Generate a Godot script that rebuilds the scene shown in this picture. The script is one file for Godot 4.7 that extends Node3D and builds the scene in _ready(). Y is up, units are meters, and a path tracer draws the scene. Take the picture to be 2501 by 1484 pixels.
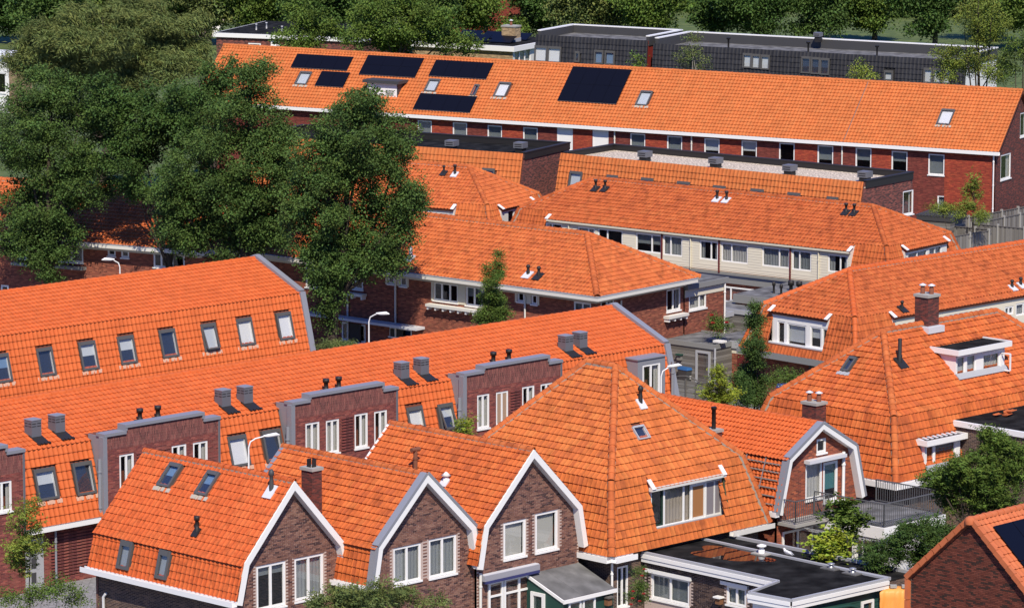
extends Node3D
# Orange tiled roofs of a Dutch town seen from a tower. Pixel pairs are in a 2500 x 1484 view of the photograph;
# they are turned into rays and met with the ground, a wall or a roof plane of a building.
const FOCAL := 10638.6
const PITCH := 0.15939
const EYE := 40.0
var rng := RandomNumberGenerator.new()
var noise := FastNoiseLite.new()
var mats := {}
var taken := {}
var tiles_of := {}      # building -> list of tiles waiting to be placed

func _ready():
	rng.seed = 4711
	noise.seed = 7
	noise.frequency = 0.35
	setup_view()
	make_materials()
	build_ground()
	build_gable_houses()
	build_new_rows()
	build_hip_houses()
	build_far_terrace()
	build_modern_blocks()
	build_back_blocks()
	build_near_extension()
	build_sheds()
	build_street_things()
	build_trees()

func setup_view():
	var cam := Camera3D.new()
	cam.name = "camera"
	cam.position = Vector3(0, EYE, 0)
	cam.rotation = Vector3(-PITCH, 0, 0)
	cam.fov = rad_to_deg(2.0 * atan(742.0 / FOCAL))
	cam.near = 1.0
	cam.far = 2000.0
	add_child(cam)
	cam.current = true
	var we := WorldEnvironment.new()
	we.name = "environment"
	var env := Environment.new()
	env.background_mode = Environment.BG_SKY
	var sky := Sky.new()
	var sm := ProceduralSkyMaterial.new()
	sm.sky_top_color = Color(0.20, 0.40, 0.78)
	sm.sky_horizon_color = Color(0.62, 0.74, 0.88)
	sm.sky_curve = 0.12
	sm.ground_bottom_color = Color(0.22, 0.22, 0.18)
	sm.ground_horizon_color = Color(0.55, 0.62, 0.66)
	sm.sun_angle_max = 2.0
	sky.sky_material = sm
	env.sky = sky
	env.tonemap_mode = Environment.TONE_MAPPER_LINEAR
	env.tonemap_exposure = EXPOSURE
	env.sdfgi_enabled = true
	env.ssao_enabled = true
	env.ssil_enabled = true
	we.environment = env
	add_child(we)
	var sun := DirectionalLight3D.new()
	sun.name = "sun"
	sun.light_energy = 1.55
	sun.light_angular_distance = 0.53
	sun.light_color = Color(1.0, 0.955, 0.88)
	sun.shadow_enabled = true
	add_child(sun)
	# the sun stands behind the camera, a little to its right, 50 degrees up
	var el := deg_to_rad(SUN_UP)
	var az := deg_to_rad(SUN_RIGHT)
	var to_sun := Vector3(sin(az) * cos(el), sin(el), cos(az) * cos(el))
	sun.look_at_from_position(to_sun * 100.0, Vector3.ZERO, Vector3.UP)

const EXPOSURE := 1.15
const SUN_UP := 48.0
const SUN_RIGHT := 7.0

# ---------------------------------------------------------------- rays
func ray(px: float, py: float) -> Vector3:
	var b := (742.0 - py) / FOCAL
	return Vector3((px - 1250.0) / FOCAL, b * cos(PITCH) - sin(PITCH), -(b * sin(PITCH) + cos(PITCH)))

func gp(px: float, py: float, h := 0.0) -> Vector3:
	var d := ray(px, py)
	return Vector3(0, EYE, 0) + d * ((h - EYE) / d.y)

# ---------------------------------------------------------------- nodes
func numbered(called: String) -> String:
	if not taken.has(called):
		taken[called] = 0
		return called
	taken[called] += 1
	return "%s_%03d" % [called, taken[called]]

func tag(o: Node3D, label: String, category: String, group := ""):
	o.set_meta("label", label)
	o.set_meta("category", category)
	if group != "":
		o.set_meta("group", group)
	return o

func thing(called: String, label: String, category: String, at := Vector3.ZERO, turn := 0.0, group := "") -> Node3D:
	var o := Node3D.new()
	o.name = numbered(called)
	add_child(o)
	o.position = at
	o.rotation.y = turn
	tag(o, label, category, group)
	return o

# a building with its own axes: x runs towards the lower right of the view, -z (called q) to the upper right
func house(called: String, label: String, category: String, deg: float, p: float, q: float, group := "") -> Node3D:
	var a := deg_to_rad(deg)
	var pn := Vector3(-sin(a), 0, cos(a))
	var qq := Vector3(cos(a), 0, sin(a))
	var o := thing(called, label, category, pn * p + qq * q, 0.0, group)
	o.transform.basis = Basis(pn, Vector3.UP, -qq)
	return o

func V(p: float, q: float, h: float) -> Vector3:
	return Vector3(p, h, -q)

func part(parent: Node, called: String, mesh: Mesh, m: Material) -> MeshInstance3D:
	var o := MeshInstance3D.new()
	o.name = called
	o.mesh = mesh
	o.material_override = m
	parent.add_child(o, true)
	return o

func stuff(o: Node3D) -> Node3D:
	o.set_meta("kind", "stuff")
	return o

func structure(called: String, mesh: Mesh, m: Material) -> MeshInstance3D:
	var o := part(self, called, mesh, m)
	o.set_meta("kind", "structure")
	return o

# ---------------------------------------------------------------- planes: o origin, r right, u up, n out, in the axes of node
func plane(node: Node3D, o: Vector3, r: Vector3, u: Vector3) -> Dictionary:
	return {"node": node, "o": o, "r": r, "u": u, "n": r.cross(u), "holes": []}

func pwall(node: Node3D, p: float) -> Dictionary:     # faces lower right; coordinates (q, h)
	return plane(node, V(p, 0, 0), Vector3(0, 0, -1), Vector3.UP)

func qwall(node: Node3D, q: float) -> Dictionary:     # faces lower left; coordinates (p, h)
	return plane(node, V(0, q, 0), Vector3(1, 0, 0), Vector3.UP)

func px(pl: Dictionary, x: float, y: float) -> Vector2:
	var inv: Transform3D = pl.node.global_transform.affine_inverse()
	var o: Vector3 = inv * Vector3(0, EYE, 0)
	var d: Vector3 = inv.basis * ray(x, y)
	var t: float = (pl.o - o).dot(pl.n) / d.dot(pl.n)
	var w: Vector3 = o + d * t - pl.o
	return Vector2(w.dot(pl.r), w.dot(pl.u))

func prect(pl: Dictionary, x0: float, y0: float, x1: float, y1: float) -> Rect2:   # from two opposite corners in pixels
	var a := px(pl, x0, y0)
	var b := px(pl, x1, y1)
	return Rect2(min(a.x, b.x), min(a.y, b.y), abs(a.x - b.x), abs(a.y - b.y))

func at(pl: Dictionary, x: float, y: float, z := 0.0) -> Vector3:
	return pl.o + pl.r * x + pl.u * y + pl.n * z

# ---------------------------------------------------------------- shapes
func begin() -> SurfaceTool:
	var st := SurfaceTool.new()
	st.begin(Mesh.PRIMITIVE_TRIANGLES)
	st.set_smooth_group(-1)
	return st

func done(st: SurfaceTool) -> ArrayMesh:
	st.generate_normals()
	return st.commit()

# corners anticlockwise as seen from outside
func quad(st: SurfaceTool, a: Vector3, b: Vector3, c: Vector3, d: Vector3):
	var uv := [Vector2(0, 0), Vector2(a.distance_to(b), 0), Vector2(a.distance_to(b), b.distance_to(c)), Vector2(0, b.distance_to(c))]
	var v := [a, b, c, d]
	for i in [0, 2, 1, 0, 3, 2]:
		st.set_uv(uv[i])
		st.add_vertex(v[i])

func hexa(st: SurfaceTool, c: Array):   # c: four bottom corners anticlockwise from above, four top corners above them
	quad(st, c[3], c[2], c[1], c[0])
	quad(st, c[4], c[5], c[6], c[7])
	for i in 4:
		var j := (i + 1) % 4
		quad(st, c[i], c[j], c[j + 4], c[i + 4])

func pbox(st: SurfaceTool, pl: Dictionary, x0: float, x1: float, y0: float, y1: float, z0: float, z1: float):
	# bottom face looks back into the wall, top face out of it
	hexa(st, [at(pl, x0, y0, z0), at(pl, x1, y0, z0), at(pl, x1, y1, z0), at(pl, x0, y1, z0), at(pl, x0, y0, z1), at(pl, x1, y0, z1), at(pl, x1, y1, z1), at(pl, x0, y1, z1)])

func box(st: SurfaceTool, lo: Vector3, hi: Vector3):
	hexa(st, [Vector3(lo.x, lo.y, hi.z), Vector3(hi.x, lo.y, hi.z), Vector3(hi.x, lo.y, lo.z), Vector3(lo.x, lo.y, lo.z), Vector3(lo.x, hi.y, hi.z), Vector3(hi.x, hi.y, hi.z), Vector3(hi.x, hi.y, lo.z), Vector3(lo.x, hi.y, lo.z)])

func bar(st: SurfaceTool, a: Vector3, b: Vector3, w: float, t: float, side := Vector3.ZERO):   # a beam of width w along side and depth t
	var d := (b - a).normalized()
	var s := side
	if s == Vector3.ZERO:
		s = d.cross(Vector3.UP if abs(d.y) < 0.95 else Vector3.RIGHT)
	s = (s - d * s.dot(d)).normalized()
	var n := s.cross(d)
	s *= w * 0.5
	n *= t * 0.5
	hexa(st, [a - s - n, a + s - n, a + s + n, a - s + n, b - s - n, b + s - n, b + s + n, b - s + n])

func tube(st: SurfaceTool, pts: Array, radii: Array, seg := 8):
	st.set_smooth_group(1)
	var rings := []
	var s := Vector3.ZERO
	for i in pts.size():
		var d: Vector3 = (pts[min(i + 1, pts.size() - 1)] - pts[max(i - 1, 0)]).normalized()
		if s == Vector3.ZERO:
			s = d.cross(Vector3.UP if abs(d.y) < 0.9 else Vector3.RIGHT).normalized()
		s = (s - d * s.dot(d)).normalized()
		var t := d.cross(s)
		var ring := []
		for k in seg:
			var a := TAU * k / seg
			ring.append(pts[i] + (s * cos(a) + t * sin(a)) * radii[min(i, radii.size() - 1)])
		rings.append(ring)
	for i in rings.size() - 1:
		for k in seg:
			var j := (k + 1) % seg
			quad(st, rings[i][k], rings[i][j], rings[i + 1][j], rings[i + 1][k])
	st.set_smooth_group(-1)
	for e in [[rings[0], true], [rings[-1], false]]:
		var r: Array = e[0]
		for k in range(1, seg - 1):
			var tri := [r[0], r[k], r[k + 1]] if e[1] else [r[0], r[k + 1], r[k]]
			for v in tri:
				st.set_uv(Vector2.ZERO)
				st.add_vertex(v)

func lathe(st: SurfaceTool, base: Vector3, prof: Array, seg := 10):   # prof: [radius, height] from below upward, about the vertical
	var pts := []
	var rad := []
	for q in prof:
		pts.append(base + Vector3.UP * q[1])
		rad.append(max(q[0], 0.002))
	st.set_smooth_group(1)
	for i in pts.size() - 1:
		for k in seg:
			var a := TAU * k / seg
			var b := TAU * (k + 1) / seg
			var ca := Vector3(cos(a), 0, -sin(a))
			var cb := Vector3(cos(b), 0, -sin(b))
			quad(st, pts[i] + ca * rad[i], pts[i] + cb * rad[i], pts[i + 1] + cb * rad[i + 1], pts[i + 1] + ca * rad[i + 1])
	st.set_smooth_group(-1)
	for k in range(1, seg - 1):
		for v in [0, k + 1, k]:
			var a: float = TAU * v / seg
			st.set_uv(Vector2.ZERO)
			st.add_vertex(pts[-1] + Vector3(cos(a), 0, -sin(a)) * rad[-1])

# a flat polygon in a plane, at depth z, given anticlockwise
func flat(st: SurfaceTool, pl: Dictionary, poly: PackedVector2Array, z := 0.0):
	var idx := Geometry2D.triangulate_polygon(poly)
	for i in range(0, idx.size(), 3):
		var t := [poly[idx[i]], poly[idx[i + 1]], poly[idx[i + 2]]]
		if (t[1] - t[0]).cross(t[2] - t[0]) > 0:
			t = [t[0], t[2], t[1]]
		for v in t:
			st.set_uv(v)
			st.add_vertex(at(pl, v.x, v.y, z))

# a slab: polygon (anticlockwise) from depth z0 to z1
func slab(st: SurfaceTool, pl: Dictionary, poly: PackedVector2Array, z0: float, z1: float):
	flat(st, pl, poly, z1)
	var rev := poly.duplicate()
	for i in poly.size():
		var a := poly[i]
		var b := poly[(i + 1) % poly.size()]
		quad(st, at(pl, a.x, a.y, z0), at(pl, b.x, b.y, z0), at(pl, b.x, b.y, z1), at(pl, a.x, a.y, z1))
	var idx := Geometry2D.triangulate_polygon(rev)
	for i in range(0, idx.size(), 3):
		var t := [rev[idx[i]], rev[idx[i + 1]], rev[idx[i + 2]]]
		if (t[1] - t[0]).cross(t[2] - t[0]) < 0:
			t = [t[0], t[2], t[1]]
		for v in t:
			st.set_uv(v)
			st.add_vertex(at(pl, v.x, v.y, z0))

func rect_poly(r: Rect2) -> PackedVector2Array:
	return PackedVector2Array([r.position, Vector2(r.end.x, r.position.y), r.end, Vector2(r.position.x, r.end.y)])

# a wall face with real openings: cut along the edges of the openings, with reveals going in
func wall(pl: Dictionary, poly: PackedVector2Array, m: Material, called := "wall", deep := 0.14) -> MeshInstance3D:
	var st := begin()
	var lo := poly[0]
	var hi := poly[0]
	for v in poly:
		lo = lo.min(v)
		hi = hi.max(v)
	var xs := [lo.x, hi.x]
	var ys := [lo.y, hi.y]
	for r: Rect2 in pl.holes:
		for x in [r.position.x, r.end.x]:
			if x > lo.x and x < hi.x:
				xs.append(x)
		for y in [r.position.y, r.end.y]:
			if y > lo.y and y < hi.y:
				ys.append(y)
	xs.sort()
	ys.sort()
	for i in xs.size() - 1:
		for j in ys.size() - 1:
			if xs[i + 1] - xs[i] < 0.001 or ys[j + 1] - ys[j] < 0.001:
				continue
			var c := Vector2((xs[i] + xs[i + 1]) / 2, (ys[j] + ys[j + 1]) / 2)
			var inside := false
			for r: Rect2 in pl.holes:
				if r.has_point(c):
					inside = true
			if inside:
				continue
			var cell := PackedVector2Array([Vector2(xs[i], ys[j]), Vector2(xs[i + 1], ys[j]), Vector2(xs[i + 1], ys[j + 1]), Vector2(xs[i], ys[j + 1])])
			for piece in Geometry2D.intersect_polygons(cell, poly):
				if piece.size() >= 3:
					flat(st, pl, piece)
	for r: Rect2 in pl.holes:
		if not Geometry2D.is_point_in_polygon(r.get_center(), poly):
			continue
		var a := r.position
		var b := r.end
		quad(st, at(pl, a.x, a.y, 0), at(pl, b.x, a.y, 0), at(pl, b.x, a.y, -deep), at(pl, a.x, a.y, -deep))
		quad(st, at(pl, a.x, b.y, -deep), at(pl, b.x, b.y, -deep), at(pl, b.x, b.y, 0), at(pl, a.x, b.y, 0))
		quad(st, at(pl, a.x, a.y, 0), at(pl, a.x, a.y, -deep), at(pl, a.x, b.y, -deep), at(pl, a.x, b.y, 0))
		quad(st, at(pl, b.x, a.y, -deep), at(pl, b.x, a.y, 0), at(pl, b.x, b.y, 0), at(pl, b.x, b.y, -deep))
	return part(pl.node, called, done(st), m)

# plain closed wall box behind the detailed faces, so that rooms are dark
func plain_walls(node: Node3D, p0: float, p1: float, q0: float, q1: float, h: float, m: Material, sides := "abcd"):
	# a: lower right (p1), b: lower left (q0), c: upper left (p0), d: upper right (q1)
	var st := begin()
	if "a" in sides:
		quad(st, V(p1, q0, 0), V(p1, q1, 0), V(p1, q1, h), V(p1, q0, h))
	if "b" in sides:
		quad(st, V(p0, q0, 0), V(p1, q0, 0), V(p1, q0, h), V(p0, q0, h))
	if "c" in sides:
		quad(st, V(p0, q1, 0), V(p0, q0, 0), V(p0, q0, h), V(p0, q1, h))
	if "d" in sides:
		quad(st, V(p1, q1, 0), V(p0, q1, 0), V(p0, q1, h), V(p1, q1, h))
	part(node, "wall", done(st), m)

# ---------------------------------------------------------------- windows
# cols: places of the mullions, 0..1; look: what hangs behind the glass: "dark", "net", "blind", "half", "drape", "slats", "shut"
func window(pl: Dictionary, r: Rect2, cols := [], look := "net", o := {}) -> MeshInstance3D:
	var fw: float = o.get("fw", 0.075)
	var fm: Material = mats[o.get("frame", "white")]
	var z: float = o.get("z", -0.09)
	var x0 := r.position.x
	var x1 := r.end.x
	var y0 := r.position.y
	var y1 := r.end.y
	var st := begin()
	pbox(st, pl, x0, x0 + fw, y0, y1, z, z + 0.07)
	pbox(st, pl, x1 - fw, x1, y0, y1, z, z + 0.07)
	pbox(st, pl, x0 + fw, x1 - fw, y1 - fw, y1, z, z + 0.068)
	pbox(st, pl, x0 + fw, x1 - fw, y0, y0 + fw, z, z + 0.068)
	var cuts := [x0 + fw]
	for c in cols:
		var cx: float = lerp(x0, x1, c)
		pbox(st, pl, cx - fw * 0.55, cx + fw * 0.55, y0 + fw, y1 - fw, z + 0.004, z + 0.064)
		cuts += [cx - fw * 0.55, cx + fw * 0.55]
	if o.has("transom"):
		var ty: float = lerp(y0, y1, o.transom)
		pbox(st, pl, x0 + fw, x1 - fw, ty - fw * 0.4, ty + fw * 0.4, z + 0.006, z + 0.06)
	cuts.append(x1 - fw)
	var w := part(pl.node, "window", done(st), fm)
	for i in range(0, cuts.size(), 2):
		var g := begin()
		pbox(g, pl, cuts[i], cuts[i + 1], y0 + fw, y1 - fw, z + 0.022, z + 0.03)
		part(w, "pane", done(g), mats.glass)
	var cm: Material = mats[o.get("cloth", "curtain")]
	var cz := z - 0.06
	if look in ["net", "drape"]:
		var c := begin()
		var top := y1
		var n := int((x1 - x0) / 0.09)
		for i in n:
			var f := float(i) / n
			if look == "drape" and f > 0.22 and f < 0.72:
				continue
			var a: float = lerp(x0, x1, f)
			var b: float = lerp(x0, x1, float(i + 1) / n)
			var za := cz - (0.03 if i % 2 == 0 else 0.0) - rng.randf() * 0.012
			var zb := cz - (0.0 if i % 2 == 0 else 0.03)
			quad(c, at(pl, a, y0, za), at(pl, b, y0, zb), at(pl, b, top, zb), at(pl, a, top, za))
		part(w, "curtain", done(c), cm)
	elif look in ["blind", "half"]:
		var c := begin()
		pbox(c, pl, x0 + 0.02, x1 - 0.02, y0 if look == "blind" else lerp(y0, y1, o.get("drop", 0.45)), y1 - 0.01, cz - 0.01, cz)
		part(w, "roller_blind", done(c), mats[o.get("cloth", "blind")])
	elif look == "slats":
		var n := int((x1 - x0 - 0.1) / 0.085)
		for i in n:
			var c := begin()
			var a := x0 + 0.06 + i * 0.085
			bar(c, at(pl, a, y0 + 0.04, cz), at(pl, a, y1 - 0.05, cz), 0.075, 0.006, pl.r + pl.n * 0.75)
			part(w, "blind_slat", done(c), cm)
	elif look == "shut":
		var c := begin()
		pbox(c, pl, x0 + fw * 0.8, x1 - fw * 0.8, y0 + fw, y1 - fw, z + 0.035, z + 0.05)
		part(w, "panel", done(c), cm)
	if o.get("sill", true):
		var s := begin()
		pbox(s, pl, x0 - 0.04, x1 + 0.04, y0 - 0.07, y0, z + 0.03, 0.06)
		part(w, "sill", done(s), mats[o.get("sill_mat", "white")])
	return w

# windows given by pixel corners: registers the openings first, builds the wall, then the windows
func windows(pl: Dictionary, list: Array) -> Array:
	var out := []
	for w in list:
		var r := prect(pl, w[0], w[1], w[2], w[3])
		pl.holes.append(r)
		out.append(r)
	return out

# real bricks laid proud of a mortar wall: the 300 nearest are parts, the rest one mass
var brick_mesh: ArrayMesh
func lay_bricks(wall_part: MeshInstance3D, pl: Dictionary, poly: PackedVector2Array, pal: String, y_from := 0.0):
	if brick_mesh == null:
		var st := begin()
		var x := 0.103
		var y := 0.0255
		var z := 0.009
		quad(st, Vector3(-x, -y, z), Vector3(x, -y, z), Vector3(x, y, z), Vector3(-x, y, z))
		quad(st, Vector3(-x, y, z), Vector3(x, y, z), Vector3(x, y, -0.01), Vector3(-x, y, -0.01))
		quad(st, Vector3(-x, -y, -0.01), Vector3(x, -y, -0.01), Vector3(x, -y, z), Vector3(-x, -y, z))
		quad(st, Vector3(-x, -y, -0.01), Vector3(-x, -y, z), Vector3(-x, y, z), Vector3(-x, y, -0.01))
		quad(st, Vector3(x, -y, z), Vector3(x, -y, -0.01), Vector3(x, y, -0.01), Vector3(x, y, z))
		brick_mesh = done(st)
	var lo := poly[0]
	var hi := poly[0]
	for v in poly:
		lo = lo.min(v)
		hi = hi.max(v)
	var tones: Array = mats[pal]
	var list := []
	var row := 0
	var y: float = maxf(lo.y, y_from) + 0.03
	while y < hi.y:
		var x := lo.x + (0.11 if row % 2 == 0 else 0.22)
		while x < hi.x:
			var c := Vector2(x, y)
			var ok := Geometry2D.is_point_in_polygon(c, poly)
			var sx := 1.0
			for r: Rect2 in pl.holes:
				if r.grow(0.012).has_point(c + Vector2(0.1, 0)) or r.grow(0.012).has_point(c - Vector2(0.1, 0)):
					ok = false
			if ok:
				var b := Basis(pl.r, pl.u, pl.n) * Basis(Vector3(0, 0, 1), rng.randfn() * 0.006)
				list.append([Transform3D(b, at(pl, x + rng.randfn() * 0.002, y, rng.randf() * 0.003)), rng.randi() % tones.size()])
			x += 0.22
		y += 0.0625
		row += 1
	var eye: Vector3 = pl.node.global_transform.affine_inverse() * Vector3(0, EYE, 0)
	list.sort_custom(func(a, b): return a[0].origin.distance_squared_to(eye) - a[0].origin.y * 12.0 < b[0].origin.distance_squared_to(eye) - b[0].origin.y * 12.0)
	var n: int = min(300, list.size())
	for i in n:
		var o := MeshInstance3D.new()
		o.name = "brick"
		o.mesh = brick_mesh
		o.material_override = tones[list[i][1]][0]
		o.transform = list[i][0]
		wall_part.add_child(o, true)
	if list.size() <= n:
		return
	var mm := MultiMesh.new()
	mm.transform_format = MultiMesh.TRANSFORM_3D
	mm.use_colors = true
	mm.mesh = brick_mesh
	mm.instance_count = list.size() - n
	for i in range(n, list.size()):
		mm.set_instance_transform(i - n, list[i][0])
		mm.set_instance_color(i - n, tones[list[i][1]][1])
	var mi := MultiMeshInstance3D.new()
	mi.name = "bricks"
	mi.multimesh = mm
	mi.material_override = mats[pal + "_v"]
	mi.set_meta("kind", "stuff")
	wall_part.add_child(mi, true)

# ---------------------------------------------------------------- roofs
# pts: polygon in the building's axes, anticlockwise from outside, the first two along the eaves from left to right
func slope(node: Node3D, called: String, pts: Array, m: Material) -> Dictionary:
	var r: Vector3 = (pts[1] - pts[0]).normalized()
	var n: Vector3 = Vector3.ZERO
	for i in range(1, pts.size() - 1):
		n += (pts[i] - pts[0]).cross(pts[i + 1] - pts[0])
	n = n.normalized()
	var s := plane(node, pts[0], r, n.cross(r).normalized())
	var poly := PackedVector2Array()
	for v in pts:
		poly.append(Vector2((v - pts[0]).dot(s.r), (v - pts[0]).dot(s.u)))
	s.poly = poly
	s.cut = []
	var st := begin()
	slab(st, s, poly, -0.12, -0.012)
	s.part = part(node, called, done(st), m)
	return s

# takes a rectangle out of the boarding of a slope, where a dormer stands
func cut_slope(s: Dictionary, r: Rect2):
	s.holes.append(r)
	s.cut.append(r)
	var polys := [s.poly]
	for c: Rect2 in s.cut:
		var next := []
		for pg in polys:
			for q in Geometry2D.clip_polygons(pg, rect_poly(c)):
				if not Geometry2D.is_polygon_clockwise(q):
					next.append(q)
		polys = next
	var st := begin()
	for pg in polys:
		slab(st, s, pg, -0.12, -0.012)
	s.part.mesh = done(st)

var tile_meshes := {}
func tile_mesh(w: float, g: float, kind: String) -> ArrayMesh:
	var key := "%s %.3f %.3f" % [kind, w, g]
	if tile_meshes.has(key):
		return tile_meshes[key]
	var prof := []   # [x share, z]
	if kind == "wave":     # a round roll and a hollow pan
		prof = [[0.0, 0.012], [0.14, 0.0], [0.36, 0.002], [0.54, 0.016], [0.68, 0.040], [0.82, 0.047], [0.94, 0.034], [1.05, 0.012]]
	elif kind == "pan":    # broad pan with a marked roll
		prof = [[0.0, 0.010], [0.10, 0.0], [0.48, 0.001], [0.62, 0.010], [0.74, 0.032], [0.85, 0.038], [0.96, 0.028], [1.05, 0.008]]
	else:                  # old flat interlocking tile
		prof = [[0.0, 0.006], [0.06, 0.0], [0.50, -0.002], [0.72, 0.002], [0.80, 0.016], [0.90, 0.020], [0.97, 0.014], [1.03, 0.0]]
	var y1 := g + 0.07
	var lift: float = {"flat": 0.062, "wave": 0.056, "pan": 0.046}[kind]
	var st := begin()
	st.set_smooth_group(1)
	for i in prof.size() - 1:
		var a = prof[i]
		var b = prof[i + 1]
		quad(st, Vector3(a[0] * w, 0, a[1] + lift), Vector3(b[0] * w, 0, b[1] + lift), Vector3(b[0] * w, y1, b[1] + 0.004), Vector3(a[0] * w, y1, a[1] + 0.004))
	st.set_smooth_group(-1)
	for i in prof.size() - 1:
		var a = prof[i]
		var b = prof[i + 1]
		quad(st, Vector3(a[0] * w, 0.004, a[1] + lift * 0.28), Vector3(b[0] * w, 0.004, b[1] + lift * 0.28), Vector3(b[0] * w, 0, b[1] + lift), Vector3(a[0] * w, 0, a[1] + lift))
	var m := done(st)
	tile_meshes[key] = m
	return m

# lays tiles over a slope; pal names a list of tile tones
func lay(s: Dictionary, kind: String, tw: float, tg: float, pal: String, o := {}):
	var lo: Vector2 = s.poly[0]
	var hi: Vector2 = s.poly[0]
	for v in s.poly:
		lo = lo.min(v)
		hi = hi.max(v)
	var rows: int = max(1, roundi((hi.y - lo.y) / tg))
	var g := (hi.y - lo.y) / rows
	var cols: int = max(1, roundi((hi.x - lo.x) / tw))
	var w := (hi.x - lo.x) / cols
	var mesh := tile_mesh(w, g, kind)
	var faces := mesh.get_faces()
	var tones: Array = mats[pal]
	var node: Node3D = s.node
	var xf: Transform3D = node.global_transform
	var eye: Vector3 = xf.affine_inverse() * Vector3(0, EYE, 0)
	if not tiles_of.has(node):
		tiles_of[node] = []
	var jig: float = o.get("jig", 0.006)
	var spread: float = o.get("spread", 1.0)
	var cut := begin()
	var cuts := 0
	var seed_off := rng.randf() * 100.0
	for j in rows:
		for i in cols:
			var a := lo.x + i * w
			var b := lo.y + j * g
			var c := Vector2(a + w / 2, b + g / 2)
			var skip := false
			for r: Rect2 in s.holes:
				if r.has_point(c):
					skip = true
			if skip:
				continue
			var inn := 0
			for k in [Vector2(a + 0.03, b + 0.03), Vector2(a + w - 0.03, b + 0.03), Vector2(a + w - 0.03, b + g - 0.03), Vector2(a + 0.03, b + g - 0.03)]:
				if Geometry2D.is_point_in_polygon(k, s.poly):
					inn += 1
			if inn == 0 and not Geometry2D.is_point_in_polygon(c, s.poly):
				continue
			# tone: mostly chance, partly patches that run over the roof
			var nv := noise.get_noise_2d(a * 1.1 + seed_off, b * 0.55) * 1.5 + rng.randfn() * 0.42 * spread
			var t := clampi(int(floor((nv * 0.5 + 0.5) * tones.size())), 0, tones.size() - 1)
			if inn == 4:
				var basis := Basis(s.r, s.u, s.n)
				basis = basis * Basis(Vector3(0, 0, 1), rng.randfn() * jig) * Basis(Vector3(0, 1, 0), rng.randfn() * jig * 1.6)
				var tr := Transform3D(basis, at(s, a, b, rng.randf() * jig))
				var seen: Vector3 = eye - tr.origin
				var score: float = seen.normalized().dot(s.n) / seen.length_squared()
				if o.get("back", false):
					score = -1.0
				tiles_of[node].append([score, tr, t, s, mesh, tones, pal])
			else:
				var basis := Basis(s.r, s.u, s.n)
				var col: Color = tones[t][1]
				cuts += clip_tile(cut, s, a, b, faces, col)
	if cuts > 0:
		stuff(part(s.part, "cut_tiles", cut_done(cut), mats[pal + "_v"]))

func cut_done(st: SurfaceTool) -> ArrayMesh:
	st.generate_normals()
	return st.commit()

func clip_tile(st: SurfaceTool, s: Dictionary, a: float, b: float, faces: PackedVector3Array, col: Color) -> int:
	var n := 0
	var poly: PackedVector2Array = s.poly
	for f in range(0, faces.size(), 3):
		var pg := [faces[f] + Vector3(a, b, 0), faces[f + 1] + Vector3(a, b, 0), faces[f + 2] + Vector3(a, b, 0)]
		for e in poly.size():
			var p := poly[e]
			var d := (poly[(e + 1) % poly.size()] - p)
			var out := []
			for k in pg.size():
				var u: Vector3 = pg[k]
				var v: Vector3 = pg[(k + 1) % pg.size()]
				var du := d.cross(Vector2(u.x, u.y) - p)
				var dv := d.cross(Vector2(v.x, v.y) - p)
				if du >= 0:
					out.append(u)
				if (du >= 0) != (dv >= 0):
					out.append(u.lerp(v, du / (du - dv)))
			pg = out
			if pg.size() < 3:
				break
		for k in range(1, pg.size() - 1):
			for v in [pg[0], pg[k], pg[k + 1]]:
				st.set_color(col)
				st.add_vertex(at(s, v.x, v.y, v.z))
			n += 1
	return n

# after all slopes of a building are laid: the 300 tiles that show largest are parts, the rest one mass per slope
func place_tiles(node: Node3D):
	var all: Array = tiles_of[node]
	all.sort_custom(func(x, y): return x[0] > y[0])
	var rest := {}
	for i in all.size():
		var t: Array = all[i]
		if i < 300 and t[0] > 0:
			var o := MeshInstance3D.new()
			o.name = "roof_tile"
			o.mesh = t[4]
			o.material_override = t[5][t[2]][0]
			o.transform = t[1]
			t[3].part.add_child(o, true)
		else:
			var key: MeshInstance3D = t[3].part
			if not rest.has(key):
				rest[key] = []
			rest[key].append(t)
	for key in rest:
		var list: Array = rest[key]
		var mm := MultiMesh.new()
		mm.transform_format = MultiMesh.TRANSFORM_3D
		mm.use_colors = true
		mm.mesh = list[0][4]
		mm.instance_count = list.size()
		for i in list.size():
			mm.set_instance_transform(i, list[i][1])
			mm.set_instance_color(i, list[i][5][list[i][2]][1])
		var mi := MultiMeshInstance3D.new()
		mi.name = "roof_tiles"
		mi.multimesh = mm
		mi.material_override = mats[list[0][6] + "_v"]
		mi.set_meta("kind", "stuff")
		key.add_child(mi, true)
	tiles_of.erase(node)

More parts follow.
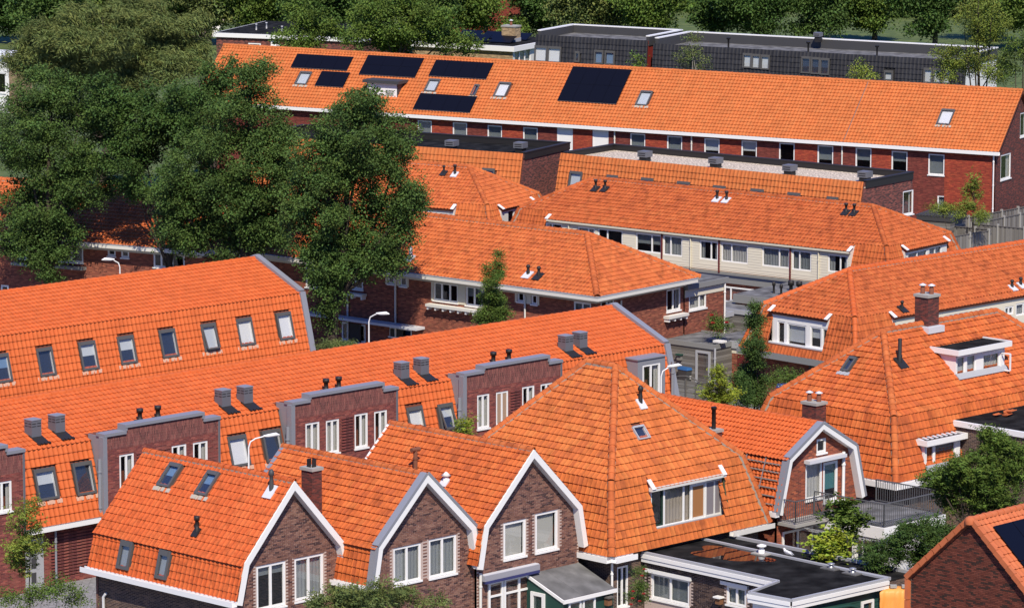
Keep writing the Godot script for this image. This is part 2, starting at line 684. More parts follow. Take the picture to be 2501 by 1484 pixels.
# round cap tiles along a ridge or a hip
var cap_meshes := {}
func caps(parent: Node, a: Vector3, b: Vector3, rad: float, long: float, pal: String, side: Vector3, bed := true):
	var d := (b - a).normalized()
	var s := (side - d * side.dot(d)).normalized()
	var n := s.cross(d)
	if n.y < 0:
		s = -s
		n = -n
	var count: int = max(1, roundi(a.distance_to(b) / long))
	var step := a.distance_to(b) / count
	var key := "%.2f %.2f" % [rad, step]
	if not cap_meshes.has(key):
		var st := begin()
		var seg := 7
		for sec in [[0.0, 1.12, 0.25, 1.12], [0.25, 1.0, 1.04, 0.97]]:
			st.set_smooth_group(1)
			for k in seg:
				var t0: float = lerp(-0.12, PI + 0.12, float(k) / seg)
				var t1: float = lerp(-0.12, PI + 0.12, float(k + 1) / seg)
				var y0: float = sec[0] * step
				var y1: float = sec[2] * step
				var r0: float = sec[1] * rad
				var r1: float = sec[3] * rad
				quad(st, Vector3(cos(t0) * r0, y0, sin(t0) * r0), Vector3(cos(t0) * r1, y1, sin(t0) * r1), Vector3(cos(t1) * r1, y1, sin(t1) * r1), Vector3(cos(t1) * r0, y0, sin(t1) * r0))
			st.set_smooth_group(-1)
			for k in seg:
				var t0: float = lerp(-0.12, PI + 0.12, float(k) / seg)
				var t1: float = lerp(-0.12, PI + 0.12, float(k + 1) / seg)
				var y0: float = sec[0] * step
				var r0: float = sec[1] * rad
				quad(st, Vector3(cos(t0) * (r0 - 0.03), y0, sin(t0) * (r0 - 0.03)), Vector3(cos(t0) * r0, y0, sin(t0) * r0), Vector3(cos(t1) * r0, y0, sin(t1) * r0), Vector3(cos(t1) * (r0 - 0.03), y0, sin(t1) * (r0 - 0.03)))
		cap_meshes[key] = done(st)
	var tones: Array = mats[pal]
	for i in count:
		var o := MeshInstance3D.new()
		o.name = "ridge_tile"
		o.mesh = cap_meshes[key]
		o.material_override = tones[rng.randi() % tones.size()][0]
		o.transform = Transform3D(Basis(s, d, n) * Basis(Vector3(0, 0, 1), rng.randfn() * 0.012), a + d * step * i + n * rng.randf() * 0.012)
		parent.add_child(o, true)
	if bed:
		var st := begin()
		bar(st, a - n * 0.055, b - n * 0.055, rad * 2.0, 0.10, s)
		part(parent, "mortar_bed", done(st), mats.mortar)

# roof window given by two opposite corners in pixels (lower left, upper right)
func skylight(s: Dictionary, x0: float, y0: float, x1: float, y1: float, look := "blind", o := {}):
	var r := prect(s, x0, y0, x1, y1)
	s.holes.append(r.grow(0.02))
	var fm: Material = mats[o.get("frame", "velux")]
	var x := r.position.x
	var y := r.position.y
	var X := r.end.x
	var Y := r.end.y
	var t: float = o.get("t", 0.10)
	var z1 := 0.13
	var st := begin()
	pbox(st, s, x, x + t, y, Y, -0.1, z1)
	pbox(st, s, X - t, X, y, Y, -0.1, z1)
	pbox(st, s, x + t, X - t, y, y + t, -0.1, z1 - 0.005)
	pbox(st, s, x + t, X - t, Y - t * 1.7, Y, -0.1, z1 + 0.02)
	var w := part(s.node, "roof_window", done(st), fm)
	var st2 := begin()
	var tilt: float = o.get("open", 0.0)
	var zt := z1 - 0.035
	var a := at(s, x + t, y + t, zt + tilt)
	var b := at(s, X - t, y + t, zt + tilt)
	var c := at(s, X - t, Y - t * 1.7, zt)
	var d := at(s, x + t, Y - t * 1.7, zt)
	var nn: Vector3 = s.n * 0.012
	hexa(st2, [a - nn, b - nn, c - nn, d - nn, a, b, c, d])
	part(w, "pane", done(st2), mats.glass_roof)
	if tilt > 0.01:
		var st3 := begin()
		for e in [[a, b], [b, c], [c, d], [d, a]]:
			bar(st3, e[0], e[1], 0.07, 0.06, s.n)
		part(w, "sash", done(st3), fm)
	if look != "dark":
		var st4 := begin()
		var yb: float = y + t if look == "blind" else lerp(y, Y, 0.5)
		pbox(st4, s, x + t * 0.8, X - t * 0.8, yb, Y - t, 0.0, 0.01)
		part(w, "roller_blind", done(st4), mats[o.get("cloth", "blind")])
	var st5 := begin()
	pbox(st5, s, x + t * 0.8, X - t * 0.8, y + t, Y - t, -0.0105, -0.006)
	part(w, "dark_backing", done(st5), mats.night_room)  # navy plate on the boarding, painted as unlit room with reflected sky
	var st6 := begin()     # lining, white inside
	pbox(st6, s, X - t - 0.02, X - t, y + t, Y - t, -0.3, z1 - 0.05)
	part(w, "lining", done(st6), mats.white)
	if o.get("apron", "") != "":
		var st7 := begin()
		var n := 6
		for i in n:
			var u0: float = lerp(x - 0.14, X + 0.14, float(i) / n)
			var u1: float = lerp(x - 0.14, X + 0.14, float(i + 1) / n)
			var z := 0.055 if i % 2 == 0 else 0.085
			pbox(st7, s, u0, u1, y - 0.2, y - 0.02, z - 0.03, z)
		part(w, "apron", done(st7), mats[o.apron])
	return w

# upright black vent pipe with cowl on a slope, at a pixel of its foot
func vent_pipe(s: Dictionary, x: float, y: float, high: float, rad := 0.06, m := "black", o := {}):
	var ab := px(s, x, y)
	var base := at(s, ab.x, ab.y, 0.03)
	var st := begin()
	var prof := [[rad * 1.25, -0.15], [rad * 1.25, high * 0.30], [rad, high * 0.34], [rad, high * 0.72], [rad * 1.45, high * 0.73], [rad * 1.55, high * 0.98], [rad * 1.3, high]]
	if o.get("knob", false):
		prof = [[rad * 1.25, -0.15], [rad * 1.2, high * 0.4], [rad, high * 0.5], [rad, high * 0.68], [rad * 1.5, high * 0.72], [rad * 1.55, high * 0.84], [rad * 0.9, high * 0.96], [rad * 0.2, high]]
	if o.get("plain", false):
		prof = [[rad * 1.3, -0.2], [rad * 1.3, high * 0.3], [rad, high * 0.34], [rad, high * 0.97], [rad * 0.8, high]]
	lathe(st, base, prof, 10)
	var p := part(s.node, "vent_pipe", done(st), mats[m])
	var f := begin()
	var fw: float = o.get("foot", 0.22)
	pbox(f, s, ab.x - fw, ab.x + fw, ab.y - fw * 1.5, ab.y + fw, 0.04, 0.10)
	part(p, "flashing", done(f), mats[o.get("flash", "black")])
	return p

func gutter(node: Node3D, a: Vector3, b: Vector3, high: float, deep: float, m: String, out: Vector3) -> MeshInstance3D:
	# a box gutter: outer board, bottom and inner board, open above
	var st := begin()
	var d := (b - a).normalized()
	for e in [[0.0, 0.02], [deep - 0.02, 0.02]]:
		var off: float = e[0] + 0.01
		var lo := a + out * off - Vector3.UP * high
		hexa(st, [lo - out * 0.012, b + out * off - Vector3.UP * high - out * 0.012, b + out * off - Vector3.UP * high + out * 0.012, lo + out * 0.012, a + out * off - out * 0.012, b + out * off - out * 0.012, b + out * off + out * 0.012, a + out * off + out * 0.012] if d.cross(out).y < 0 else [b + out * off - Vector3.UP * high - out * 0.012, lo - out * 0.012, lo + out * 0.012, b + out * off - Vector3.UP * high + out * 0.012, b + out * off - out * 0.012, a + out * off - out * 0.012, a + out * off + out * 0.012, b + out * off + out * 0.012])
	bar(st, a + out * deep * 0.5 - Vector3.UP * (high - 0.012), b + out * deep * 0.5 - Vector3.UP * (high - 0.012), deep - 0.05, 0.02, out)
	return part(node, "gutter", done(st), mats[m])

func downpipe(node: Node3D, top: Vector3, foot: float, m: String, rad := 0.045) -> MeshInstance3D:
	var st := begin()
	tube(st, [top, Vector3(top.x, foot, top.z)], [rad], 8)
	var y := top.y - 0.5
	while y > foot + 0.2:
		tube(st, [Vector3(top.x, y, top.z), Vector3(top.x, y - 0.06, top.z)], [rad * 1.35], 8)
		y -= 1.5
	return part(node, "downpipe", done(st), mats[m])

# ---------------------------------------------------------------- materials (colours are linear base colours)
func lin(r: float, g: float, b: float) -> Color:
	return Color(r, g, b).linear_to_srgb()

func plain(called: String, r: float, g: float, b: float, rough := 0.8, metal := 0.0) -> StandardMaterial3D:
	var m := StandardMaterial3D.new()
	m.resource_name = called
	m.albedo_color = lin(r, g, b)
	m.roughness = rough
	m.metallic = metal
	mats[called] = m
	return m

func noise_image(size: int, freq: float, oct: int, sd: int, lo: float, hi: float, kind := FastNoiseLite.TYPE_SIMPLEX_SMOOTH) -> Image:
	var f := FastNoiseLite.new()
	f.seed = sd
	f.noise_type = kind
	f.frequency = freq
	f.fractal_octaves = oct
	var im := f.get_seamless_image(size, size)
	im.convert(Image.FORMAT_RGB8)
	for y in size:
		for x in size:
			var v: float = lerp(lo, hi, im.get_pixel(x, y).r)
			im.set_pixel(x, y, Color(v, v, v))
	return im

func tex(im: Image) -> ImageTexture:
	im.generate_mipmaps()
	return ImageTexture.create_from_image(im)

# brick work: 2 m x 2 m, courses of 62.5 mm, lengths of 222 mm; tones are the bricks' colours
func brick_tex(tones: Array, mortar: Color, sd: int, soldier := false) -> ImageTexture:
	var n := 512
	var im := Image.create(n, n, false, Image.FORMAT_RGB8)
	im.fill(mortar)
	var r := RandomNumberGenerator.new()
	r.seed = sd
	var grain := FastNoiseLite.new()
	grain.seed = sd
	grain.frequency = 0.05
	for row in 32:
		var off := (row % 2) * 28
		for k in 10:
			var x0 := int(k * 512.0 / 9.0) + off
			var c: Color = tones[r.randi() % tones.size()]
			c = c * r.randf_range(0.86, 1.12)
			for y in range(row * 16 + 2, row * 16 + 16):
				for x in range(x0 + 2, x0 + 57):
					var v := 1.0 + grain.get_noise_2d(x, y * 2.0) * 0.16
					var cc := Color(c.r * v, c.g * v, c.b * v)
					if soldier:
						im.set_pixel(y, x % n, cc)
					else:
						im.set_pixel(x % n, y, cc)
	return tex(im)

func brick(called: String, tones: Array, mortar: Color, sd: int, soldier := false):
	var m := StandardMaterial3D.new()
	m.resource_name = called
	m.albedo_texture = brick_tex(tones, mortar, sd, soldier)
	m.uv1_scale = Vector3(0.5, 0.5, 0.5)
	m.roughness = 0.9
	mats[called] = m

func tile_set(called: String, tones: Array, t: ImageTexture, rough := 0.75, scale := 0.3):
	var list := []
	for c in tones:
		var m := StandardMaterial3D.new()
		m.resource_name = called
		m.albedo_color = lin(c[0], c[1], c[2])
		m.albedo_texture = t
		m.uv1_triplanar = true
		m.uv1_world_triplanar = true
		m.uv1_scale = Vector3.ONE * scale
		m.roughness = rough
		m.metallic_specular = 0.3
		list.append([m, Color(c[0], c[1], c[2])])
	mats[called] = list
	var v := StandardMaterial3D.new()
	v.resource_name = called + "_mass"
	v.vertex_color_use_as_albedo = true
	v.albedo_texture = t
	v.uv1_triplanar = true
	v.uv1_world_triplanar = true
	v.uv1_scale = Vector3.ONE * scale
	v.roughness = rough
	v.metallic_specular = 0.3
	mats[called + "_v"] = v

func around_tone(c: Array, n: int, dv: float, dh: float, sd: int) -> Array:
	var r := RandomNumberGenerator.new()
	r.seed = sd
	var out := []
	for i in n:
		var f := 1.0 + lerpf(-dv, dv, float(i) / max(1, n - 1))
		var h := r.randf_range(-dh, dh)
		out.append([c[0] * f, c[1] * f * (1.0 + h), c[2] * f * (1.0 + h * 1.5)])
	return out

func make_materials():
	plain("white", 0.80, 0.80, 0.78, 0.5)
	plain("offwhite", 0.66, 0.65, 0.60, 0.6)
	plain("cream", 0.62, 0.58, 0.46, 0.7)
	plain("cream_wall", 0.66, 0.62, 0.50, 0.7)
	plain("velux", 0.085, 0.083, 0.08, 0.5)
	plain("zinc", 0.27, 0.28, 0.31, 0.5, 0.2)
	plain("zinc_dark", 0.14, 0.145, 0.165, 0.55, 0.1)
	plain("lead", 0.36, 0.37, 0.39, 0.6)
	plain("lead_white", 0.60, 0.61, 0.64, 0.55)
	plain("grey_board", 0.22, 0.225, 0.22, 0.7)
	plain("black", 0.016, 0.014, 0.013, 0.6)
	plain("dark_grey", 0.05, 0.05, 0.052, 0.6)
	plain("mortar", 0.30, 0.26, 0.21, 0.95)
	plain("room", 0.02, 0.02, 0.024, 0.9)  # darkness of unlit rooms put into the colour
	plain("night_room", 0.022, 0.03, 0.05, 0.6)  # room darkness and sky reflection put into one navy colour
	plain("curtain", 0.50, 0.51, 0.49, 0.9)
	plain("curtain_grey", 0.30, 0.33, 0.34, 0.9)
	plain("blind", 0.56, 0.61, 0.63, 0.85)
	plain("blind_white", 0.78, 0.80, 0.80, 0.8)
	plain("blind_grey", 0.20, 0.235, 0.245, 0.85)
	plain("blind_blue", 0.16, 0.27, 0.42, 0.7)
	plain("beige_panel", 0.36, 0.24, 0.16, 0.8)
	plain("beige_lead", 0.60, 0.36, 0.25, 0.7)
	plain("sand_lead", 0.42, 0.37, 0.30, 0.8)
	plain("rust", 0.17, 0.065, 0.035, 0.9)
	plain("terracotta_pot", 0.20, 0.07, 0.04, 0.9)
	plain("dark_red", 0.13, 0.016, 0.014, 0.6)
	plain("red_panel", 0.20, 0.022, 0.016, 0.6)
	plain("green_wood", 0.012, 0.055, 0.042, 0.6)
	plain("green_frame", 0.012, 0.035, 0.026, 0.5)
	plain("orange_tarp", 0.78, 0.33, 0.07, 0.55)
	plain("steel", 0.40, 0.41, 0.42, 0.4, 0.6)
	plain("galvanised", 0.52, 0.53, 0.53, 0.5, 0.2)
	plain("rail_grey", 0.10, 0.105, 0.11, 0.6)
	plain("concrete", 0.34, 0.33, 0.30, 0.95)
	plain("bark", 0.055, 0.042, 0.03, 0.95)
	plain("birch_bark", 0.30, 0.28, 0.25, 0.9)
	plain("blue_sign", 0.03, 0.06, 0.34, 0.5)
	plain("blue_bin", 0.02, 0.10, 0.28, 0.5)
	plain("red_flower", 0.42, 0.012, 0.012, 0.7)
	plain("navy", 0.03, 0.035, 0.13, 0.8)
	plain("teal_cloth", 0.05, 0.22, 0.24, 0.8)
	plain("awning_grey", 0.30, 0.30, 0.33, 0.6)
	plain("wood_grey_a", 0.16, 0.15, 0.135, 0.9)
	plain("wood_grey_b", 0.115, 0.105, 0.095, 0.9)
	plain("wood_grey_c", 0.20, 0.19, 0.175, 0.9)
	plain("plywood", 0.34, 0.15, 0.05, 0.8)
	plain("old_board", 0.21, 0.19, 0.20, 0.9)
	plain("moss_wood", 0.055, 0.065, 0.03, 0.95)
	plain("wood_dark", 0.045, 0.038, 0.032, 0.85)
	plain("bird_box", 0.20, 0.09, 0.04, 0.8)
	plain("solar_line", 0.20, 0.21, 0.23, 0.5)
	var solar := plain("solar", 0.004, 0.004, 0.007, 0.4)
	solar.metallic_specular = 0.3
	plain("skin", 0.40, 0.24, 0.17, 0.7)
	var g := plain("glass", 0.02, 0.025, 0.03, 0.03)
	g.transparency = BaseMaterial3D.TRANSPARENCY_ALPHA
	g.albedo_color = Color(0.10, 0.12, 0.13, 0.09)
	var gr := plain("glass_roof", 0.02, 0.03, 0.04, 0.02)
	gr.transparency = BaseMaterial3D.TRANSPARENCY_ALPHA
	gr.albedo_color = Color(0.16, 0.20, 0.25, 0.08)
	# bricks: [tones], mortar; image colours are what the brick looks like, in sRGB
	brick("brick_brown", [Color(0.42, 0.28, 0.24), Color(0.49, 0.32, 0.28), Color(0.36, 0.24, 0.21), Color(0.55, 0.37, 0.31), Color(0.29, 0.19, 0.18)], Color(0.64, 0.53, 0.46), 3)
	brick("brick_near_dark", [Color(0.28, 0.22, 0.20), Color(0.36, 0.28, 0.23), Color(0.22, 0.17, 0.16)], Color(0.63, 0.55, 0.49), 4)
	brick("brick_new", [Color(0.45, 0.21, 0.19), Color(0.50, 0.25, 0.22), Color(0.39, 0.18, 0.18), Color(0.53, 0.29, 0.25)], Color(0.53, 0.38, 0.34), 5)
	brick("brick_soldier", [Color(0.44, 0.24, 0.22), Color(0.50, 0.29, 0.26), Color(0.40, 0.21, 0.20)], Color(0.56, 0.45, 0.41), 6, true)
	brick("brick_red", [Color(0.57, 0.28, 0.18), Color(0.50, 0.24, 0.17), Color(0.62, 0.33, 0.21), Color(0.43, 0.21, 0.16)], Color(0.58, 0.42, 0.34), 7)
	brick("brick_row", [Color(0.47, 0.25, 0.19), Color(0.53, 0.29, 0.22), Color(0.42, 0.22, 0.17), Color(0.58, 0.34, 0.25)], Color(0.48, 0.34, 0.28), 8)
	brick("brick_orange", [Color(0.58, 0.24, 0.16), Color(0.53, 0.20, 0.14), Color(0.61, 0.27, 0.17)], Color(0.50, 0.22, 0.15), 9)
	brick("brick_maroon", [Color(0.42, 0.18, 0.15), Color(0.37, 0.15, 0.13), Color(0.47, 0.22, 0.18)], Color(0.45, 0.24, 0.20), 10)
	brick("brick_side", [Color(0.40, 0.19, 0.16), Color(0.46, 0.22, 0.18), Color(0.33, 0.16, 0.15), Color(0.26, 0.15, 0.14)], Color(0.46, 0.32, 0.29), 11)
	brick("brick_purple", [Color(0.44, 0.25, 0.22), Color(0.50, 0.29, 0.25), Color(0.28, 0.19, 0.18)], Color(0.40, 0.28, 0.26), 12)
	brick("brick_yellow", [Color(0.62, 0.53, 0.40), Color(0.68, 0.58, 0.44), Color(0.55, 0.46, 0.34)], Color(0.55, 0.50, 0.42), 13)
	brick("brick_gable", [Color(0.41, 0.19, 0.15), Color(0.48, 0.23, 0.18), Color(0.33, 0.16, 0.13), Color(0.21, 0.12, 0.11)], Color(0.30, 0.19, 0.16), 14)
	# roof tiles
	var clean := tex(noise_image(256, 0.02, 4, 21, 0.86, 1.0))
	var worn := noise_image(512, 0.012, 5, 22, 0.66, 1.16)
	var fine := noise_image(512, 0.06, 3, 23, 0.85, 1.1)
	for y in 512:
		for x in 512:
			var v := minf(worn.get_pixel(x, y).r, 1.0) * fine.get_pixel(x, y).r
			v = clampf(v * 1.12, 0.0, 1.0)
			worn.set_pixel(x, y, Color(v, v * 0.985, v * 0.97))
	var lichen: Image = worn.duplicate()
	var r := RandomNumberGenerator.new()
	r.seed = 99
	for i in 900:
		var c := Vector2(r.randf() * 512, r.randf() * 512)
		var rad := r.randf_range(1.0, 4.2)
		for y in range(int(c.y - rad), int(c.y + rad) + 1):
			for x in range(int(c.x - rad), int(c.x + rad) + 1):
				if Vector2(x, y).distance_to(c) < rad * r.randf_range(0.6, 1.0):
					lichen.set_pixel(posmod(x, 512), posmod(y, 512), Color(0.98, 1.0, 1.0))
	# the lichen sheet is pale where lichen grows, so its base is dimmed to leave room
	for y in 512:
		for x in 512:
			var c := lichen.get_pixel(x, y)
			if c.g < 0.999:
				lichen.set_pixel(x, y, Color(c.r * 0.97, c.g * 0.90, c.b * 0.88))
	var t_worn := tex(worn)
	var t_lichen := tex(lichen)
	tile_set("tiles_new", around_tone([0.65, 0.143, 0.037], 7, 0.04, 0.05, 1), clean, 0.6)
	tile_set("tiles_far", around_tone([0.61, 0.180, 0.052], 8, 0.06, 0.06, 2), clean, 0.7)
	tile_set("tiles_old", [[0.454, 0.119, 0.039], [0.509, 0.135, 0.043], [0.535, 0.144, 0.045], [0.557, 0.153, 0.047], [0.541, 0.146, 0.044], [0.573, 0.169, 0.053], [0.503, 0.129, 0.042]], t_worn, 0.85)
	tile_set("tiles_mix", [[0.471, 0.131, 0.042], [0.534, 0.148, 0.042], [0.561, 0.157, 0.044], [0.587, 0.169, 0.047], [0.571, 0.16, 0.044], [0.602, 0.189, 0.053], [0.514, 0.139, 0.042]], t_worn, 0.85, 0.22)
	tile_set("tiles_brown", [[0.404, 0.1, 0.033], [0.452, 0.114, 0.036], [0.476, 0.121, 0.038], [0.496, 0.129, 0.04], [0.481, 0.123, 0.037], [0.51, 0.142, 0.044], [0.448, 0.109, 0.034]], t_worn, 0.85)
	tile_set("tiles_red", [[0.446, 0.109, 0.035], [0.511, 0.124, 0.036], [0.539, 0.132, 0.037], [0.566, 0.143, 0.039], [0.549, 0.135, 0.037], [0.582, 0.162, 0.046], [0.489, 0.115, 0.035]], t_worn, 0.85, 0.22)
	tile_set("tiles_lichen", around_tone([0.615, 0.155, 0.046], 7, 0.06, 0.08, 3), t_lichen, 0.8, 0.42)
	tile_set("tiles_salmon", around_tone([0.58, 0.165, 0.066], 6, 0.08, 0.05, 4), clean, 0.7)
	tile_set("tiles_black", around_tone([0.038, 0.038, 0.043], 5, 0.15, 0.02, 5), clean, 0.5)
	var bt := tex(noise_image(256, 0.04, 4, 24, 0.78, 1.0))
	tile_set("bricks_brown", [[0.231, 0.113, 0.085], [0.301, 0.149, 0.107], [0.179, 0.09, 0.073], [0.343, 0.186, 0.135], [0.245, 0.122, 0.09], [0.098, 0.053, 0.048], [0.273, 0.14, 0.103]], bt, 0.9)
	tile_set("bricks_dark", [[0.105, 0.070, 0.058], [0.075, 0.050, 0.044], [0.050, 0.033, 0.031], [0.13, 0.085, 0.066]], bt, 0.9)
	tile_set("bricks_gable", [[0.18, 0.053, 0.034], [0.228, 0.068, 0.044], [0.144, 0.044, 0.03], [0.066, 0.035, 0.027], [0.192, 0.061, 0.04]], bt, 0.9)
	plain("mortar_pale", 0.48, 0.38, 0.33, 0.95)
	plain("mortar_dark", 0.045, 0.028, 0.025, 0.95)
	plain("under_roof", 0.16, 0.045, 0.022, 0.95)
	plain("under_black", 0.012, 0.012, 0.013, 0.9)
	# flat roofs and ground
	var felt := StandardMaterial3D.new()
	felt.albedo_texture = tex(noise_image(512, 0.01, 5, 31, 0.07, 0.20))
	felt.uv1_triplanar = true
	felt.uv1_world_triplanar = true
	felt.uv1_scale = Vector3.ONE * 0.15
	felt.roughness = 0.95
	felt.metallic_specular = 0.15
	mats.felt = felt
	var feltg := felt.duplicate()
	feltg.albedo_texture = tex(noise_image(512, 0.012, 5, 32, 0.30, 0.52))
	mats.felt_grey = feltg
	var grav := noise_image(512, 0.07, 2, 33, 0.42, 1.2, FastNoiseLite.TYPE_CELLULAR)
	for y in 512:
		for x in 512:
			var v := grav.get_pixel(x, y).r
			grav.set_pixel(x, y, Color(minf(v * 0.95, 1), minf(v * 0.88, 1), minf(v * 0.78, 1)))
	var gm := StandardMaterial3D.new()
	gm.albedo_texture = tex(grav)
	gm.uv1_triplanar = true
	gm.uv1_world_triplanar = true
	gm.uv1_scale = Vector3.ONE * 0.22
	gm.roughness = 0.95
	mats.gravel = gm
	var grass := noise_image(512, 0.02, 5, 34, 0.0, 1.0)
	for y in 512:
		for x in 512:
			var v := grass.get_pixel(x, y).r
			grass.set_pixel(x, y, Color(0.22, 0.30, 0.12).lerp(Color(0.40, 0.44, 0.22), v))
	var gs := StandardMaterial3D.new()
	gs.albedo_texture = tex(grass)
	gs.uv1_triplanar = true
	gs.uv1_world_triplanar = true
	gs.uv1_scale = Vector3.ONE * 0.06
	gs.roughness = 0.95
	mats.grass = gs
	var pv := noise_image(512, 0.03, 4, 35, 0.42, 0.60)
	for k in range(0, 512, 32):
		for x in 512:
			pv.set_pixel(x, k, Color(0.3, 0.3, 0.29))
			pv.set_pixel(k, x, Color(0.3, 0.3, 0.29))
	var pm := StandardMaterial3D.new()
	pm.albedo_texture = tex(pv)
	pm.uv1_scale = Vector3.ONE * 0.2
	pm.roughness = 0.95
	mats.paving = pm
	var asph := felt.duplicate()
	asph.albedo_texture = tex(noise_image(256, 0.05, 4, 36, 0.24, 0.34))
	mats.asphalt = asph
	plain("sand", 0.50, 0.38, 0.28, 0.95)
	plain("water", 0.01, 0.01, 0.012, 0.02)
	for k in [["leaf_dark", 0.066, 0.118, 0.028], ["leaf_mid", 0.090, 0.146, 0.026], ["leaf_light", 0.17, 0.22, 0.038], ["leaf_olive", 0.128, 0.165, 0.050], ["leaf_deep", 0.052, 0.100, 0.022], ["leaf_lime", 0.24, 0.30, 0.035]]:
		var m := plain(k[0], 1, 1, 1, 0.6)
		m.metallic_specular = 0.28
		m.vertex_color_use_as_albedo = true
		m.backlight_enabled = true
		m.backlight = lin(k[1] * 0.8, k[2] * 0.9, k[3] * 0.5)
		mats[k[0] + "_c"] = Color(k[1], k[2], k[3])

# ---------------------------------------------------------------- ground
func sheet(called: String, poly: PackedVector2Array, y: float, m: Material):
	var pl := plane(self, Vector3(0, y, 0), Vector3(1, 0, 0), Vector3(0, 0, -1))
	var st := begin()
	flat(st, pl, poly)
	return structure(called, done(st), m)

func build_ground():
	sheet("ground", PackedVector2Array([Vector2(-500, 60), Vector2(500, 60), Vector2(500, 1400), Vector2(-500, 1400)]), 0.0, mats.grass)
	# streets and yards between the rows
	sheet("street", PackedVector2Array([Vector2(-60, 130), Vector2(60, 130), Vector2(60, 185), Vector2(16, 200), Vector2(-5, 222), Vector2(-40, 246), Vector2(-60, 252)]), 0.004, mats.paving)
	sheet("back_yard", PackedVector2Array([Vector2(-30, 236), Vector2(50, 190), Vector2(60, 190), Vector2(60, 270), Vector2(-50, 300), Vector2(-50, 262)]), 0.008, mats.paving)
	sheet("road", PackedVector2Array([Vector2(-200, 452), Vector2(200, 452), Vector2(200, 466), Vector2(-200, 466)]), 0.004, mats.asphalt)

# ---------------------------------------------------------------- three gable houses in front and the red one
# cross-section: half width w at the eaves, knee at wk, ridge at 0; front gable at p = 0, back at p = -long
func gable_house(called: String, label: String, deg: float, p: float, q: float, w: float, wk: float, he: float, hk: float, hr: float, long: float, o: Dictionary) -> Dictionary:
	var n := house(called, label, "house", deg, p, q, "gable houses of the old row")
	var over := 0.28
	var um: Material = mats.under_roof
	var ov := Vector2(0.13, -0.13 * (hr - hk) / wk)     # the upper tiles shoot out over the lower ones
	var up_l := slope(n, "roof", [V(-long, -wk - ov.x, hk + ov.y), V(0, -wk - ov.x, hk + ov.y), V(0, 0, hr), V(-long, 0, hr)], um)
	var lo_l := slope(n, "roof", [V(-long, -w, he), V(0, -w, he), V(0, -wk, hk), V(-long, -wk, hk)], um)
	var up_r := slope(n, "roof", [V(0, wk, hk), V(-long, wk, hk), V(-long, 0, hr), V(0, 0, hr)], um)
	var lo_r := slope(n, "roof", [V(0, w, he), V(-long, w, he), V(-long, wk, hk), V(0, wk, hk)], um)
	var front := pwall(n, -over)
	var inn := 0.14
	var prof := PackedVector2Array([Vector2(-w + 0.2, 0), Vector2(w - 0.2, 0), Vector2(w - 0.2, he - 0.1), Vector2(wk - inn, hk - 0.12), Vector2(0, hr - 0.16), Vector2(-wk + inn, hk - 0.12), Vector2(-w + 0.2, he - 0.1)])
	# bargeboards along the profile, one board per run
	var runs := [Vector2(-w, he - 0.12), Vector2(-wk, hk), Vector2(0, hr), Vector2(wk, hk), Vector2(w, he - 0.12)]
	var bw: float = o.get("board", 0.24)
	for k in 4:
		var a: Vector2 = runs[k]
		var b: Vector2 = runs[k + 1]
		var st := begin()
		var d := (b - a).normalized()
		var s := Vector2(d.y, -d.x)     # inwards
		if s.y > 0.3 or (k == 0 and s.x < 0) or (k == 3 and s.x > 0):
			s = -s
		var pl := pwall(n, 0)
		# mitred ends
		var m0 := s * bw
		var m1 := s * bw
		if k > 0:
			m0 = mitre(runs[k - 1], a, b, bw)
		if k < 3:
			m1 = mitre(a, b, runs[k + 2], bw)
		var quadp := PackedVector2Array([a, a + m0, b + m1, b])
		if Geometry2D.is_polygon_clockwise(quadp):
			quadp.reverse()
		slab(st, pl, quadp, -over + 0.01, 0.05)
		part(n, "bargeboard", done(st), mats.white)
		if o.get("zinc", false):
			var zt := begin()
			var up := -s
			var q2 := PackedVector2Array([a - s * 0.003, b - s * 0.003, b + up * 0.11, a + up * 0.11])
			if Geometry2D.is_polygon_clockwise(q2):
				q2.reverse()
			slab(zt, pl, q2, -0.26, 0.07)
			part(n, "verge_cap", done(zt), mats.zinc)
	return {"n": n, "ul": up_l, "ll": lo_l, "ur": up_r, "lr": lo_r, "front": front, "prof": prof, "w": w, "wk": wk, "he": he, "hk": hk, "hr": hr, "long": long}

func mitre(a: Vector2, b: Vector2, c: Vector2, w: float) -> Vector2:
	var d0 := (b - a).normalized()
	var d1 := (c - b).normalized()
	var n0 := Vector2(d0.y, -d0.x)
	var n1 := Vector2(d1.y, -d1.x)
	var m := (n0 + n1).normalized()
	return m * (w / max(0.3, m.dot(n0)))

func finish_gable(h: Dictionary, kind: String, pal: String, pal_low: String, tw: float, tg: float, bm: String, cap_pal := ""):
	var n: Node3D = h.n
	var rng_o := {"jig": 0.008, "spread": 1.0}
	lay(h.ul, kind, tw, tg, pal, rng_o)
	lay(h.ll, kind, tw, tg * 0.94, pal_low, rng_o)
	lay(h.ur, kind, tw, tg, pal, {"back": true})
	lay(h.lr, kind, tw, tg * 0.94, pal_low, {"back": true})
	place_tiles(n)
	caps(h.ul.part, V(-h.long, 0, h.hr - 0.03), V(0.0, 0, h.hr - 0.03), 0.13, 0.36, pal if cap_pal == "" else cap_pal, Vector3(0, 0, 1))
	if bm == "brick_brown":
		lay_bricks(wall(h.front, h.prof, mats.mortar_pale), h.front, h.prof, "bricks_brown")
	else:
		wall(h.front, h.prof, mats[bm])
	plain_walls(n, -h.long + 0.3, -0.45, -h.w + 0.25, h.w - 0.25, h.he, mats[bm], "bcd")
	var st := begin()   # back gable
	var bp := pwall(n, -h.long + 0.3)
	var pts: PackedVector2Array = h.prof.duplicate()
	slab(st, bp, pts, -0.1, 0.0)
	part(n, "back_wall", done(st), mats[bm])

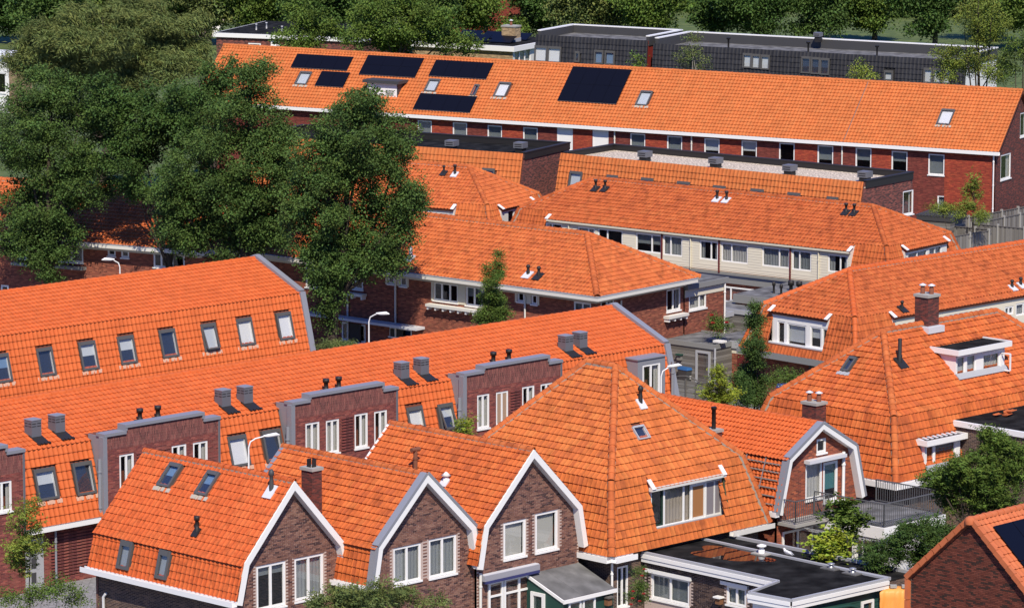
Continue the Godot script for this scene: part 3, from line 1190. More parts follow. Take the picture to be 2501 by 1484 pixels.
func lintel(pl: Dictionary, r: Rect2, m: String):
	var st := begin()
	pbox(st, pl, r.position.x - 0.06, r.end.x + 0.06, r.end.y, r.end.y + 0.2, -0.05, 0.006)
	part(pl.node, "soldier_course", done(st), mats[m])

func build_gable_houses():
	brick("brick_brown_soldier", [Color(0.40, 0.27, 0.25), Color(0.46, 0.31, 0.28), Color(0.33, 0.22, 0.21)], Color(0.56, 0.48, 0.44), 15, true)
	# --- with lichen-spotted tiles and two roof windows above each other
	var a := gable_house("gable_house", "brown brick gable house with lichen-spotted pantiles and four roof windows", -45.4, -118.52, 108.52, 2.94, 2.55, 3.3, 4.72, 7.47, 8.59, {})
	skylight(a.ul, 383.3, 1187.2, 448.3, 1137.5, "half", {"apron": "sand_lead", "cloth": "blind_blue"})
	skylight(a.ul, 475, 1208, 540, 1157, "half", {"apron": "sand_lead", "cloth": "blind_blue"})
	skylight(a.ll, 286, 1387, 329, 1324, "blind", {"cloth": "curtain_grey", "t": 0.13})
	skylight(a.ll, 380, 1411, 422, 1347, "blind", {"cloth": "curtain_grey", "t": 0.13})
	var wa := windows(a.front, [[625, 1383, 697, 1477], [718, 1364, 789, 1454]])
	finish_gable(a, "pan", "tiles_lichen", "tiles_lichen", 0.245, 0.335, "brick_brown")
	for i in 2:
		window(a.front, wa[i], [0.5], "half" if i == 0 else "net", {"fw": 0.10, "cloth": "blind_grey" if i == 0 else "curtain_grey", "drop": 0.75})
		lintel(a.front, wa[i], "brick_brown_soldier")
	vent_pipe(a.ul, 481, 1300, 0.62, 0.075, "black", {"foot": 0.16})
	vent_pipe(a.ul, 663, 1200, 0.85, 0.075, "dark_grey", {"knob": true, "flash": "lead_white", "foot": 0.24})
	gutter(a.n, V(-8.75, -2.98, 3.32), V(0.05, -2.98, 3.32), 0.2, 0.26, "white", V(0, -1, 0))
	var side := qwall(a.n, -2.70)
	var sp := PackedVector2Array([Vector2(-8.3, 0), Vector2(-0.28, 0), Vector2(-0.28, 3.2), Vector2(-8.3, 3.2)])
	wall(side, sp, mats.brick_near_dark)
	var ch := begin()   # pale pipe and box on the long wall
	tube(ch, [V(-7.9, -2.78, 0.3), V(-7.9, -2.78, 2.2), V(-7.75, -2.78, 2.35)], [0.06], 8)
	part(a.n, "wall_pipe", done(ch), mats.white)
	# --- the middle one, with zinc-edged verge
	var b := gable_house("gable_house", "brown brick gable house with zinc-edged white bargeboards and a brick chimney, between two other gables", -45.4, -116.71, 113.73, 2.91, 2.60, 3.3, 4.80, 7.24, 8.13, {"zinc": true})
	var wb := windows(b.front, [[960, 1339, 1027.7, 1415], [1047, 1318, 1114, 1398]])
	finish_gable(b, "flat", "tiles_red", "tiles_red", 0.235, 0.30, "brick_brown", "tiles_old")
	for r in wb:
		window(b.front, r, [0.5], "net", {"fw": 0.09, "cloth": "curtain_grey"})
		lintel(b.front, r, "brick_brown_soldier")
	gutter(b.n, V(-8.2, -2.95, 3.32), V(-0.1, -2.95, 3.32), 0.2, 0.22, "white", V(0, -1, 0))
	chimney(b.n, -4.1, -2.2, 0.62, 0.5, 4.2, 7.15, "brick_side", 0)
	# --- the third, with lichen streaks
	var c := gable_house("gable_house", "brown brick gable house with streaked old tiles, rusty flue and white cowl on its roof", -45.4, -116.41, 119.24, 3.06, 2.72, 3.3, 4.84, 7.47, 8.07, {})
	var wc := windows(c.front, [[1229.3, 1277, 1284, 1355], [1307, 1254, 1362, 1338]])
	finish_gable(c, "flat", "tiles_red", "tiles_red", 0.235, 0.30, "brick_brown", "tiles_old")
	for r in wc:
		window(c.front, r, [], "slats", {"fw": 0.11})
		lintel(c.front, r, "brick_brown_soldier")
	downpipe(c.n, V(-0.18, -2.75, 2.95), 0.0, "offwhite", 0.06)
	var st := begin()   # back verge boards of the third and second house
	var bk := pwall(c.n, -8.1)
	slab(st, bk, PackedVector2Array([Vector2(-2.72, 4.9), Vector2(-2.5, 4.75), Vector2(0, 7.25), Vector2(0, 7.55)]), 0.0, 0.1)
	part(c.n, "bargeboard", done(st), mats.white)
	var st2 := begin()
	slab(st2, pwall(b.n, -8.16), PackedVector2Array([Vector2(-2.6, 4.85), Vector2(-2.4, 4.75), Vector2(0, 7.05), Vector2(0, 7.32)]), 0.0, 0.22)
	part(b.n, "verge_cap", done(st2), mats.zinc)
	# rusty flue and white cowl
	var ab := px(c.ul, 1014, 1154)
	var f := begin()
	var base := at(c.ul, ab.x, ab.y, 0)
	tube(f, [base - Vector3.UP * 0.1, base + Vector3.UP * 0.95, base + Vector3(0.0, 1.0, 0.0)], [0.085, 0.085, 0.07], 10)
	tube(f, [base + V(0.0, -0.22, 0.93), base + V(0.0, 0.22, 0.93)], [0.09], 10)
	tube(f, [base + Vector3.UP * 0.55, base + Vector3.UP * 0.6], [0.11], 10)
	var fl := part(c.n, "flue", done(f), mats.rust)
	var fb := begin()
	pbox(fb, c.ul, ab.x - 0.25, ab.x + 0.25, ab.y - 0.2, ab.y + 0.1, 0.03, 0.09)
	part(fl, "flashing", done(fb), mats.sand_lead)
	ab = px(c.ul, 1089, 1176)
	var cw := begin()
	base = at(c.ul, ab.x, ab.y, 0)
	lathe(cw, base, [[0.13, -0.1], [0.13, 0.18], [0.09, 0.19], [0.09, 0.24], [0.21, 0.25], [0.02, 0.40]], 12)
	var cow := part(c.n, "vent_cowl", done(cw), mats.white)
	var cf := begin()
	pbox(cf, c.ul, ab.x - 0.2, ab.x + 0.2, ab.y - 0.28, ab.y + 0.1, 0.04, 0.09)
	part(cow, "flashing", done(cf), mats.lead_white)
	front_lean_to(c)
	# --- the red gambrel house with balcony door
	var d := gable_house("gable_house", "red brick gambrel house with zinc verge, small attic window and railed balcony", -45.0, -115.77, 133.92, 2.69, 2.09, 3.3, 5.41, 6.62, 9.5, {"zinc": true, "board": 0.2})
	var wd := windows(d.front, [[1995, 1073, 2018, 1103], [1968, 1133, 2008, 1214], [2011, 1130, 2046, 1220]])
	finish_gable(d, "wave", "tiles_new", "tiles_new", 0.205, 0.29, "brick_red", "tiles_new")
	window(d.front, wd[0], [], "dark", {"fw": 0.09})
	window(d.front, wd[1], [], "net", {"fw": 0.1, "cloth": "curtain"})
	window(d.front, wd[2], [], "half", {"fw": 0.12, "cloth": "teal_cloth", "drop": 0.3})
	var aw := begin()
	var ra: Rect2 = wd[1].merge(wd[2])
	pbox(aw, d.front, ra.position.x - 0.1, ra.end.x + 0.2, ra.end.y + 0.03, ra.end.y + 0.17, 0.0, 0.32)
	part(d.n, "awning_box", done(aw), mats.lead_white)
	downpipe(d.n, V(-0.18, 1.55, 5.2), 2.9, "white", 0.07)
	gutter(d.n, V(-9.5, -2.72, 3.3), V(0.05, -2.72, 3.3), 0.2, 0.22, "white", V(0, -1, 0))
	# bare battens lying over the lower tiles
	for k in 6:
		var bb: float = lerp(0.25, 1.9, k / 5.0)
		var s1 := begin()
		bar(s1, at(d.ll, 5.5, bb, 0.12), at(d.ll, 9.2, bb, 0.12), 0.05, 0.03, d.ll.u)
		part(d.n, "batten", done(s1), mats.wood_grey_c)
	for k in 3:
		var s1 := begin()
		bar(s1, at(d.ll, 6.2 + k * 1.05, 0.05, 0.16), at(d.ll, 6.3 + k * 1.05, 2.1, 0.16), 0.04, 0.03, d.ll.r)
		part(d.n, "batten", done(s1), mats.old_board)
	var cc := px(d.ul, 1743, 1078)
	var cp := at(d.ul, cc.x, cc.y)
	var stack := chimney(d.n, cp.x, -cp.z, 0.5, 0.5, cp.y - 0.6, cp.y + 0.42, "brick_side", 0)
	for hood in stack.get_children():
		if hood.name.begins_with("hood"):
			hood.queue_free()
	var pipe := begin()
	lathe(pipe, cp + Vector3.UP * 0.5, [[0.09, 0], [0.09, 0.85], [0.12, 0.86], [0.12, 0.98]], 10)
	part(stack, "flue_pipe", done(pipe), mats.black)
	balcony(d)

func chimney(n: Node3D, p: float, q: float, wp: float, wq: float, h0: float, h1: float, bm: String, pots: int) -> MeshInstance3D:
	var st := begin()
	quad(st, V(p - wp / 2, q - wq / 2, h0), V(p + wp / 2, q - wq / 2, h0), V(p + wp / 2, q - wq / 2, h1), V(p - wp / 2, q - wq / 2, h1))
	quad(st, V(p + wp / 2, q - wq / 2, h0), V(p + wp / 2, q + wq / 2, h0), V(p + wp / 2, q + wq / 2, h1), V(p + wp / 2, q - wq / 2, h1))
	quad(st, V(p + wp / 2, q + wq / 2, h0), V(p - wp / 2, q + wq / 2, h0), V(p - wp / 2, q + wq / 2, h1), V(p + wp / 2, q + wq / 2, h1))
	quad(st, V(p - wp / 2, q + wq / 2, h0), V(p - wp / 2, q - wq / 2, h0), V(p - wp / 2, q - wq / 2, h1), V(p - wp / 2, q + wq / 2, h1))
	var c := part(n, "chimney", done(st), mats[bm])
	var cp := begin()
	box(cp, Vector3(p - wp / 2 - 0.05, h1, -q - wq / 2 - 0.05), Vector3(p + wp / 2 + 0.05, h1 + 0.12, -q + wq / 2 + 0.05))
	part(c, "cap", done(cp), mats.concrete)
	var ls := begin()
	box(ls, Vector3(p - wp / 2 - 0.03, h0 + 0.15, -q - wq / 2 - 0.03), Vector3(p + wp / 2 + 0.03, h0 + 0.45, -q + wq / 2 + 0.03))
	part(c, "flashing", done(ls), mats.lead)
	if pots == 0:     # open hood of four black sheets
		for k in 4:
			var s := begin()
			var a := k * PI / 2
			bar(s, V(p, q, h1 + 0.12) + Vector3(cos(a), 0, sin(a)) * 0.14, V(p, q, h1 + 0.42) + Vector3(cos(a), 0, sin(a)) * 0.14, 0.2, 0.03, Vector3(-sin(a), 0, cos(a)))
			part(c, "hood", done(s), mats.black)
	else:
		for k in pots:
			var s := begin()
			var off := (k - (pots - 1) / 2.0) * wp * 0.5
			lathe(s, V(p + off, q + off * 0.4, h1 + 0.1), [[0.10, 0], [0.10, 0.28], [0.085, 0.3], [0.085, 0.38]], 10)
			var pot := part(c, "chimney_pot", done(s), mats.terracotta_pot)
			var hd := begin()
			lathe(hd, V(p + off, q + off * 0.4, h1 + 0.48), [[0.16, 0], [0.17, 0.03], [0.03, 0.09]], 10)
			part(pot, "cowl", done(hd), mats.lead_white)
	return c

# ---------------------------------------------------------------- the two new rows with mansard roofs
# section along p: eaves (0, 2.7), knee (-0.8, 5.67), ridge (-4.24, 7.09), then down the other side
func mansard_row(label: String, p: float, q: float, long: float) -> Dictionary:
	var n := house("terrace_row", label, "terrace", -43.76, p, q, "new terraces with mansard roofs")
	var um: Material = mats.under_roof
	var up := slope(n, "roof", [V(-0.75, -long, 5.65), V(-0.75, 0, 5.65), V(-4.24, 0, 7.09), V(-4.24, -long, 7.09)], um)
	var lo := slope(n, "roof", [V(0.05, -long, 2.6), V(0.05, 0, 2.6), V(-0.8, 0, 5.67), V(-0.8, -long, 5.67)], um)
	var ub := slope(n, "roof", [V(-7.73, 0, 5.65), V(-7.73, -long, 5.65), V(-4.24, -long, 7.09), V(-4.24, 0, 7.09)], um)
	var lb := slope(n, "roof", [V(-8.53, 0, 2.6), V(-8.53, -long, 2.6), V(-7.68, -long, 5.67), V(-7.68, 0, 5.67)], um)
	# end wall and its zinc verge
	var st := begin()
	var ew := plane(n, V(0, 0.02, 0), Vector3(-1, 0, 0), Vector3.UP)
	flat(st, ew, PackedVector2Array([Vector2(0.25, 0), Vector2(8.2, 0), Vector2(8.2, 2.6), Vector2(7.6, 5.55), Vector2(4.24, 6.95), Vector2(0.9, 5.55), Vector2(0.25, 2.6)]), 0.0)
	part(n, "end_wall", done(st), mats.brick_new)
	var runs := [V(0.05, 0, 2.6), V(-0.78, 0, 5.72), V(-4.24, 0, 7.16), V(-7.7, 0, 5.72), V(-8.5, 0, 2.6)]
	for i in 4:
		var z := begin()
		var a: Vector3 = runs[i]
		var b: Vector3 = runs[i + 1]
		var d := (b - a).normalized()
		var up_n := V(0, 1, 0).cross(d)
		if up_n.y < 0:
			up_n = -up_n
		bar(z, a + V(0, 0.06, 0) + up_n * 0.05, b + V(0, 0.06, 0) + up_n * 0.05, 0.34, 0.14, V(0, 1, 0))
		part(n, "verge_cap", done(z), mats.zinc)
	return {"n": n, "up": up, "lo": lo, "ub": ub, "lb": lb, "long": long}

func finish_row(r: Dictionary):
	lay(r.up, "pan", 0.25, 0.35, "tiles_new", {"jig": 0.003, "spread": 0.7})
	lay(r.lo, "wave", 0.25, 0.35, "tiles_new", {"jig": 0.003, "spread": 0.7})
	lay(r.ub, "pan", 0.25, 0.35, "tiles_new", {"back": true})
	place_tiles(r.n)
	caps(r.up.part, V(-4.24, -r.long, 7.06), V(-4.24, -0.1, 7.06), 0.13, 0.4, "tiles_new", Vector3(1, 0, 0), false)

# an upright brick front standing before the mansard, with stepped top; pts in pixels along the coping from left to right
func brick_front(n: Node3D, pts: Array, wins: Array, looks: Array):
	var pl := pwall(n, 0.12)
	var top := PackedVector2Array()
	for k in pts:
		top.append(px(pl, k[0], k[1]))
	# square up: steps are level and upright
	var q0: float = top[0].x
	var q3: float = top[5].x
	var ql: float = (top[1].x + top[2].x) / 2
	var qr: float = (top[3].x + top[4].x) / 2
	var hl: float = (top[0].y + top[1].y) / 2
	var hm: float = (top[2].y + top[3].y) / 2
	var hr: float = (top[4].y + top[5].y) / 2
	var poly := PackedVector2Array([Vector2(q0, 0), Vector2(q3, 0), Vector2(q3, hr), Vector2(qr, hr), Vector2(qr, hm), Vector2(ql, hm), Vector2(ql, hl), Vector2(q0, hl)])
	var rects := windows(pl, wins)
	var bricktop := rects[0].end.y as float
	wall(pl, poly, mats.brick_new)
	# band of upright bricks above the windows
	var sb := begin()
	for e in [[q0 + 0.18, ql, hl], [ql, qr, hm], [qr, q3 - 0.1, hr]]:
		flat(sb, pl, PackedVector2Array([Vector2(e[0], bricktop + 0.28), Vector2(e[1], bricktop + 0.28), Vector2(e[1], e[2]), Vector2(e[0], e[2])]), 0.004)
	part(n, "soldier_band", done(sb), mats.brick_soldier)
	# body behind, cheeks clad in zinc
	var ck := begin()
	for e in [[q0, hl, -1], [q3, hr, 1]]:
		var a := plane(n, V(0, e[0] + 0.001 * e[2], 0), Vector3(1, 0, 0) * -e[2], Vector3.UP)
		var cheek := PackedVector2Array([Vector2(0.13, 2.4), Vector2(0.13, e[1]), Vector2(-0.95, e[1]), Vector2(-0.9, 2.4)])
		if e[2] > 0:
			for i in 4:
				cheek[i].x = -cheek[i].x
		if Geometry2D.is_polygon_clockwise(cheek):
			cheek.reverse()
		slab(ck, a, cheek, -0.04, 0.0)
	part(n, "cheek", done(ck), mats.zinc)
	# coping: one piece for each step, lying over the wall
	for e in [[q0 - 0.06, ql, hl], [ql - 0.05, qr + 0.05, hm], [qr, q3 + 0.06, hr]]:
		var c := begin()
		box(c, Vector3(-0.35, e[2], -e[1]), Vector3(0.2, e[2] + 0.13, -e[0]))
		part(n, "coping", done(c), mats.zinc)
	for e in [[ql, hl + 0.13, hm], [qr, hr + 0.13, hm]]:
		var c := begin()
		box(c, Vector3(-0.34, e[1], -e[0] - 0.06), Vector3(0.19, e[2], -e[0] + 0.06))
		part(n, "coping", done(c), mats.zinc)
	var e1 := begin()   # upright edge strips down both sides
	box(e1, Vector3(-0.1, 2.45, -q0 - 0.10), Vector3(0.19, hl, -q0 + 0.12))
	part(n, "coping", done(e1), mats.zinc)
	var e2 := begin()
	box(e2, Vector3(-0.1, 2.45, -q3 - 0.05), Vector3(0.16, hr, -q3 + 0.03))
	part(n, "coping", done(e2), mats.zinc_dark)
	# block that closes the space between front and roof
	var bk := begin()
	box(bk, Vector3(-2.6, 5.0, -q3 + 0.03), Vector3(0.0, hm - 0.3, -q0 - 0.03))
	part(n, "core", done(bk), mats.under_roof)
	for i in rects.size():
		window(pl, rects[i], [0.5], looks[i % looks.size()], {"fw": 0.09, "cloth": "curtain" if looks[i % looks.size()] != "shut" else "beige_panel"})
	# ribbed brick between the middle windows
	if rects.size() >= 3:
		var a: Rect2 = rects[1] if rects.size() == 4 else rects[0]
		var b: Rect2 = rects[2] if rects.size() == 4 else rects[1]
		var y: float = a.position.y
		while y < a.end.y - 0.02:
			var rb := begin()
			pbox(rb, pl, a.end.x + 0.12, b.position.x - 0.12, y, y + 0.065, 0.0, 0.045)
			part(n, "brick_rib", done(rb), mats.brick_new)
			y += 0.13

func vent_box(s: Dictionary, x: float, y: float):
	var ab := px(s, x, y)
	var o := at(s, ab.x, ab.y, 0.0)
	var st := begin()
	var w := 0.25
	box(st, Vector3(o.x - w, o.y - 0.25, o.z - w), Vector3(o.x + w, o.y + 0.68, o.z + w))
	var p := part(s.node, "ventilation_box", done(st), mats.zinc_dark)
	var cap := begin()
	box(cap, Vector3(o.x - w - 0.02, o.y + 0.68, o.z - w - 0.02), Vector3(o.x + w + 0.02, o.y + 0.72, o.z + w + 0.02))
	part(p, "lid", done(cap), mats.zinc)
	for row in 2:
		for k in 2:
			var y0 := o.y + 0.42 + row * 0.11
			var c := -0.13 + k * 0.26
			var sl := begin()
			box(sl, Vector3(o.x + w, y0, o.z + c - 0.1), Vector3(o.x + w + 0.004, y0 + 0.035, o.z + c + 0.1))
			part(p, "vent_slot", done(sl), mats.black)
			sl = begin()
			box(sl, Vector3(o.x + c - 0.1, y0, o.z + w), Vector3(o.x + c + 0.1, y0 + 0.035, o.z + w + 0.004))
			part(p, "vent_slot", done(sl), mats.black)
	var f := begin()
	pbox(f, s, ab.x - 0.3, ab.x + 0.3, ab.y - 0.75, ab.y - 0.05, 0.05, 0.095)
	for k in 4:
		pbox(f, s, ab.x - 0.32 + k * 0.18, ab.x - 0.2 + k * 0.18, ab.y - 0.82, ab.y - 0.7, 0.06, 0.115)
	part(p, "flashing", done(f), mats.black)

func build_new_rows():
	var a := mansard_row("orange mansard terrace with stepped brick fronts and grey vent boxes along its ridge", -139.754, 144.526, 48.0)
	var lo: Dictionary = a.lo
	for k in [[270, 708, 380, 450, "half", 0.0], [555, 668, 652, 405, "dark", 0.0], [1690, 460, 1785, 212, "blind", 0.0], [1945, 425, 2035, 170, "dark", 0.0]]:
		skylight(lo, k[0] / 3.0, 988.9 + k[1] / 3.0, k[2] / 3.0, 988.9 + k[3] / 3.0, k[4], {"apron": "beige_lead", "cloth": "blind_white" if k[4] == "blind" else "blind"})
	skylight(lo, 833.3 + 492 / 3.0, 988.9 + 185 / 3.0, 833.3 + 578 / 3.0, 988.9 + 3 / 3.0, "blind", {"apron": "beige_lead", "cloth": "blind_white"})
	skylight(lo, 833.3 + 728 / 3.0, 988.9 + 195 / 3.0, 833.3 + 800 / 3.0, 988.9 - 20 / 3.0, "half", {"apron": "beige_lead", "open": 0.22})
	# tiles make way for the brick fronts
	var cop := [
		[[-60, 1105], [-40, 1101], [-40, 1100], [13, 1094], [13, 1110], [55, 1103]],
		[[253, 1067], [305, 1059], [305, 1043], [494, 1014], [494, 1030], [533, 1022]],
		[[713, 989], [755, 982], [755, 968], [934, 942], [934, 957], [968, 950]],
		[[1133, 918], [1180, 911], [1180, 898], [1339, 875], [1339, 890], [1370, 884]]]
	var pl := pwall(a.n, 0.12)
	for c in cop:
		var q0: float = px(pl, c[0][0], c[0][1]).x
		var q3: float = px(pl, c[5][0], c[5][1]).x
		lo.holes.append(Rect2(q0 + 48.0, -0.5, q3 - q0, 4.5))
		a.up.holes.append(Rect2(q0 + 48.3, -0.5, q3 - q0 - 0.6, 0.7))
	# zinc dormer near the end
	var dz := prect(pl, 1568, 985, 1612, 884)
	lo.holes.append(Rect2(dz.position.x + 48.0 - 0.2, dz.position.y - 2.8, dz.size.x + 0.4, dz.size.y + 0.4))
	finish_row(a)
	brick_front(a.n, cop[0], [[-20, 1180, 28, 1246]], ["drape"])
	brick_front(a.n, cop[1], [[290, 1111, 327, 1192], [418, 1089, 455, 1166], [470, 1081, 507, 1158]], ["drape"])
	brick_front(a.n, cop[2], [[745, 1034, 780, 1109], [795, 1027, 828, 1103], [865, 1012, 898, 1090], [913, 1005, 945, 1080]], ["net", "net", "drape", "drape"])
	brick_front(a.n, cop[3], [[1165, 965, 1195, 1043], [1211, 958, 1241, 1035], [1275, 945, 1305, 1018], [1320, 938, 1350, 1010]], ["net", "shut", "drape", "drape"])
	var st := begin()
	var dp := pwall(a.n, 0.14)
	var o := dz
	for e in [[o.position.x - 0.32, o.position.x, o.position.y - 0.3, o.end.y + 0.25], [o.end.x, o.end.x + 0.32, o.position.y - 0.3, o.end.y + 0.25], [o.position.x, o.end.x, o.end.y, o.end.y + 0.25]]:
		pbox(st, dp, e[0], e[1], e[2], e[3], -1.2, 0.0)
	var dm := part(a.n, "dormer", done(st), mats.zinc)
	var dc := begin()
	pbox(dc, dp, o.position.x - 0.38, o.end.x + 0.38, o.end.y + 0.25, o.end.y + 0.31, -1.5, 0.06)
	part(dm, "roof_plate", done(dc), mats.zinc)
	window(dp, o, [0.5], "drape", {"fw": 0.1})
	# lower walls, gutters and pipes between the fronts
	var qs := []
	for c in cop:
		qs.append([px(pl, c[0][0], c[0][1]).x, px(pl, c[5][0], c[5][1]).x])
	qs.append([-0.1, 0.0])
	for i in 4:
		var q0: float = qs[i][1]
		var q1: float = qs[i + 1][0]
		var lw := pwall(a.n, -0.25)
		wall(lw, PackedVector2Array([Vector2(q0, 0), Vector2(q1, 0), Vector2(q1, 2.6), Vector2(q0, 2.6)]), mats.brick_new)
		gutter(a.n, V(0.02, q0 + 0.05, 2.62), V(0.02, q1 - 0.15, 2.62), 0.2, 0.28, "white", V(1, 0, 0))
		downpipe(a.n, V(0.0, lerp(q0, q1, 0.4), 2.4), 0.0, "zinc", 0.05)
		downpipe(a.n, V(-0.02, q1 - 0.16, 5.0), 2.2, "zinc", 0.08)
		if i == 0:   # ribbed wall with door below
			var y := 0.35
			while y < 2.1:
				var rb := begin()
				pbox(rb, lw, q0 + 1.6, q1 - 0.1, y, y + 0.065, 0.0, 0.05)
				part(a.n, "brick_rib", done(rb), mats.brick_new)
				y += 0.13
			var dr := begin()
			pbox(dr, lw, q0 + 0.15, q0 + 1.2, 0.05, 2.1, 0.0, 0.05)
			var door := part(a.n, "door", done(dr), mats.lead)
			for k in 3:
				var g := begin()
				pbox(g, lw, q0 + 0.55, q0 + 0.8, 0.25 + k * 0.62, 0.7 + k * 0.62, 0.05, 0.06)
				part(door, "pane", done(g), mats.dark_grey)
	plain_walls(a.n, -8.4, -0.3, -48, -0.05, 2.6, mats.brick_new, "bcd")
	for k in [[79, 1064], [137, 1053], [543, 990], [597, 982], [980, 922], [1028, 912], [1381, 855], [1416, 847]]:
		vent_box(a.up, k[0], k[1])
	for k in [[340, 1034], [384, 1027], [795, 960], [826, 955], [1204, 893], [1242, 887]]:
		vent_pipe(a.up, k[0], k[1], 0.62, 0.1, "black", {"foot": 0.2})
	# the row behind
	var b := mansard_row("orange mansard terrace behind, with a line of eight roof windows in its steep side", -163.333, 142.373, 34.0)
	var looks := ["half", "dark", "half", "half", "dark", "blind", "blind", "blind"]
	var i := 0
	for k in [[-30, 1325, 45, 1100], [285, 1278, 365, 1055], [597, 1235, 680, 1008], [878, 1190, 960, 968], [1185, 1142, 1265, 920], [1490, 1093, 1563, 878], [1750, 1055, 1828, 838], [2045, 1012, 2115, 797]]:
		skylight(b.lo, k[0] / 3.0, 494.8 + k[1] / 3.0, k[2] / 3.0, 494.8 + k[3] / 3.0, looks[i], {"apron": "beige_lead", "cloth": ["blind_blue", "blind", "blind", "blind", "blind", "blind", "blind_white", "blind_white"][i], "open": 0.16 if i == 5 else 0.0})
		i += 1
	finish_row(b)
	plain_walls(b.n, -8.4, -0.25, -34, -0.05, 2.6, mats.brick_new, "abcd")

# ---------------------------------------------------------------- hipped houses
# plan p0..p1, q0..q1 at the eaves; lower steep part of run d up to hk; ridge at hr along "p" or "q" from r0 to r1 at cross place rc
func hip_roof(n: Node3D, p0: float, p1: float, q0: float, q1: float, he: float, d: float, hk: float, hr: float, along: String, r0: float, r1: float, rc: float) -> Dictionary:
	var um: Material = mats.under_roof
	var e := [V(p0, q0, he), V(p1, q0, he), V(p1, q1, he), V(p0, q1, he)]
	var k := [V(p0 + d, q0 + d, hk), V(p1 - d, q0 + d, hk), V(p1 - d, q1 - d, hk), V(p0 + d, q1 - d, hk)]
	var ra := V(r0, rc, hr) if along == "p" else V(rc, r0, hr)
	var rb := V(r1, rc, hr) if along == "p" else V(rc, r1, hr)
	var out := {"n": n, "e": e, "k": k, "ra": ra, "rb": rb}
	var b := k if d > 0 else e
	if along == "p":
		out.b = slope(n, "roof", [b[0], b[1], rb, ra], um)
		out.a = slope(n, "roof", [b[1], b[2], rb], um)
		out.d = slope(n, "roof", [b[2], b[3], ra, rb], um)
		out.c = slope(n, "roof", [b[3], b[0], ra], um)
	else:
		out.b = slope(n, "roof", [b[0], b[1], ra], um)
		out.a = slope(n, "roof", [b[1], b[2], rb, ra], um)
		out.d = slope(n, "roof", [b[2], b[3], rb], um)
		out.c = slope(n, "roof", [b[3], b[0], ra, rb], um)
	if d > 0:
		out.lb = slope(n, "roof", [e[0], e[1], k[1], k[0]], um)
		out.la = slope(n, "roof", [e[1], e[2], k[2], k[1]], um)
		out.ld = slope(n, "roof", [e[2], e[3], k[3], k[2]], um)
		out.lc = slope(n, "roof", [e[3], e[0], k[0], k[3]], um)
	return out

func finish_hip(h: Dictionary, kind: String, tw: float, tg: float, pal: String, along: String, o := {}):
	var jo := {"jig": o.get("jig", 0.008), "spread": o.get("spread", 1.0)}
	for key in ["a", "b", "la", "lb"]:
		if h.has(key):
			lay(h[key], kind, tw, tg, pal, jo)
	for key in ["c", "d"]:
		lay(h[key], kind, tw, tg, pal, {"back": true})
	for s in h.get("extra", []):
		lay(s, kind, tw, tg, pal, jo)
	place_tiles(h.n)
	var cr: float = o.get("cap", 0.14)
	var cp: String = o.get("cap_pal", pal)
	var near: Vector3 = h.ra if along == "q" else h.rb
	var run := [[1, near], [0, h.ra], [2, h.rb]]
	if h.has("la"):
		for r in run:
			var e: Vector3 = h.e[r[0]]
			var k: Vector3 = h.k[r[0]]
			var out := Vector3(e.x - k.x, 0, e.z - k.z).normalized()
			caps(h.la.part, e + Vector3.UP * 0.02, k + Vector3.UP * 0.02, cr, 0.36, cp, out.cross(Vector3.UP))
			caps(h.a.part, k + Vector3.UP * 0.02, r[1] + Vector3.UP * 0.0, cr, 0.36, cp, out.cross(Vector3.UP))
	else:
		for r in run:
			var e: Vector3 = h.e[r[0]]
			var out := Vector3(e.x - r[1].x, 0, e.z - r[1].z).normalized()
			caps(h.a.part, e + Vector3.UP * 0.02, r[1], cr, 0.36, cp, out.cross(Vector3.UP))
	caps(h.a.part, h.ra, h.rb, cr, 0.36, cp, Vector3(0, 0, 1) if along == "p" else Vector3(1, 0, 0))

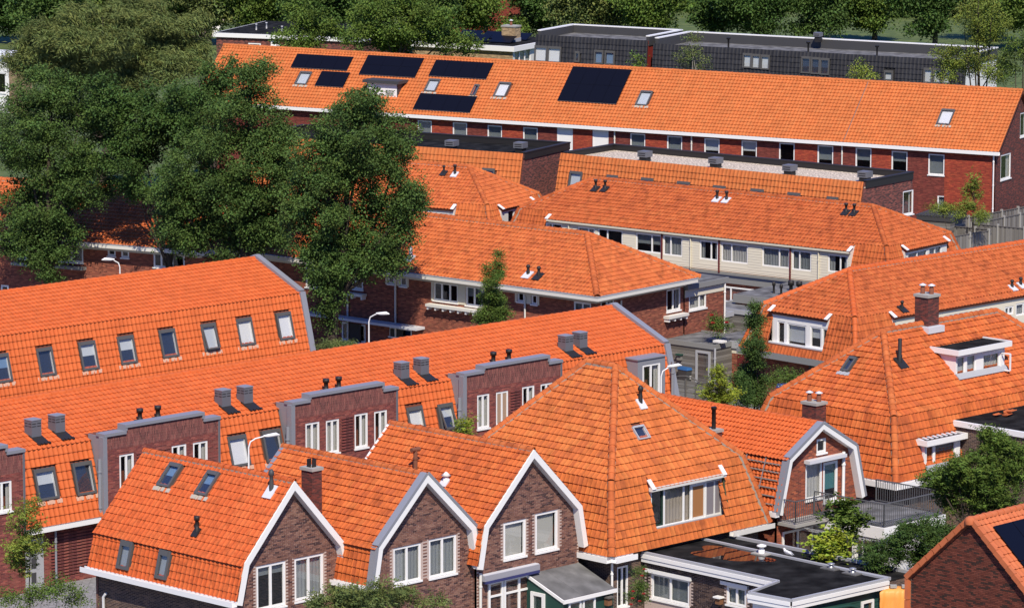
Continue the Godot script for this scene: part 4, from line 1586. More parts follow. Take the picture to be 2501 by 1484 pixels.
# a long dormer roofed by the main slope running on past the knee; t0..t1 along the eaves in the building's own axis
func skirt_dormer(h: Dictionary, side: String, t0: float, t1: float, ext: float, hbot: float, wm: String, wings := [true, true]) -> Dictionary:
	var n: Node3D = h.n
	var s: Dictionary = h[side]
	var o: Vector3 = s.o
	var a0: float = t0 - (-o.z if side == "a" else o.x)
	var a1: float = t1 - (-o.z if side == "a" else o.x)
	var sk := slope(n, "dormer_roof", [at(s, a0, -ext), at(s, a1, -ext), at(s, a1, 0.0), at(s, a0, 0.0)], mats.under_roof)
	if not h.has("extra"):
		h.extra = []
	h.extra.append(sk)
	var low := at(s, a0, -ext)
	var pl := pwall(n, low.x - 0.16) if side == "a" else qwall(n, -low.z + 0.16)
	var top := low.y - 0.03
	var ls: Dictionary = h["l" + side]
	var la0: float = t0 - (-ls.o.z if side == "a" else ls.o.x)
	var lb0: float = (hbot - ls.o.y) / ls.u.y
	cut_slope(ls, Rect2(la0 + 0.03, max(lb0, 0.02), t1 - t0 - 0.06, 9.0))
	# cheeks
	var w := begin()
	for k in 2:
		var t := t0 + 0.02 if k == 0 else t1 - 0.02
		var c := [at(pl, t, hbot, 0.0), at(pl, t, top, 0.0), at(s, t - t0 + a0, 0.1, -0.02), at(pl, t, hbot, -1.1)]
		var th: Vector3 = pl.r * 0.04
		quad(w, c[0], c[3], c[2], c[1])
		quad(w, c[1] + th, c[2] + th, c[3] + th, c[0] + th)
		for i in 4:
			quad(w, c[i], c[(i + 1) % 4], c[(i + 1) % 4] + th, c[i] + th)
	part(n, "cheek", done(w), mats.offwhite)
	for k in 2:
		if wings[k]:     # the white lead wing where skirt and roof meet
			var t := a0 if k == 0 else a1
			var f := begin()
			bar(f, at(s, t, -ext - 0.03, 0.07), at(s, t, -ext + 0.45, 0.07), 0.2, 0.05, s.r)
			part(n, "wing", done(f), mats.white)
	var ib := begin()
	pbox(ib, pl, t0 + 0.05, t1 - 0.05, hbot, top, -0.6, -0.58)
	part(n, "dark_backing", done(ib), mats.room)  # near-black sheet painted to stand for the unlit inside
	pl.t0 = t0
	pl.t1 = t1
	pl.top = top
	pl.bot = hbot
	return pl

func dormer_front(pl: Dictionary, wm: String):
	wall(pl, PackedVector2Array([Vector2(pl.t0 + 0.02, pl.bot), Vector2(pl.t1 - 0.02, pl.bot), Vector2(pl.t1 - 0.02, pl.top), Vector2(pl.t0 + 0.02, pl.top)]), mats[wm], "front", 0.1)

# flat-roofed dormer with upright front on slope s (faces lower right); bl, br: foot of its front in pixels; tp: pixel height of the roof edge above bl
func box_dormer(h: Dictionary, s: Dictionary, bl: Array, br: Array, high: float, back: float, o := {}) -> Dictionary:
	var n: Node3D = h.n
	var a := px(s, bl[0], bl[1])
	var b := px(s, br[0], br[1])
	var f := at(s, a.x, (a.y + b.y) / 2)
	var q0: float = -f.z
	var q1: float = q0 + (b.x - a.x)
	var pl := pwall(n, f.x)
	var h0: float = f.y
	var h1: float = h0 + high
	var st := begin()
	for k in 2:
		var q := q0 if k == 0 else q1
		box(st, Vector3(f.x - back, h0 - 0.3, -q - 0.03), Vector3(f.x - 0.02, h1, -q + 0.03))
	var dm := part(n, "dormer", done(st), mats[o.get("cheek", "white")])
	var rf := begin()
	box(rf, Vector3(f.x - back, h1 + 0.1, -q1 - 0.12), Vector3(f.x + 0.22, h1 + 0.14, -q0 + 0.12))
	part(dm, "flat_roof", done(rf), mats.felt)
	var fa := begin()
	box(fa, Vector3(f.x + 0.20, h1 - 0.04, -q1 - 0.2), Vector3(f.x + 0.26, h1 + 0.2, -q0 + 0.2))
	box(fa, Vector3(f.x - back, h1 - 0.04, -q0 + 0.14), Vector3(f.x + 0.20, h1 + 0.2, -q0 + 0.2))
	box(fa, Vector3(f.x - back, h1 - 0.04, -q1 - 0.2), Vector3(f.x + 0.20, h1 + 0.2, -q1 - 0.14))
	part(dm, "fascia", done(fa), mats.white)
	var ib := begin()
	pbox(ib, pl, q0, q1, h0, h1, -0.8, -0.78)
	part(dm, "dark_backing", done(ib), mats.room)  # dark sheet behind the front, its shade put into the colour
	var ap := begin()
	pbox(ap, s, a.x - 0.05, b.x + 0.05, a.y - 0.28, a.y + 0.05, 0.06, 0.11)
	part(dm, "apron", done(ap), mats.lead)
	pl.q0 = q0
	pl.q1 = q1
	pl.h0 = h0
	pl.h1 = h1
	return pl

func build_hip_houses():
	# --- big pyramid house next to the gables
	var n := house("hip_house", "tall pyramid-roofed house with a wide half-boarded dormer, beside the flat black roof", "house", -45.0, -115.91, 121.46)
	var g := hip_roof(n, -9.9, 0, 0, 9.315, 2.9, 0.81, 5.69, 9.46, "p", -5.756, -4.15, 4.54)
	var dp := skirt_dormer(g, "a", 2.75, 6.95, 0.7, 3.5, "white", [true, true])
	var ws := windows(dp, [[1592, 1198, 1620, 1282], [1622, 1190, 1690, 1272], [1690, 1185, 1722, 1262], [1724, 1175, 1768, 1253]])
	skylight(g.a, 1558, 1077, 1568, 1040, "dark", {"frame": "lead", "t": 0.05})
	finish_hip(g, "flat", 0.25, 0.33, "tiles_mix", "p", {"cap_pal": "tiles_old", "cap": 0.15})
	dormer_front(dp, "white")
	window(dp, ws[0], [], "dark", {"frame": "green_frame", "sill": false})
	window(dp, ws[1], [0.72], "net", {"cloth": "sand_lead", "sill": false})
	window(dp, ws[2], [], "shut", {"cloth": "plywood", "frame": "offwhite", "sill": false})
	window(dp, ws[3], [0.5], "shut", {"cloth": "old_board", "frame": "offwhite", "sill": false})
	var fb := begin()
	pbox(fb, dp, 2.65, 7.05, dp.top - 0.04, dp.top + 0.12, 0.02, 0.2)
	part(n, "gutter", done(fb), mats.offwhite)
	var lb := begin()   # lead apron under the dormer and old mossy pole
	pbox(lb, dp, 2.8, 6.9, 3.38, 3.56, -0.2, 0.13)
	part(n, "apron", done(lb), mats.lead)
	var mp := begin()
	tube(mp, [at(dp, 7.02, 5.1, 0.02), at(dp, 7.1, 4.3, 0.1), at(dp, 7.3, 2.9, 0.45)], [0.05, 0.05, 0.06], 7)
	part(n, "leaning_pole", done(mp), mats.moss_wood)
	vent_pipe(g.a, 1563, 986, 0.75, 0.075, "black", {"knob": true, "flash": "lead_white", "foot": 0.2})
	gutter(n, V(-9.9, -0.02, 2.92), V(0.02, -0.02, 2.92), 0.22, 0.28, "white", V(0, -1, 0))
	gutter(n, V(0.02, -0.02, 2.92), V(0.02, 1.2, 2.92), 0.22, 0.28, "white", V(1, 0, 0))
	gutter(n, V(0.02, 6.9, 2.92), V(0.02, 9.4, 2.92), 0.2, 0.25, "offwhite", V(1, 0, 0))
	var lw := qwall(n, 0.3)
	var rw := pwall(n, -0.3)
	var wd := windows(rw, [[1507, 1385, 1534, 1478]])
	var wl := windows(lw, [[1440, 1420, 1465, 1484]])
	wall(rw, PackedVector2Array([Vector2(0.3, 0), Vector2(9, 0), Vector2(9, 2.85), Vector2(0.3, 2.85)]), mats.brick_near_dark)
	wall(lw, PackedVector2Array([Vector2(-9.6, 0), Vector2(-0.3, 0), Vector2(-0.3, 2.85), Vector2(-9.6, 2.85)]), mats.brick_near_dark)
	window(rw, wd[0], [0.5], "dark", {"frame": "white"})
	window(lw, wl[0], [], "dark", {"frame": "green_frame"})
	plain_walls(n, -9.6, -0.3, 0.3, 9.0, 2.85, mats.brick_near_dark, "cd")
	downpipe(n, V(-0.2, 0.24, 2.7), 0, "white", 0.05)
	# --- the other big hipped house, right
	n = house("hip_house", "wide hipped house with a white flat-roofed dormer, twin-potted chimney and leaning stove pipe", "house", -45.0, -116.18, 139.13)
	var i := hip_roof(n, -8.75, 0, 0, 16.3, 3.3, 0.88, 5.88, 8.8, "q", 4.26, 12.04, -4.375)
	skylight(i.b, 2054, 907, 2096, 876, "dark", {"apron": "lead", "t": 0.09})
	finish_hip(i, "flat", 0.25, 0.33, "tiles_red", "q", {"cap_pal": "tiles_old", "cap": 0.15})
	var d1 := box_dormer(i, i.a, [2335, 919], [2455, 900], 1.02, 2.4)
	var w1 := windows(d1, [[2338, 872, 2358, 914], [2362, 868, 2384, 908], [2402, 866, 2442, 903]])
	wall(d1, PackedVector2Array([Vector2(d1.q0, d1.h0 - 0.1), Vector2(d1.q1, d1.h0 - 0.1), Vector2(d1.q1, d1.h1), Vector2(d1.q0, d1.h1)]), mats.white, "front", 0.08)
	for k in 3:
		window(d1, w1[k], [], ["blind", "blind", "net"][k], {"cloth": "blind" if k < 2 else "curtain", "fw": 0.06})
	var sash := begin()   # the sash that stands open
	var c0 := at(d1, w1[2].end.x + 0.05, w1[2].position.y, 0.02)
	for e in [[Vector3.ZERO, V(0.45, 0.1, 0)], [V(0, 0, 0.75), V(0.45, 0.1, 0.75)], [Vector3.ZERO, V(0, 0, 0.75)], [V(0.45, 0.1, 0), V(0.45, 0.1, 0.75)]]:
		bar(sash, c0 + e[0], c0 + e[1], 0.07, 0.05)
	var sh := part(n, "open_sash", done(sash), mats.white)
	var d2 := box_dormer(i, i.la, [2260, 1141], [2345, 1124], 1.0, 1.6)
	var w2 := windows(d2, [[2263, 1090, 2282, 1134], [2284, 1086, 2334, 1128]])
	wall(d2, PackedVector2Array([Vector2(d2.q0, d2.h0 - 0.1), Vector2(d2.q1, d2.h0 - 0.1), Vector2(d2.q1, d2.h1), Vector2(d2.q0, d2.h1)]), mats.white, "front", 0.08)
	window(d2, w2[0], [], "dark", {"fw": 0.06})
	window(d2, w2[1], [], "half", {"fw": 0.06, "cloth": "blind_grey"})
	for k in 8:     # crimped lead over the dormer's back edge
		var wl2 := begin()
		var lq: float = lerp(d2.q0 - 0.1, d2.q1 - 0.05, k / 7.5)
		var fx: float = d2.o.x
		hexa(wl2, [V(fx - 0.5, lq, d2.h1 + 0.2), V(fx - 0.1, lq, d2.h1 + 0.145), V(fx - 0.1, lq + 0.14, d2.h1 + 0.145), V(fx - 0.5, lq + 0.14, d2.h1 + 0.2), V(fx - 0.5, lq, d2.h1 + 0.24), V(fx - 0.1, lq, d2.h1 + 0.18), V(fx - 0.1, lq + 0.14, d2.h1 + 0.18), V(fx - 0.5, lq + 0.14, d2.h1 + 0.24)])
		part(n, "lead_strip", done(wl2), mats.lead_white)
	vent_pipe(i.a, 2197, 886, 1.05, 0.085, "black", {"plain": true, "foot": 0.26})
	gutter(n, V(0.02, -0.05, 3.32), V(0.02, 3.2, 3.32), 0.24, 0.3, "white", V(1, 0, 0))
	gutter(n, V(-8.75, -0.02, 3.32), V(0.3, -0.02, 3.32), 0.24, 0.3, "white", V(0, -1, 0))
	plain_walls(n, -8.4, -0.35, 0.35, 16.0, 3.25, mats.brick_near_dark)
	var cb := px(i.b, 1988, 1045)
	var cbp := at(i.b, cb.x, cb.y)
	chimney(n, cbp.x, -cbp.z, 0.8, 0.65, cbp.y - 1.2, cbp.y + 1.05, "brick_side", 2)
	# big ridge chimney with lead skirt
	var cr := chimney(n, -4.375, 7.2, 0.75, 0.75, 8.3, 10.0, "brick_side", 2)
	var sk := begin()
	box(sk, Vector3(-4.95, 8.45, -7.75), Vector3(-3.8, 8.72, -6.65))
	part(cr, "lead_skirt", done(sk), mats.lead_white)
	# the white and flat-roofed additions on its right flank
	var ex := begin()
	quad(ex, V(-1.0, 4.62, 0), V(6.5, 4.62, 0), V(6.5, 4.62, 5.1), V(-1.0, 4.62, 5.1))
	quad(ex, V(6.5, 4.62, 0), V(6.5, 16, 0), V(6.5, 16, 5.1), V(6.5, 4.62, 5.1))
	part(n, "annexe", done(ex), mats.brick_near_dark)
	var exf := begin()
	box(exf, Vector3(-1.0, 5.08, -16.0), Vector3(6.6, 5.32, -4.52))
	part(n, "annexe_fascia", done(exf), mats.white)
	var exr := begin()
	box(exr, Vector3(-1.0, 5.324, -16.0), Vector3(6.45, 5.34, -4.68))
	part(n, "annexe_roof", done(exr), mats.felt)
	var ex2 := begin()
	box(ex2, Vector3(-3.0, 5.34, -16.0), Vector3(-1.15, 5.66, -5.0))
	part(n, "upper_annexe", done(ex2), mats.white)
	var ex3 := begin()
	box(ex3, Vector3(-3.0, 5.66, -16.0), Vector3(-0.95, 5.9, -4.8))
	part(n, "annexe_fascia", done(ex3), mats.white)
	var ex4 := begin()
	box(ex4, Vector3(-3.0, 5.904, -16.0), Vector3(-1.05, 5.92, -4.9))
	part(n, "annexe_roof", done(ex4), mats.felt)
	for k in 5:     # loose tiles left on the annexe roof
		var o := part(n, "loose_tile", tile_mesh(0.25, 0.33, "flat"), mats.tiles_old[k % 3][0])
		o.transform = Transform3D(Basis.from_euler(Vector3(-PI / 2 + rng.randf() * 0.3, rng.randf() * TAU, 0)), Vector3(0.2 + rng.randf() * 0.5, 5.37 + k * 0.03, -6.6 - rng.randf() * 0.9))
	# --- mansard house with dormer, right middle
	n = house("mansard_house", "orange mansard house with a white four-light dormer above a striped awning", "house", -44.1, -140.815, 160.083)
	var e := hip_roof(n, -6.9, 0.8, -0.8, 23.0, 2.9, 0.8, 5.1, 6.874, "q", 3.02, 19.0, -3.05)
	var de := skirt_dormer(e, "b", -5.35, -1.55, 0.45, 3.35, "white")
	var we := windows(de, [[1899, 783, 1917, 842], [1923, 788, 1969, 850], [1979, 796, 2006, 852], [2008, 800, 2028, 855]])
	var df := skirt_dormer(e, "a", 2.6, 22.0, 0.45, 3.2, "cream_wall", [true, false])
	var wf := windows(df, [[2312, 770, 2366, 800], [2398, 760, 2440, 780], [2455, 750, 2476, 766], [2482, 742, 2520, 765]])
	finish_hip(e, "pan", 0.235, 0.315, "tiles_brown", "q", {"cap": 0.15, "cap_pal": "tiles_new"})
	dormer_front(de, "white")
	dormer_front(df, "cream_wall")
	window(de, we[0], [], "dark", {"sill": false})
	window(de, we[1], [], "half", {"sill": false, "cloth": "blind", "drop": 0.18})
	window(de, we[2], [], "half", {"sill": false, "cloth": "blind", "drop": 0.45})
	window(de, we[3], [], "dark", {"sill": false})
	for r in wf:
		window(df, r, [0.5], "net", {"sill": false, "cloth": "curtain_grey"})
	var le := begin()
	pbox(le, de, -5.5, -1.4, 3.12, 3.36, -0.3, 0.16)
	part(n, "apron", done(le), mats.lead_white)
	gutter(n, V(-6.95, -0.85, 2.92), V(0.9, -0.85, 2.92), 0.28, 0.24, "grey_board", V(0, -1, 0))
	vent_pipe(e.a, 2203, 756, 0.45, 0.06, "black", {"knob": true, "foot": 0.22})
	vent_pipe(e.a, 2472, 704, 0.45, 0.07, "black", {"knob": true, "foot": 0.2, "flash": "lead_white"})
	vent_pipe(e.a, 2493, 698, 0.45, 0.07, "black", {"knob": true, "foot": 0.2, "flash": "lead_white"})
	plain_walls(n, -6.5, 0.4, -0.4, 22.5, 2.85, mats.brick_row)
	var aw := begin()
	pbox(aw, qwall(n, -0.4), -2.6, -0.6, 1.75, 2.5, 0.0, 0.05)
	part(n, "garden_door", done(aw), mats.dark_grey)
	# --- long house with cream boarding
	n = house("mansard_house", "long orange-roofed row with cream weatherboarding, red stripes and many curtained windows", "house", -52.16, -128.92, 199.53)
	var dd := hip_roof(n, -26.3, 0.8, -0.8, 7.35, 2.9, 0.8, 5.1, 6.786, "p", -22.47, -3.0, 3.18)
	var dw := skirt_dormer(dd, "b", -23.0, -2.05, 0.78, 2.75, "cream_wall")
	var wdd := windows(dw, [[1333, 543, 1372, 570], [1411, 553, 1452, 582], [1460, 557, 1520, 600], [1553, 568, 1615, 620], [1620, 574, 1666, 627], [1709, 586, 1753, 637], [1762, 592, 1826, 645], [1862, 602, 1928, 656], [1935, 610, 1981, 663], [2023, 620, 2070, 668]])
	var ds := skirt_dormer(dd, "a", 1.3, 5.6, 0.6, 3.2, "offwhite")
	var wds := windows(ds, [[2218, 618, 2265, 640], [2270, 605, 2300, 628]])
	finish_hip(dd, "pan", 0.235, 0.315, "tiles_brown", "p", {"cap": 0.14})
	dormer_front(dw, "cream_wall")
	dormer_front(ds, "offwhite")
	var nn := 0
	for r in wdd:
		window(dw, r, [0.38 if nn % 2 == 0 else 0.62], ["dark", "net", "dark", "half", "net", "drape", "net", "net", "net", "drape"][nn], {"cloth": ["curtain_grey", "curtain", "curtain_grey", "blind_grey", "curtain_grey"][nn % 5], "fw": 0.07, "sill": false})
		nn += 1
	for r in wds:
		window(ds, r, [0.5], "net", {"cloth": "curtain_grey", "fw": 0.06, "sill": false})
	# boards of the cladding, each with its lower edge proud
	var y: float = dw.bot + 0.06
	while y < dw.top - 0.1:
		for seg in clear_runs(dw, y, y + 0.12):
			var bd := begin()
			var pts := [at(dw, seg[0], y, 0.022), at(dw, seg[1], y, 0.022), at(dw, seg[1], y + 0.15, 0.006), at(dw, seg[0], y + 0.15, 0.006)]
			quad(bd, pts[0], pts[1], pts[2], pts[3])
			quad(bd, pts[0] - dw.n * 0.02, pts[1] - dw.n * 0.02, pts[1], pts[0])
			part(n, "weatherboard", done(bd), mats.cream_wall)
		y += 0.15
	for k in [[1617, 571], [1757, 590], [1931, 608]]:
		var t := px(dw, k[0], k[1])
		var rs := begin()
		pbox(rs, dw, t.x - 0.05, t.x + 0.05, dw.bot, dw.top - 0.1, 0.0, 0.05)
		part(n, "red_post", done(rs), mats.dark_red)
	for k in [[1688, 590], [2001, 615], [1390, 545]]:
		var t := px(dw, k[0], k[1])
		var base := at(dw, t.x, dw.top - 0.1, 0.07)
		downpipe(n, base, 2.6, "cream", 0.045)
	gutter(n, at(dw, -23.0, dw.top + 0.04, 0.0), at(dw, -2.0, dw.top + 0.04, 0.0), 0.1, 0.2, "cream", V(0, -1, 0))
	for k in [[1455, 462], [1478, 463], [1752, 488], [1775, 490], [2067, 520], [2087, 522]]:
		vent_pipe(dd.b, k[0], k[1], 0.55, 0.07, "black", {"foot": 0.22, "flash": "lead_white" if k[0] > 1700 and k[0] < 1800 else "black"})
	plain_walls(n, -25.9, 0.4, -0.4, 7.0, 2.85, mats.brick_row)
	# grey band and ground floor below the cladding
	var lowr := qwall(n, -0.42)
	var gb := begin()
	pbox(gb, lowr, -25.5, 0.0, 2.2, 2.8, 0.0, 0.12)
	part(n, "fascia_band", done(gb), mats.grey_board)
	var glw := windows(lowr, [[1763, 697, 1850, 745]])
	window(lowr, glw[0], [0.28], "net", {"z": 0.03, "cloth": "curtain_grey"})
	# --- small hipped house behind it
	n = house("mansard_house", "small orange hipped house left of the cream row, with white-winged dormers", "house", -60.0, -127.886, 218.603)
	var mh := hip_roof(n, -16.0, 0.8, -0.8, 6.86, 2.9, 0.8, 5.1, 6.891, "p", -12.5, -3.03, 3.03)
	var mb := skirt_dormer(mh, "b", -12.0, -2.1, 0.6, 3.2, "offwhite")
	var mbw := windows(mb, [[1053, 520, 1075, 545], [1078, 521, 1100, 545]])
	var ma := skirt_dormer(mh, "a", 1.0, 4.8, 0.6, 3.2, "offwhite")
	var maw := windows(ma, [[1240, 514, 1256, 542], [1258, 510, 1275, 540]])
	finish_hip(mh, "pan", 0.235, 0.315, "tiles_old", "p", {"cap": 0.14})
	dormer_front(mb, "offwhite")
	dormer_front(ma, "offwhite")
	for r in mbw:
		window(mb, r, [], "net", {"sill": false, "cloth": "curtain_grey"})
	for r in maw:
		window(ma, r, [], "dark", {"sill": false})
	vent_pipe(mh.b, 1084, 424, 0.5, 0.06, "black", {"knob": true, "foot": 0.2})
	vent_pipe(mh.b, 1111, 427, 0.6, 0.07, "black", {"foot": 0.2, "flash": "lead_white"})
	plain_walls(n, -15.6, 0.4, -0.4, 6.5, 2.85, mats.brick_row)
	# --- brick terrace behind the big tree
	n = house("brick_terrace", "red brick terrace with hipped orange roof, cream eaves and window boxes, beside the street lamps", "terrace", -50.06, -136.43, 169.6)
	var c := hip_roof(n, -27.0, 0.3, -0.3, 8.2, 5.42, 0.0, 0.0, 7.8, "p", -23.2, -3.82, 3.935)
	finish_hip(c, "pan", 0.235, 0.315, "tiles_old", "p", {"cap": 0.16})
	for k in [[1290, 672, 1], [1316, 676, 0]]:
		vent_pipe(c.b, k[0], k[1], 0.55, 0.075, "black", {"knob": true, "foot": 0.24, "flash": "lead_white" if k[2] == 1 else "black"})
	vent_pipe(c.b, 1003, 632, 0.6, 0.1, "zinc", {"plain": true, "flash": "lead"})
	cream_eaves(n, -27.0, 0.0, 0.0, 7.9)
	var fw := qwall(n, 0.3)
	var sw := pwall(n, -0.3)
	var cw := windows(fw, [[745, 640, 782, 705], [848, 662, 886, 708], [946, 668, 962, 694], [976, 674, 993, 700], [1058, 687, 1118, 740], [1137, 697, 1178, 750], [1263, 711, 1280, 738], [1297, 718, 1312, 744], [1401, 735, 1443, 775], [833, 785, 892, 838], [950, 797, 1005, 828]])
	var csw := windows(sw, [[1467, 736, 1500, 770], [1628, 708, 1662, 755]]) 
	var poly := PackedVector2Array([Vector2(-26.7, 0), Vector2(-0.3, 0), Vector2(-0.3, 5.0), Vector2(-26.7, 5.0)])
	wall(fw, poly, mats.brick_row)
	wall(sw, PackedVector2Array([Vector2(0.3, 0), Vector2(7.6, 0), Vector2(7.6, 5.0), Vector2(0.3, 5.0)]), mats.brick_row)
	plain_walls(n, -26.7, -0.3, 0.3, 7.6, 5.0, mats.brick_row, "cd")
	var fl := begin()   # ceiling below the roof closes the rooms
	box(fl, Vector3(-26.6, 4.95, -7.5), Vector3(-0.4, 5.0, -0.4))
	part(n, "ceiling", done(fl), mats.room)
	for k in cw.size():
		window(fw, cw[k], [] if cw[k].size.x < 0.7 else ([0.33, 0.66] if k == 4 else [0.5]), ["dark", "drape", "dark", "dark", "dark", "half", "dark", "dark", "half", "dark", "dark"][k], {"fw": 0.09, "cloth": "blind_grey"})
	for k in 2:
		window(sw, csw[k], [0.5], "drape", {"fw": 0.08})
	for e2 in [[cw[4], cw[5], fw], [cw[1], cw[1], fw], [csw[1], csw[1], sw]]:   # flower shelves on brackets
		var x0: float = e2[0].position.x - 0.25
		var x1: float = e2[1].end.x + 0.25
		var y0: float = e2[0].position.y - 0.32
		var b1 := begin()
		pbox(b1, e2[2], x0, x1, y0, y0 + 0.14, 0.0, 0.38)
		var shelf := part(n, "flower_shelf", done(b1), mats.offwhite)
		var nb := int((x1 - x0) / 0.55)
		for k in nb + 1:
			var b2 := begin()
			var x: float = lerp(x0 + 0.1, x1 - 0.1, float(k) / max(1, nb))
			pbox(b2, e2[2], x - 0.05, x + 0.05, y0 - 0.16, y0, 0.0, 0.32)
			part(shelf, "bracket", done(b2), mats.white)
	# pale panels round the window groups
	for e2 in [[cw[4], cw[5]], [cw[2], cw[3]], [cw[6], cw[7]]]:
		var x0: float = e2[0].position.x - 0.14
		var x1: float = e2[1].end.x + 0.14
		var y0: float = e2[0].position.y - 0.05
		for b3 in [[x0, e2[0].position.x], [e2[0].end.x, e2[1].position.x], [e2[1].end.x, x1]]:
			var pb := begin()
			pbox(pb, fw, b3[0], b3[1], y0, 4.99, 0.0, 0.03)
			part(n, "window_surround", done(pb), mats.cream)
	for k in [[967, 690], [1284, 735], [850, 680]]:
		var t := px(fw, k[0], k[1])
		downpipe(n, V(t.x, 0.22, 4.9), 0.1, "offwhite", 0.05)
	var t2 := px(sw, 1514, 740)
	downpipe(n, V(-0.22, t2.x, 4.9), 0.1, "offwhite", 0.05)
	var cn := begin()   # canopy above the ground floor
	pbox(cn, fw, -20.0, -11.8, 2.42, 2.55, 0.0, 0.7)
	part(n, "canopy", done(cn), mats.lead_white)
	for k in [[-17.3, -16.3], [-14.2, -13.3]]:
		var dr := begin()
		pbox(dr, fw, k[0], k[1], 0.05, 2.2, 0.0, 0.04)
		part(n, "door", done(dr), mats.wood_dark)
	# --- brick terrace behind the left trees
	n = house("brick_terrace", "red brick terrace in the shade of the street trees, with cream window groups", "terrace", -62.8, -122.71, 199.76)
	var j := hip_roof(n, -30.0, 1.5, -0.3, 8.2, 5.42, 0.0, 0.0, 7.9, "p", -26.0, -1.0, 3.935)
	finish_hip(j, "pan", 0.235, 0.315, "tiles_old", "p", {"cap": 0.16})
	cream_eaves(n, -30.0, 1.2, 0.0, 7.9)
	var jw := qwall(n, 0.3)
	var jr := windows(jw, [[40, 586, 88, 634], [142, 595, 202, 642], [261, 598, 281, 626], [294, 602, 314, 630], [373, 612, 450, 658], [0, 695, 20, 730]])
	wall(jw, PackedVector2Array([Vector2(-29.7, 0), Vector2(1.2, 0), Vector2(1.2, 5.0), Vector2(-29.7, 5.0)]), mats.brick_row)
	plain_walls(n, -29.7, 1.2, 0.3, 7.6, 5.0, mats.brick_row, "acd")
	for k in jr.size():
		window(jw, jr[k], [] if jr[k].size.x < 0.7 else ([0.25, 0.6] if k == 4 else [0.5]), "half" if k == 3 else "dark", {"fw": 0.1, "cloth": "blind_blue"})
	for k in [0, 1]:
		var b1 := begin()
		pbox(b1, jw, jr[k].position.x - 0.2, jr[k].end.x + 0.2, jr[k].position.y - 0.36, jr[k].position.y - 0.2, 0.0, 0.38)
		part(n, "flower_shelf", done(b1), mats.grey_board)

func clear_runs(pl: Dictionary, y0: float, y1: float) -> Array:
	# stretches of the wall between y0 and y1 that no opening cuts
	var x: float = pl.t0 + 0.03
	var cuts := []
	for r: Rect2 in pl.holes:
		if r.end.y + 0.02 > y0 and r.position.y - 0.06 < y1:
			cuts.append([r.position.x - 0.03, r.end.x + 0.03])
	cuts.sort_custom(func(a, b): return a[0] < b[0])
	var out := []
	for c in cuts:
		if c[0] - x > 0.05:
			out.append([x, c[0]])
		x = max(x, c[1])
	if pl.t1 - 0.03 - x > 0.05:
		out.append([x, pl.t1 - 0.03])
	return out

func cream_eaves(n: Node3D, p0: float, p1: float, q0: float, q1: float):
	# boxed eaves: gutter board, soffit and pale frieze along the two seen sides
	var st := begin()
	box(st, Vector3(p0, 5.22, -q0 - 0.02), Vector3(p1 + 0.42, 5.42, -q0 + 0.42))
	box(st, Vector3(p1, 5.22, -q1), Vector3(p1 + 0.42, 5.42, -q0 - 0.021))
	part(n, "gutter_board", done(st), mats.offwhite)
	var fr := begin()
	box(fr, Vector3(p0, 4.98, -q0 - 0.35), Vector3(p1 - 0.2, 5.22, -q0 - 0.24))
	box(fr, Vector3(p1 - 0.32, 4.98, -q1), Vector3(p1 - 0.2, 5.22, -q0 - 0.36))
	part(n, "frieze", done(fr), mats.cream)
	var gl := begin()
	box(gl, Vector3(p0, 5.421, -q0 + 0.3), Vector3(p1 + 0.44, 5.45, -q0 + 0.44))
	box(gl, Vector3(p1 + 0.3, 5.421, -q1), Vector3(p1 + 0.44, 5.45, -q0 + 0.29))
	part(n, "gutter_lip", done(gl), mats.lead)

# ---------------------------------------------------------------- long far terrace with solar panels
func solar_field(s: Dictionary, tl: Array, br: Array, cols: int, rows: int):
	# tl, br: pixel corners (upper left, lower right)
	var a := px(s, tl[0], tl[1])
	var b := px(s, br[0], br[1])
	var w := (b.x - a.x) / cols
	var hh := (a.y - b.y) / rows
	for i in cols:
		for j in rows:
			var st := begin()
			pbox(st, s, a.x + i * w + 0.008, a.x + (i + 1) * w - 0.008, b.y + j * hh + 0.008, b.y + (j + 1) * hh - 0.008, 0.12, 0.155)
			var p := part(s.node, "solar_panel", done(st), mats.solar)
	var rl := begin()
	for j in rows + 1:
		bar(rl, at(s, a.x, b.y + j * hh * 0.99 + 0.01, 0.10), at(s, b.x, b.y + j * hh * 0.99 + 0.01, 0.10), 0.03, 0.05, s.u)
	stuff(part(s.node, "panel_rails", done(rl), mats.solar_line))

